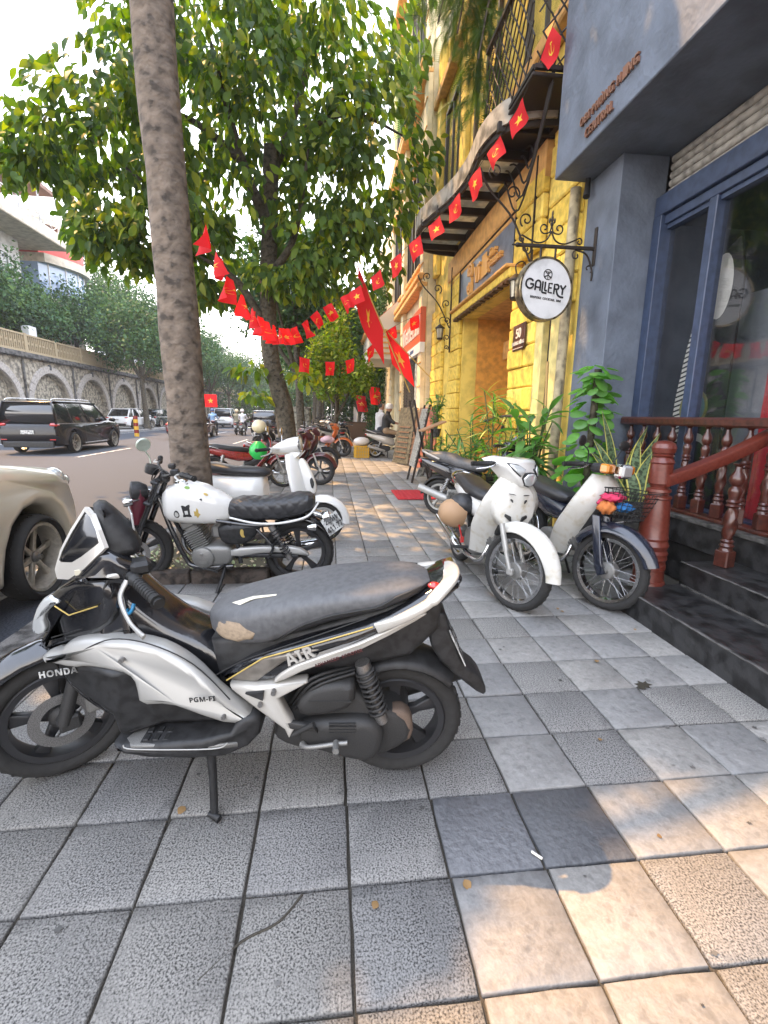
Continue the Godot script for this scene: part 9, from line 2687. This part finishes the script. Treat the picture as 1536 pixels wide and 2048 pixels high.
var tones := []
func person_mesh(j: Dictionary, shirt: int, legs: int) -> ArrayMesh:
	var B := []
	var add := func(a, b, r0, r1, c): B.append([j[a], j[b], r0, r1, c])
	add.call("hip", "chest", 0.125, 0.15, shirt); add.call("chest", "neck", 0.15, 0.07, shirt); add.call("neck", "head", 0.052, 0.05, 0)
	add.call("head", "crown", 0.085, 0.095, 0)
	for s in ["l", "r"]:
		add.call("chest", s + "sho", 0.12, 0.07, shirt)
		add.call(s + "sho", s + "elb", 0.06, 0.046, shirt); add.call(s + "elb", s + "wri", 0.04, 0.03, 0); add.call(s + "wri", s + "han", 0.03, 0.032, 0)
		add.call("hip", s + "hip", 0.12, 0.1, legs); add.call(s + "hip", s + "kne", 0.09, 0.06, legs); add.call(s + "kne", s + "ank", 0.055, 0.042, legs); add.call(s + "ank", s + "toe", 0.042, 0.035, 3)
		for k in 4: B.append([j[s + "han"], j[s + "han"] + (j[s + "han"] - j[s + "wri"]).normalized() * 0.07 + Vector3(0, -0.015, (k - 1.5) * 0.018), 0.011, 0.008, 0])
		B.append([j[s + "wri"], j[s + "han"] + Vector3(0.02, 0.01, -0.04), 0.012, 0.009, 0])
	B.append([j["head"] + j["face"] * 0.075, j["head"] + j["face"] * 0.1 + Vector3(0, -0.01, 0), 0.014, 0.012, 0])
	return skin(B, 0.022)

func sit(lean: float, hy: float) -> Dictionary:
	# seated astride a scooter, facing +x, hands on the bars
	var d := {"hip": Vector3(0.3, hy, 0), "chest": Vector3(0.3 + lean, hy + 0.36, 0), "neck": Vector3(0.31 + lean * 1.2, hy + 0.53, 0), "head": Vector3(0.34 + lean * 1.3, hy + 0.64, 0), "crown": Vector3(0.33 + lean * 1.3, hy + 0.71, 0), "face": Vector3(1, 0, 0)}
	for s in [["l", -1], ["r", 1]]:
		var z: float = s[1]
		d[s[0] + "sho"] = Vector3(0.3 + lean, hy + 0.44, z * 0.18); d[s[0] + "elb"] = Vector3(0.5 + lean, hy + 0.24, z * 0.27); d[s[0] + "wri"] = Vector3(0.78, hy + 0.2, z * 0.27); d[s[0] + "han"] = Vector3(0.85, hy + 0.2, z * 0.26)
		d[s[0] + "hip"] = Vector3(0.34, hy - 0.02, z * 0.1); d[s[0] + "kne"] = Vector3(0.74, hy - 0.1, z * 0.19); d[s[0] + "ank"] = Vector3(0.66, hy - 0.46, z * 0.17); d[s[0] + "toe"] = Vector3(0.82, hy - 0.5, z * 0.17)
	return d

func helmet(t: Node3D, p: Vector3, m: Material):
	var mb := MB.new(); mb.lathe([Vector2(0.125, -0.05), Vector2(0.135, 0.0), Vector2(0.125, 0.06), Vector2(0.08, 0.115), Vector2(0, 0.13)], T(p), 18); mb.box(p + Vector3(0.12, -0.01, 0), Vector3(0.09, 0.012, 0.16), Transform3D.IDENTITY, 0.004)
	obj("helmet", mb, m, t)

func build_street_things():
	tones = [Color(0.36, 0.2, 0.13), Color(0.02, 0.02, 0.022), Color(0.03, 0.035, 0.05), Color(0.04, 0.035, 0.03), Color(0.62, 0.62, 0.64), Color(0.22, 0.36, 0.55), Color(0.2, 0.19, 0.13), Color(0.25, 0.17, 0.1)]
	var pm := mat("person", Color.WHITE, 0.8, 0.0, {"vc": 1})
	var hw := mat("helmet_white", lin(0.62, 0.6, 0.58), 0.3, 0.0, {"coat": 0.6})
	var hb := mat("helmet_blue", lin(0.06, 0.09, 0.2), 0.3, 0.0, {"coat": 0.6})
	# the seated customer in black and the person in white standing behind
	var t := thing("person", "person in black top and white helmet sitting on the white scooter", "person", V(1.45, 0, 15.3), deg_to_rad(-4))
	obj("body", person_mesh(sit(0.06, 0.88), 1, 7), pm, t)
	helmet(t, Vector3(0.42, 1.6, 0), hw)
	t = thing("person", "person in white shirt standing behind the seated one in black", "person", V(1.62, 0, 15.9), deg_to_rad(20))
	var j := {"hip": Vector3(0, 0.92, 0), "chest": Vector3(0.03, 1.28, 0), "neck": Vector3(0.05, 1.46, 0), "head": Vector3(0.08, 1.57, 0), "crown": Vector3(0.08, 1.63, 0), "face": Vector3(1, 0, 0)}
	for s in [["l", -1.0], ["r", 1.0]]:
		var z: float = s[1]
		j[s[0] + "sho"] = Vector3(0.03, 1.37, z * 0.18); j[s[0] + "elb"] = Vector3(0.08, 1.1, z * 0.25); j[s[0] + "wri"] = Vector3(0.27, 1.0, z * 0.2); j[s[0] + "han"] = Vector3(0.34, 1.0, z * 0.19)
		j[s[0] + "hip"] = Vector3(0, 0.88, z * 0.09); j[s[0] + "kne"] = Vector3(0.02, 0.48, z * 0.1); j[s[0] + "ank"] = Vector3(-0.02, 0.09, z * 0.11); j[s[0] + "toe"] = Vector3(0.14, 0.04, z * 0.12)
	obj("body", person_mesh(j, 4, 2), pm, t)
	var mb := MB.new(); mb.ell(Vector3(0.06, 1.64, 0), Vector3(0.1, 0.085, 0.092)); obj("hair", mb, mats.ink, t)
	# riders on the road, each on a scooter of their own
	var names := ["rider in light blue shirt and dark helmet going away on the road", "rider in olive jacket on the road beside the blue one", "rider in white shirt beside the black suv on the road"]
	var src: Node3D = get_node("parked_scooter_001")
	for k in 3:
		var at := V([-7.3, -6.3, -5.75][k], -0.1, [31.0, 33.5, 32.5][k])
		var sc := dup(src, at, PI / 2, ["grey scooter under the rider in light blue", "grey scooter under the rider in olive", "grey scooter under the rider in white"][k], "scooters on the road")
		sc.rotation = Vector3(0, PI / 2, 0)
		t = thing("person", names[k], "person", at, PI / 2)
		obj("body", person_mesh(sit(0.03 + 0.02 * k, 0.88), [5, 6, 4][k], 2), pm, t)
		helmet(t, Vector3(0.37 + 0.02 * k, 1.6, 0), [hb, mats.helmet_cream, hw][k])
	# red mat
	mb = MB.new()
	mb.box(V(1.46, 0.012, 8.0), Vector3(0.74, 0.014, 0.95), Transform3D.IDENTITY, 0.004)
	var rm := obj("red_mat", mb, mat("mat_red", lin(0.5, 0.02, 0.03), 0.95, 0.0, {"tex": speck(), "nrm": nfine(), "ns": 0.8, "scale": 5.0}))
	tag(rm, "bright red door mat lying on the pavement tiles", "mat")
	for k in 9:
		mb = MB.new(); mb.box(V(1.14 + 0.08 * k, 0.021, 8.0), Vector3(0.03, 0.006, 0.92)); obj("rib", mb, mats.mat_red, rm)
	# folding sign boards
	var wood := mat("board_wood", lin(0.16, 0.09, 0.05), 0.6)
	t = thing("folding_board", "tall narrow folding menu board standing on the pavement by the red mat", "sign", V(1.6, 0, 9.75))
	for e in [[0.0, 12.0], [0.42, -12.0]]:
		for z in [-0.28, 0.28]:
			mb = MB.new(); mb.box(Vector3(e[0], 0.78, z), Vector3(0.04, 1.6, 0.035), T(Vector3(0.05 if e[1] > 0 else -0.03, 0, 0), Vector3(0, 0, 0)) * Transform3D(Basis(Vector3(0, 0, 1), deg_to_rad(-e[1])), Vector3(0, 0.02, 0)), 0.004); obj("leg", mb, mats.black_iron, t)
	mb = MB.new(); mb.box(Vector3(0, 0.9, 0), Vector3(0.03, 1.2, 0.54), Transform3D(Basis(Vector3(0, 0, 1), deg_to_rad(-12)), Vector3(0.02, 0.02, 0)), 0.004); obj("panel", mb, mat("menu_panel", lin(0.5, 0.47, 0.4), 0.6, 0.0, {"tex": grime(), "scale": 4.0}), t)
	for k in 3:
		t = thing("leaning_board", ["dark green board leaning by the shop door beyond the mat", "red brown lattice board leaning on the far yellow wall", "brown display board propped beside the lattice one"][k], "board", V([1.95, 2.35, 2.2][k], 0, [13.2, 11.9, 12.6][k]))
		mb = MB.new(); mb.box(Vector3(0, 0.8, 0), Vector3(0.05, 1.55, [0.9, 0.8, 0.7][k]), T(Vector3.ZERO, Vector3(0, 20, -9)), 0.006); obj("panel", mb, [mat("board_green", lin(0.13, 0.12, 0.08), 0.7, 0.0, {"tex": grime(), "scale": 2.0}), mat("board_red", lin(0.3, 0.1, 0.06), 0.7), wood][k], t)
		for i in 7:
			mb = MB.new(); mb.box(Vector3(-0.035, 0.2 + 0.14 * i, 0), Vector3(0.02, 0.03, 0.6), T(Vector3.ZERO, Vector3(0, 20, -9))); obj("slat", mb, wood, t)
	# slanted menu stand on a post
	t = thing("menu_stand", "slanted wooden menu stand on a dark post beside the black scooter", "menu stand", V(1.78, 0, 8.3))
	mb = MB.new(); mb.tube([Vector3(0, 0, 0), Vector3(0, 1.12, 0)], 0.025, 8); mb.lathe([Vector2(0, 0), Vector2(0.16, 0), Vector2(0.15, 0.02), Vector2(0.03, 0.05)], Transform3D.IDENTITY, 16); obj("post", mb, mats.black_iron, t)
	mb = MB.new(); mb.box(Vector3.ZERO, Vector3(0.46, 0.03, 0.36), T(Vector3(0, 1.17, 0), Vector3(0, 0, 22)), 0.008); obj("top", mb, mat("stand_wood", lin(0.3, 0.16, 0.07), 0.5), t)
	# yellow crates, foam box and bag
	var yc := mat("crate_yellow", lin(0.62, 0.36, 0.03), 0.6)
	for k in 2:
		t = thing("yellow_crate", ["yellow plastic crate on the pavement beside the seated person", "second yellow crate stacked behind the first"][k], "crate", V(1.0 + 0.28 * k, 0.0, 15.3 + 0.5 * k), 0.1)
		mb = MB.new()
		for e in [-1, 1]:
			for i in 6: mb.box(Vector3(-0.2 + 0.08 * i, 0.19, e * 0.17), Vector3(0.03, 0.38, 0.02)); 
			for i in 4: mb.box(Vector3(0, 0.03 + 0.11 * i, e * 0.17), Vector3(0.44, 0.03, 0.022)); mb.box(Vector3(e * 0.215, 0.03 + 0.11 * i, 0), Vector3(0.022, 0.03, 0.34))
			for i in 4: mb.box(Vector3(e * 0.215, 0.19, -0.13 + 0.085 * i), Vector3(0.02, 0.38, 0.03))
		obj("lattice", mb, yc, t).set_meta("kind", "stuff")
		mb = MB.new(); mb.box(Vector3(0, 0.16, 0), Vector3(0.38, 0.3, 0.3)); obj("contents", mb, mat("crate_fill", lin(0.5, 0.36, 0.14), 0.8), t)
	mb = MB.new(); mb.ell(Vector3(0, 0.12, 0), Vector3(0.26, 0.14, 0.18), Transform3D.IDENTITY, 14, 8)
	var wb := obj("white_bag", mb, mats.helmet_white); wb.position = V(1.0, 0.4, 15.3)
	tag(wb, "white bag lying on top of the yellow crate", "bag")
	# grey street cabinet
	t = thing("street_cabinet", "grey electrical street cabinet with paper notices beside the forked tree", "cabinet", V(-1.55, 0, 22.0))
	var cg := mat("cabinet_grey", lin(0.34, 0.33, 0.27), 0.6, 0.0, {"tex": grime(), "scale": 1.2})
	mb = MB.new(); mb.box(Vector3(0, 0.8, 0), Vector3(1.35, 1.6, 0.6), Transform3D.IDENTITY, 0.015); obj("body", mb, cg, t)
	mb = MB.new(); mb.box(Vector3(0, 1.63, 0), Vector3(1.45, 0.07, 0.7), Transform3D.IDENTITY, 0.015); obj("top", mb, cg, t)
	for e in [-1, 1]:
		mb = MB.new(); mb.box(Vector3(e * 0.33, 0.82, 0.305), Vector3(0.62, 1.45, 0.02), Transform3D.IDENTITY, 0.006); var d := obj("door", mb, cg, t)
		for k in 6: 
			mb = MB.new(); mb.box(Vector3(e * 0.33, 0.3 + 0.05 * k, 0.318), Vector3(0.36, 0.016, 0.012)); obj("louvre", mb, mats.matt_black, d)
	for k in 4:
		mb = MB.new(); mb.box(Vector3([-0.45, -0.2, 0.25, 0.45][k], [1.2, 0.75, 1.25, 0.9][k], 0.318), Vector3(0.2, 0.26, 0.003)); obj("notice", mb, mats.plate_white, t)
	# striped barrier by the far kerb
	t = thing("striped_barrier", "small red and yellow barrier post standing on the road by the far tree", "barrier", V(-11.4, -0.1, 30.0))
	for k in 6:
		mb = MB.new(); mb.lathe([Vector2(0, 0), Vector2(0.13, 0), Vector2(0.13, 0.2), Vector2(0, 0.2)], T(Vector3(0, 0.2 * k, 0)), 14); obj("band", mb, mats.red_paint if k % 2 else yc, t)
	# market stall awning at the end of the pavement
	t = thing("market_stall", "dark tarpaulin stall with slanted roof at the end of the pavement", "stall", V(1.4, 0, 27))
	mb = MB.new(); mb.box(Vector3(0, 2.5, 0), Vector3(3.0, 0.05, 4.0), T(Vector3.ZERO, Vector3(0, 0, 12))); obj("roof", mb, mat("tarp", lin(0.06, 0.08, 0.08), 0.7), t)
	for e in [[-1.3, 1.8], [1.3, 1.8], [-1.3, -1.8], [1.3, -1.8]]:
		mb = MB.new(); mb.tube([Vector3(e[0], 0, e[1]), Vector3(e[0], 2.5 + e[0] * 0.2, e[1])], 0.03, 6); obj("pole", mb, mats.steel, t)
	mb = MB.new(); mb.box(Vector3(0.2, 0.5, 0), Vector3(1.8, 0.9, 2.6), Transform3D.IDENTITY, 0.05); obj("counter", mb, wood, t)
	# thin overhead cables beside the canopy
	mb = MB.new()
	for k in 5: mb.tube(curve3([V(2.3, 4.9 - 0.05 * k, 5.4), V(2.35, 4.35 - 0.12 * k, 5.9 + 0.1 * k), V(2.5, 4.7, 6.6 + 0.2 * k), V(2.55, 5.0 + 0.1 * k, 8.5)], 6), 0.012, 5)
	tag(obj("cable_bundle", mb, mats.rubber_grip), "loose bundle of black cables hanging between balcony and canopy", "cables")
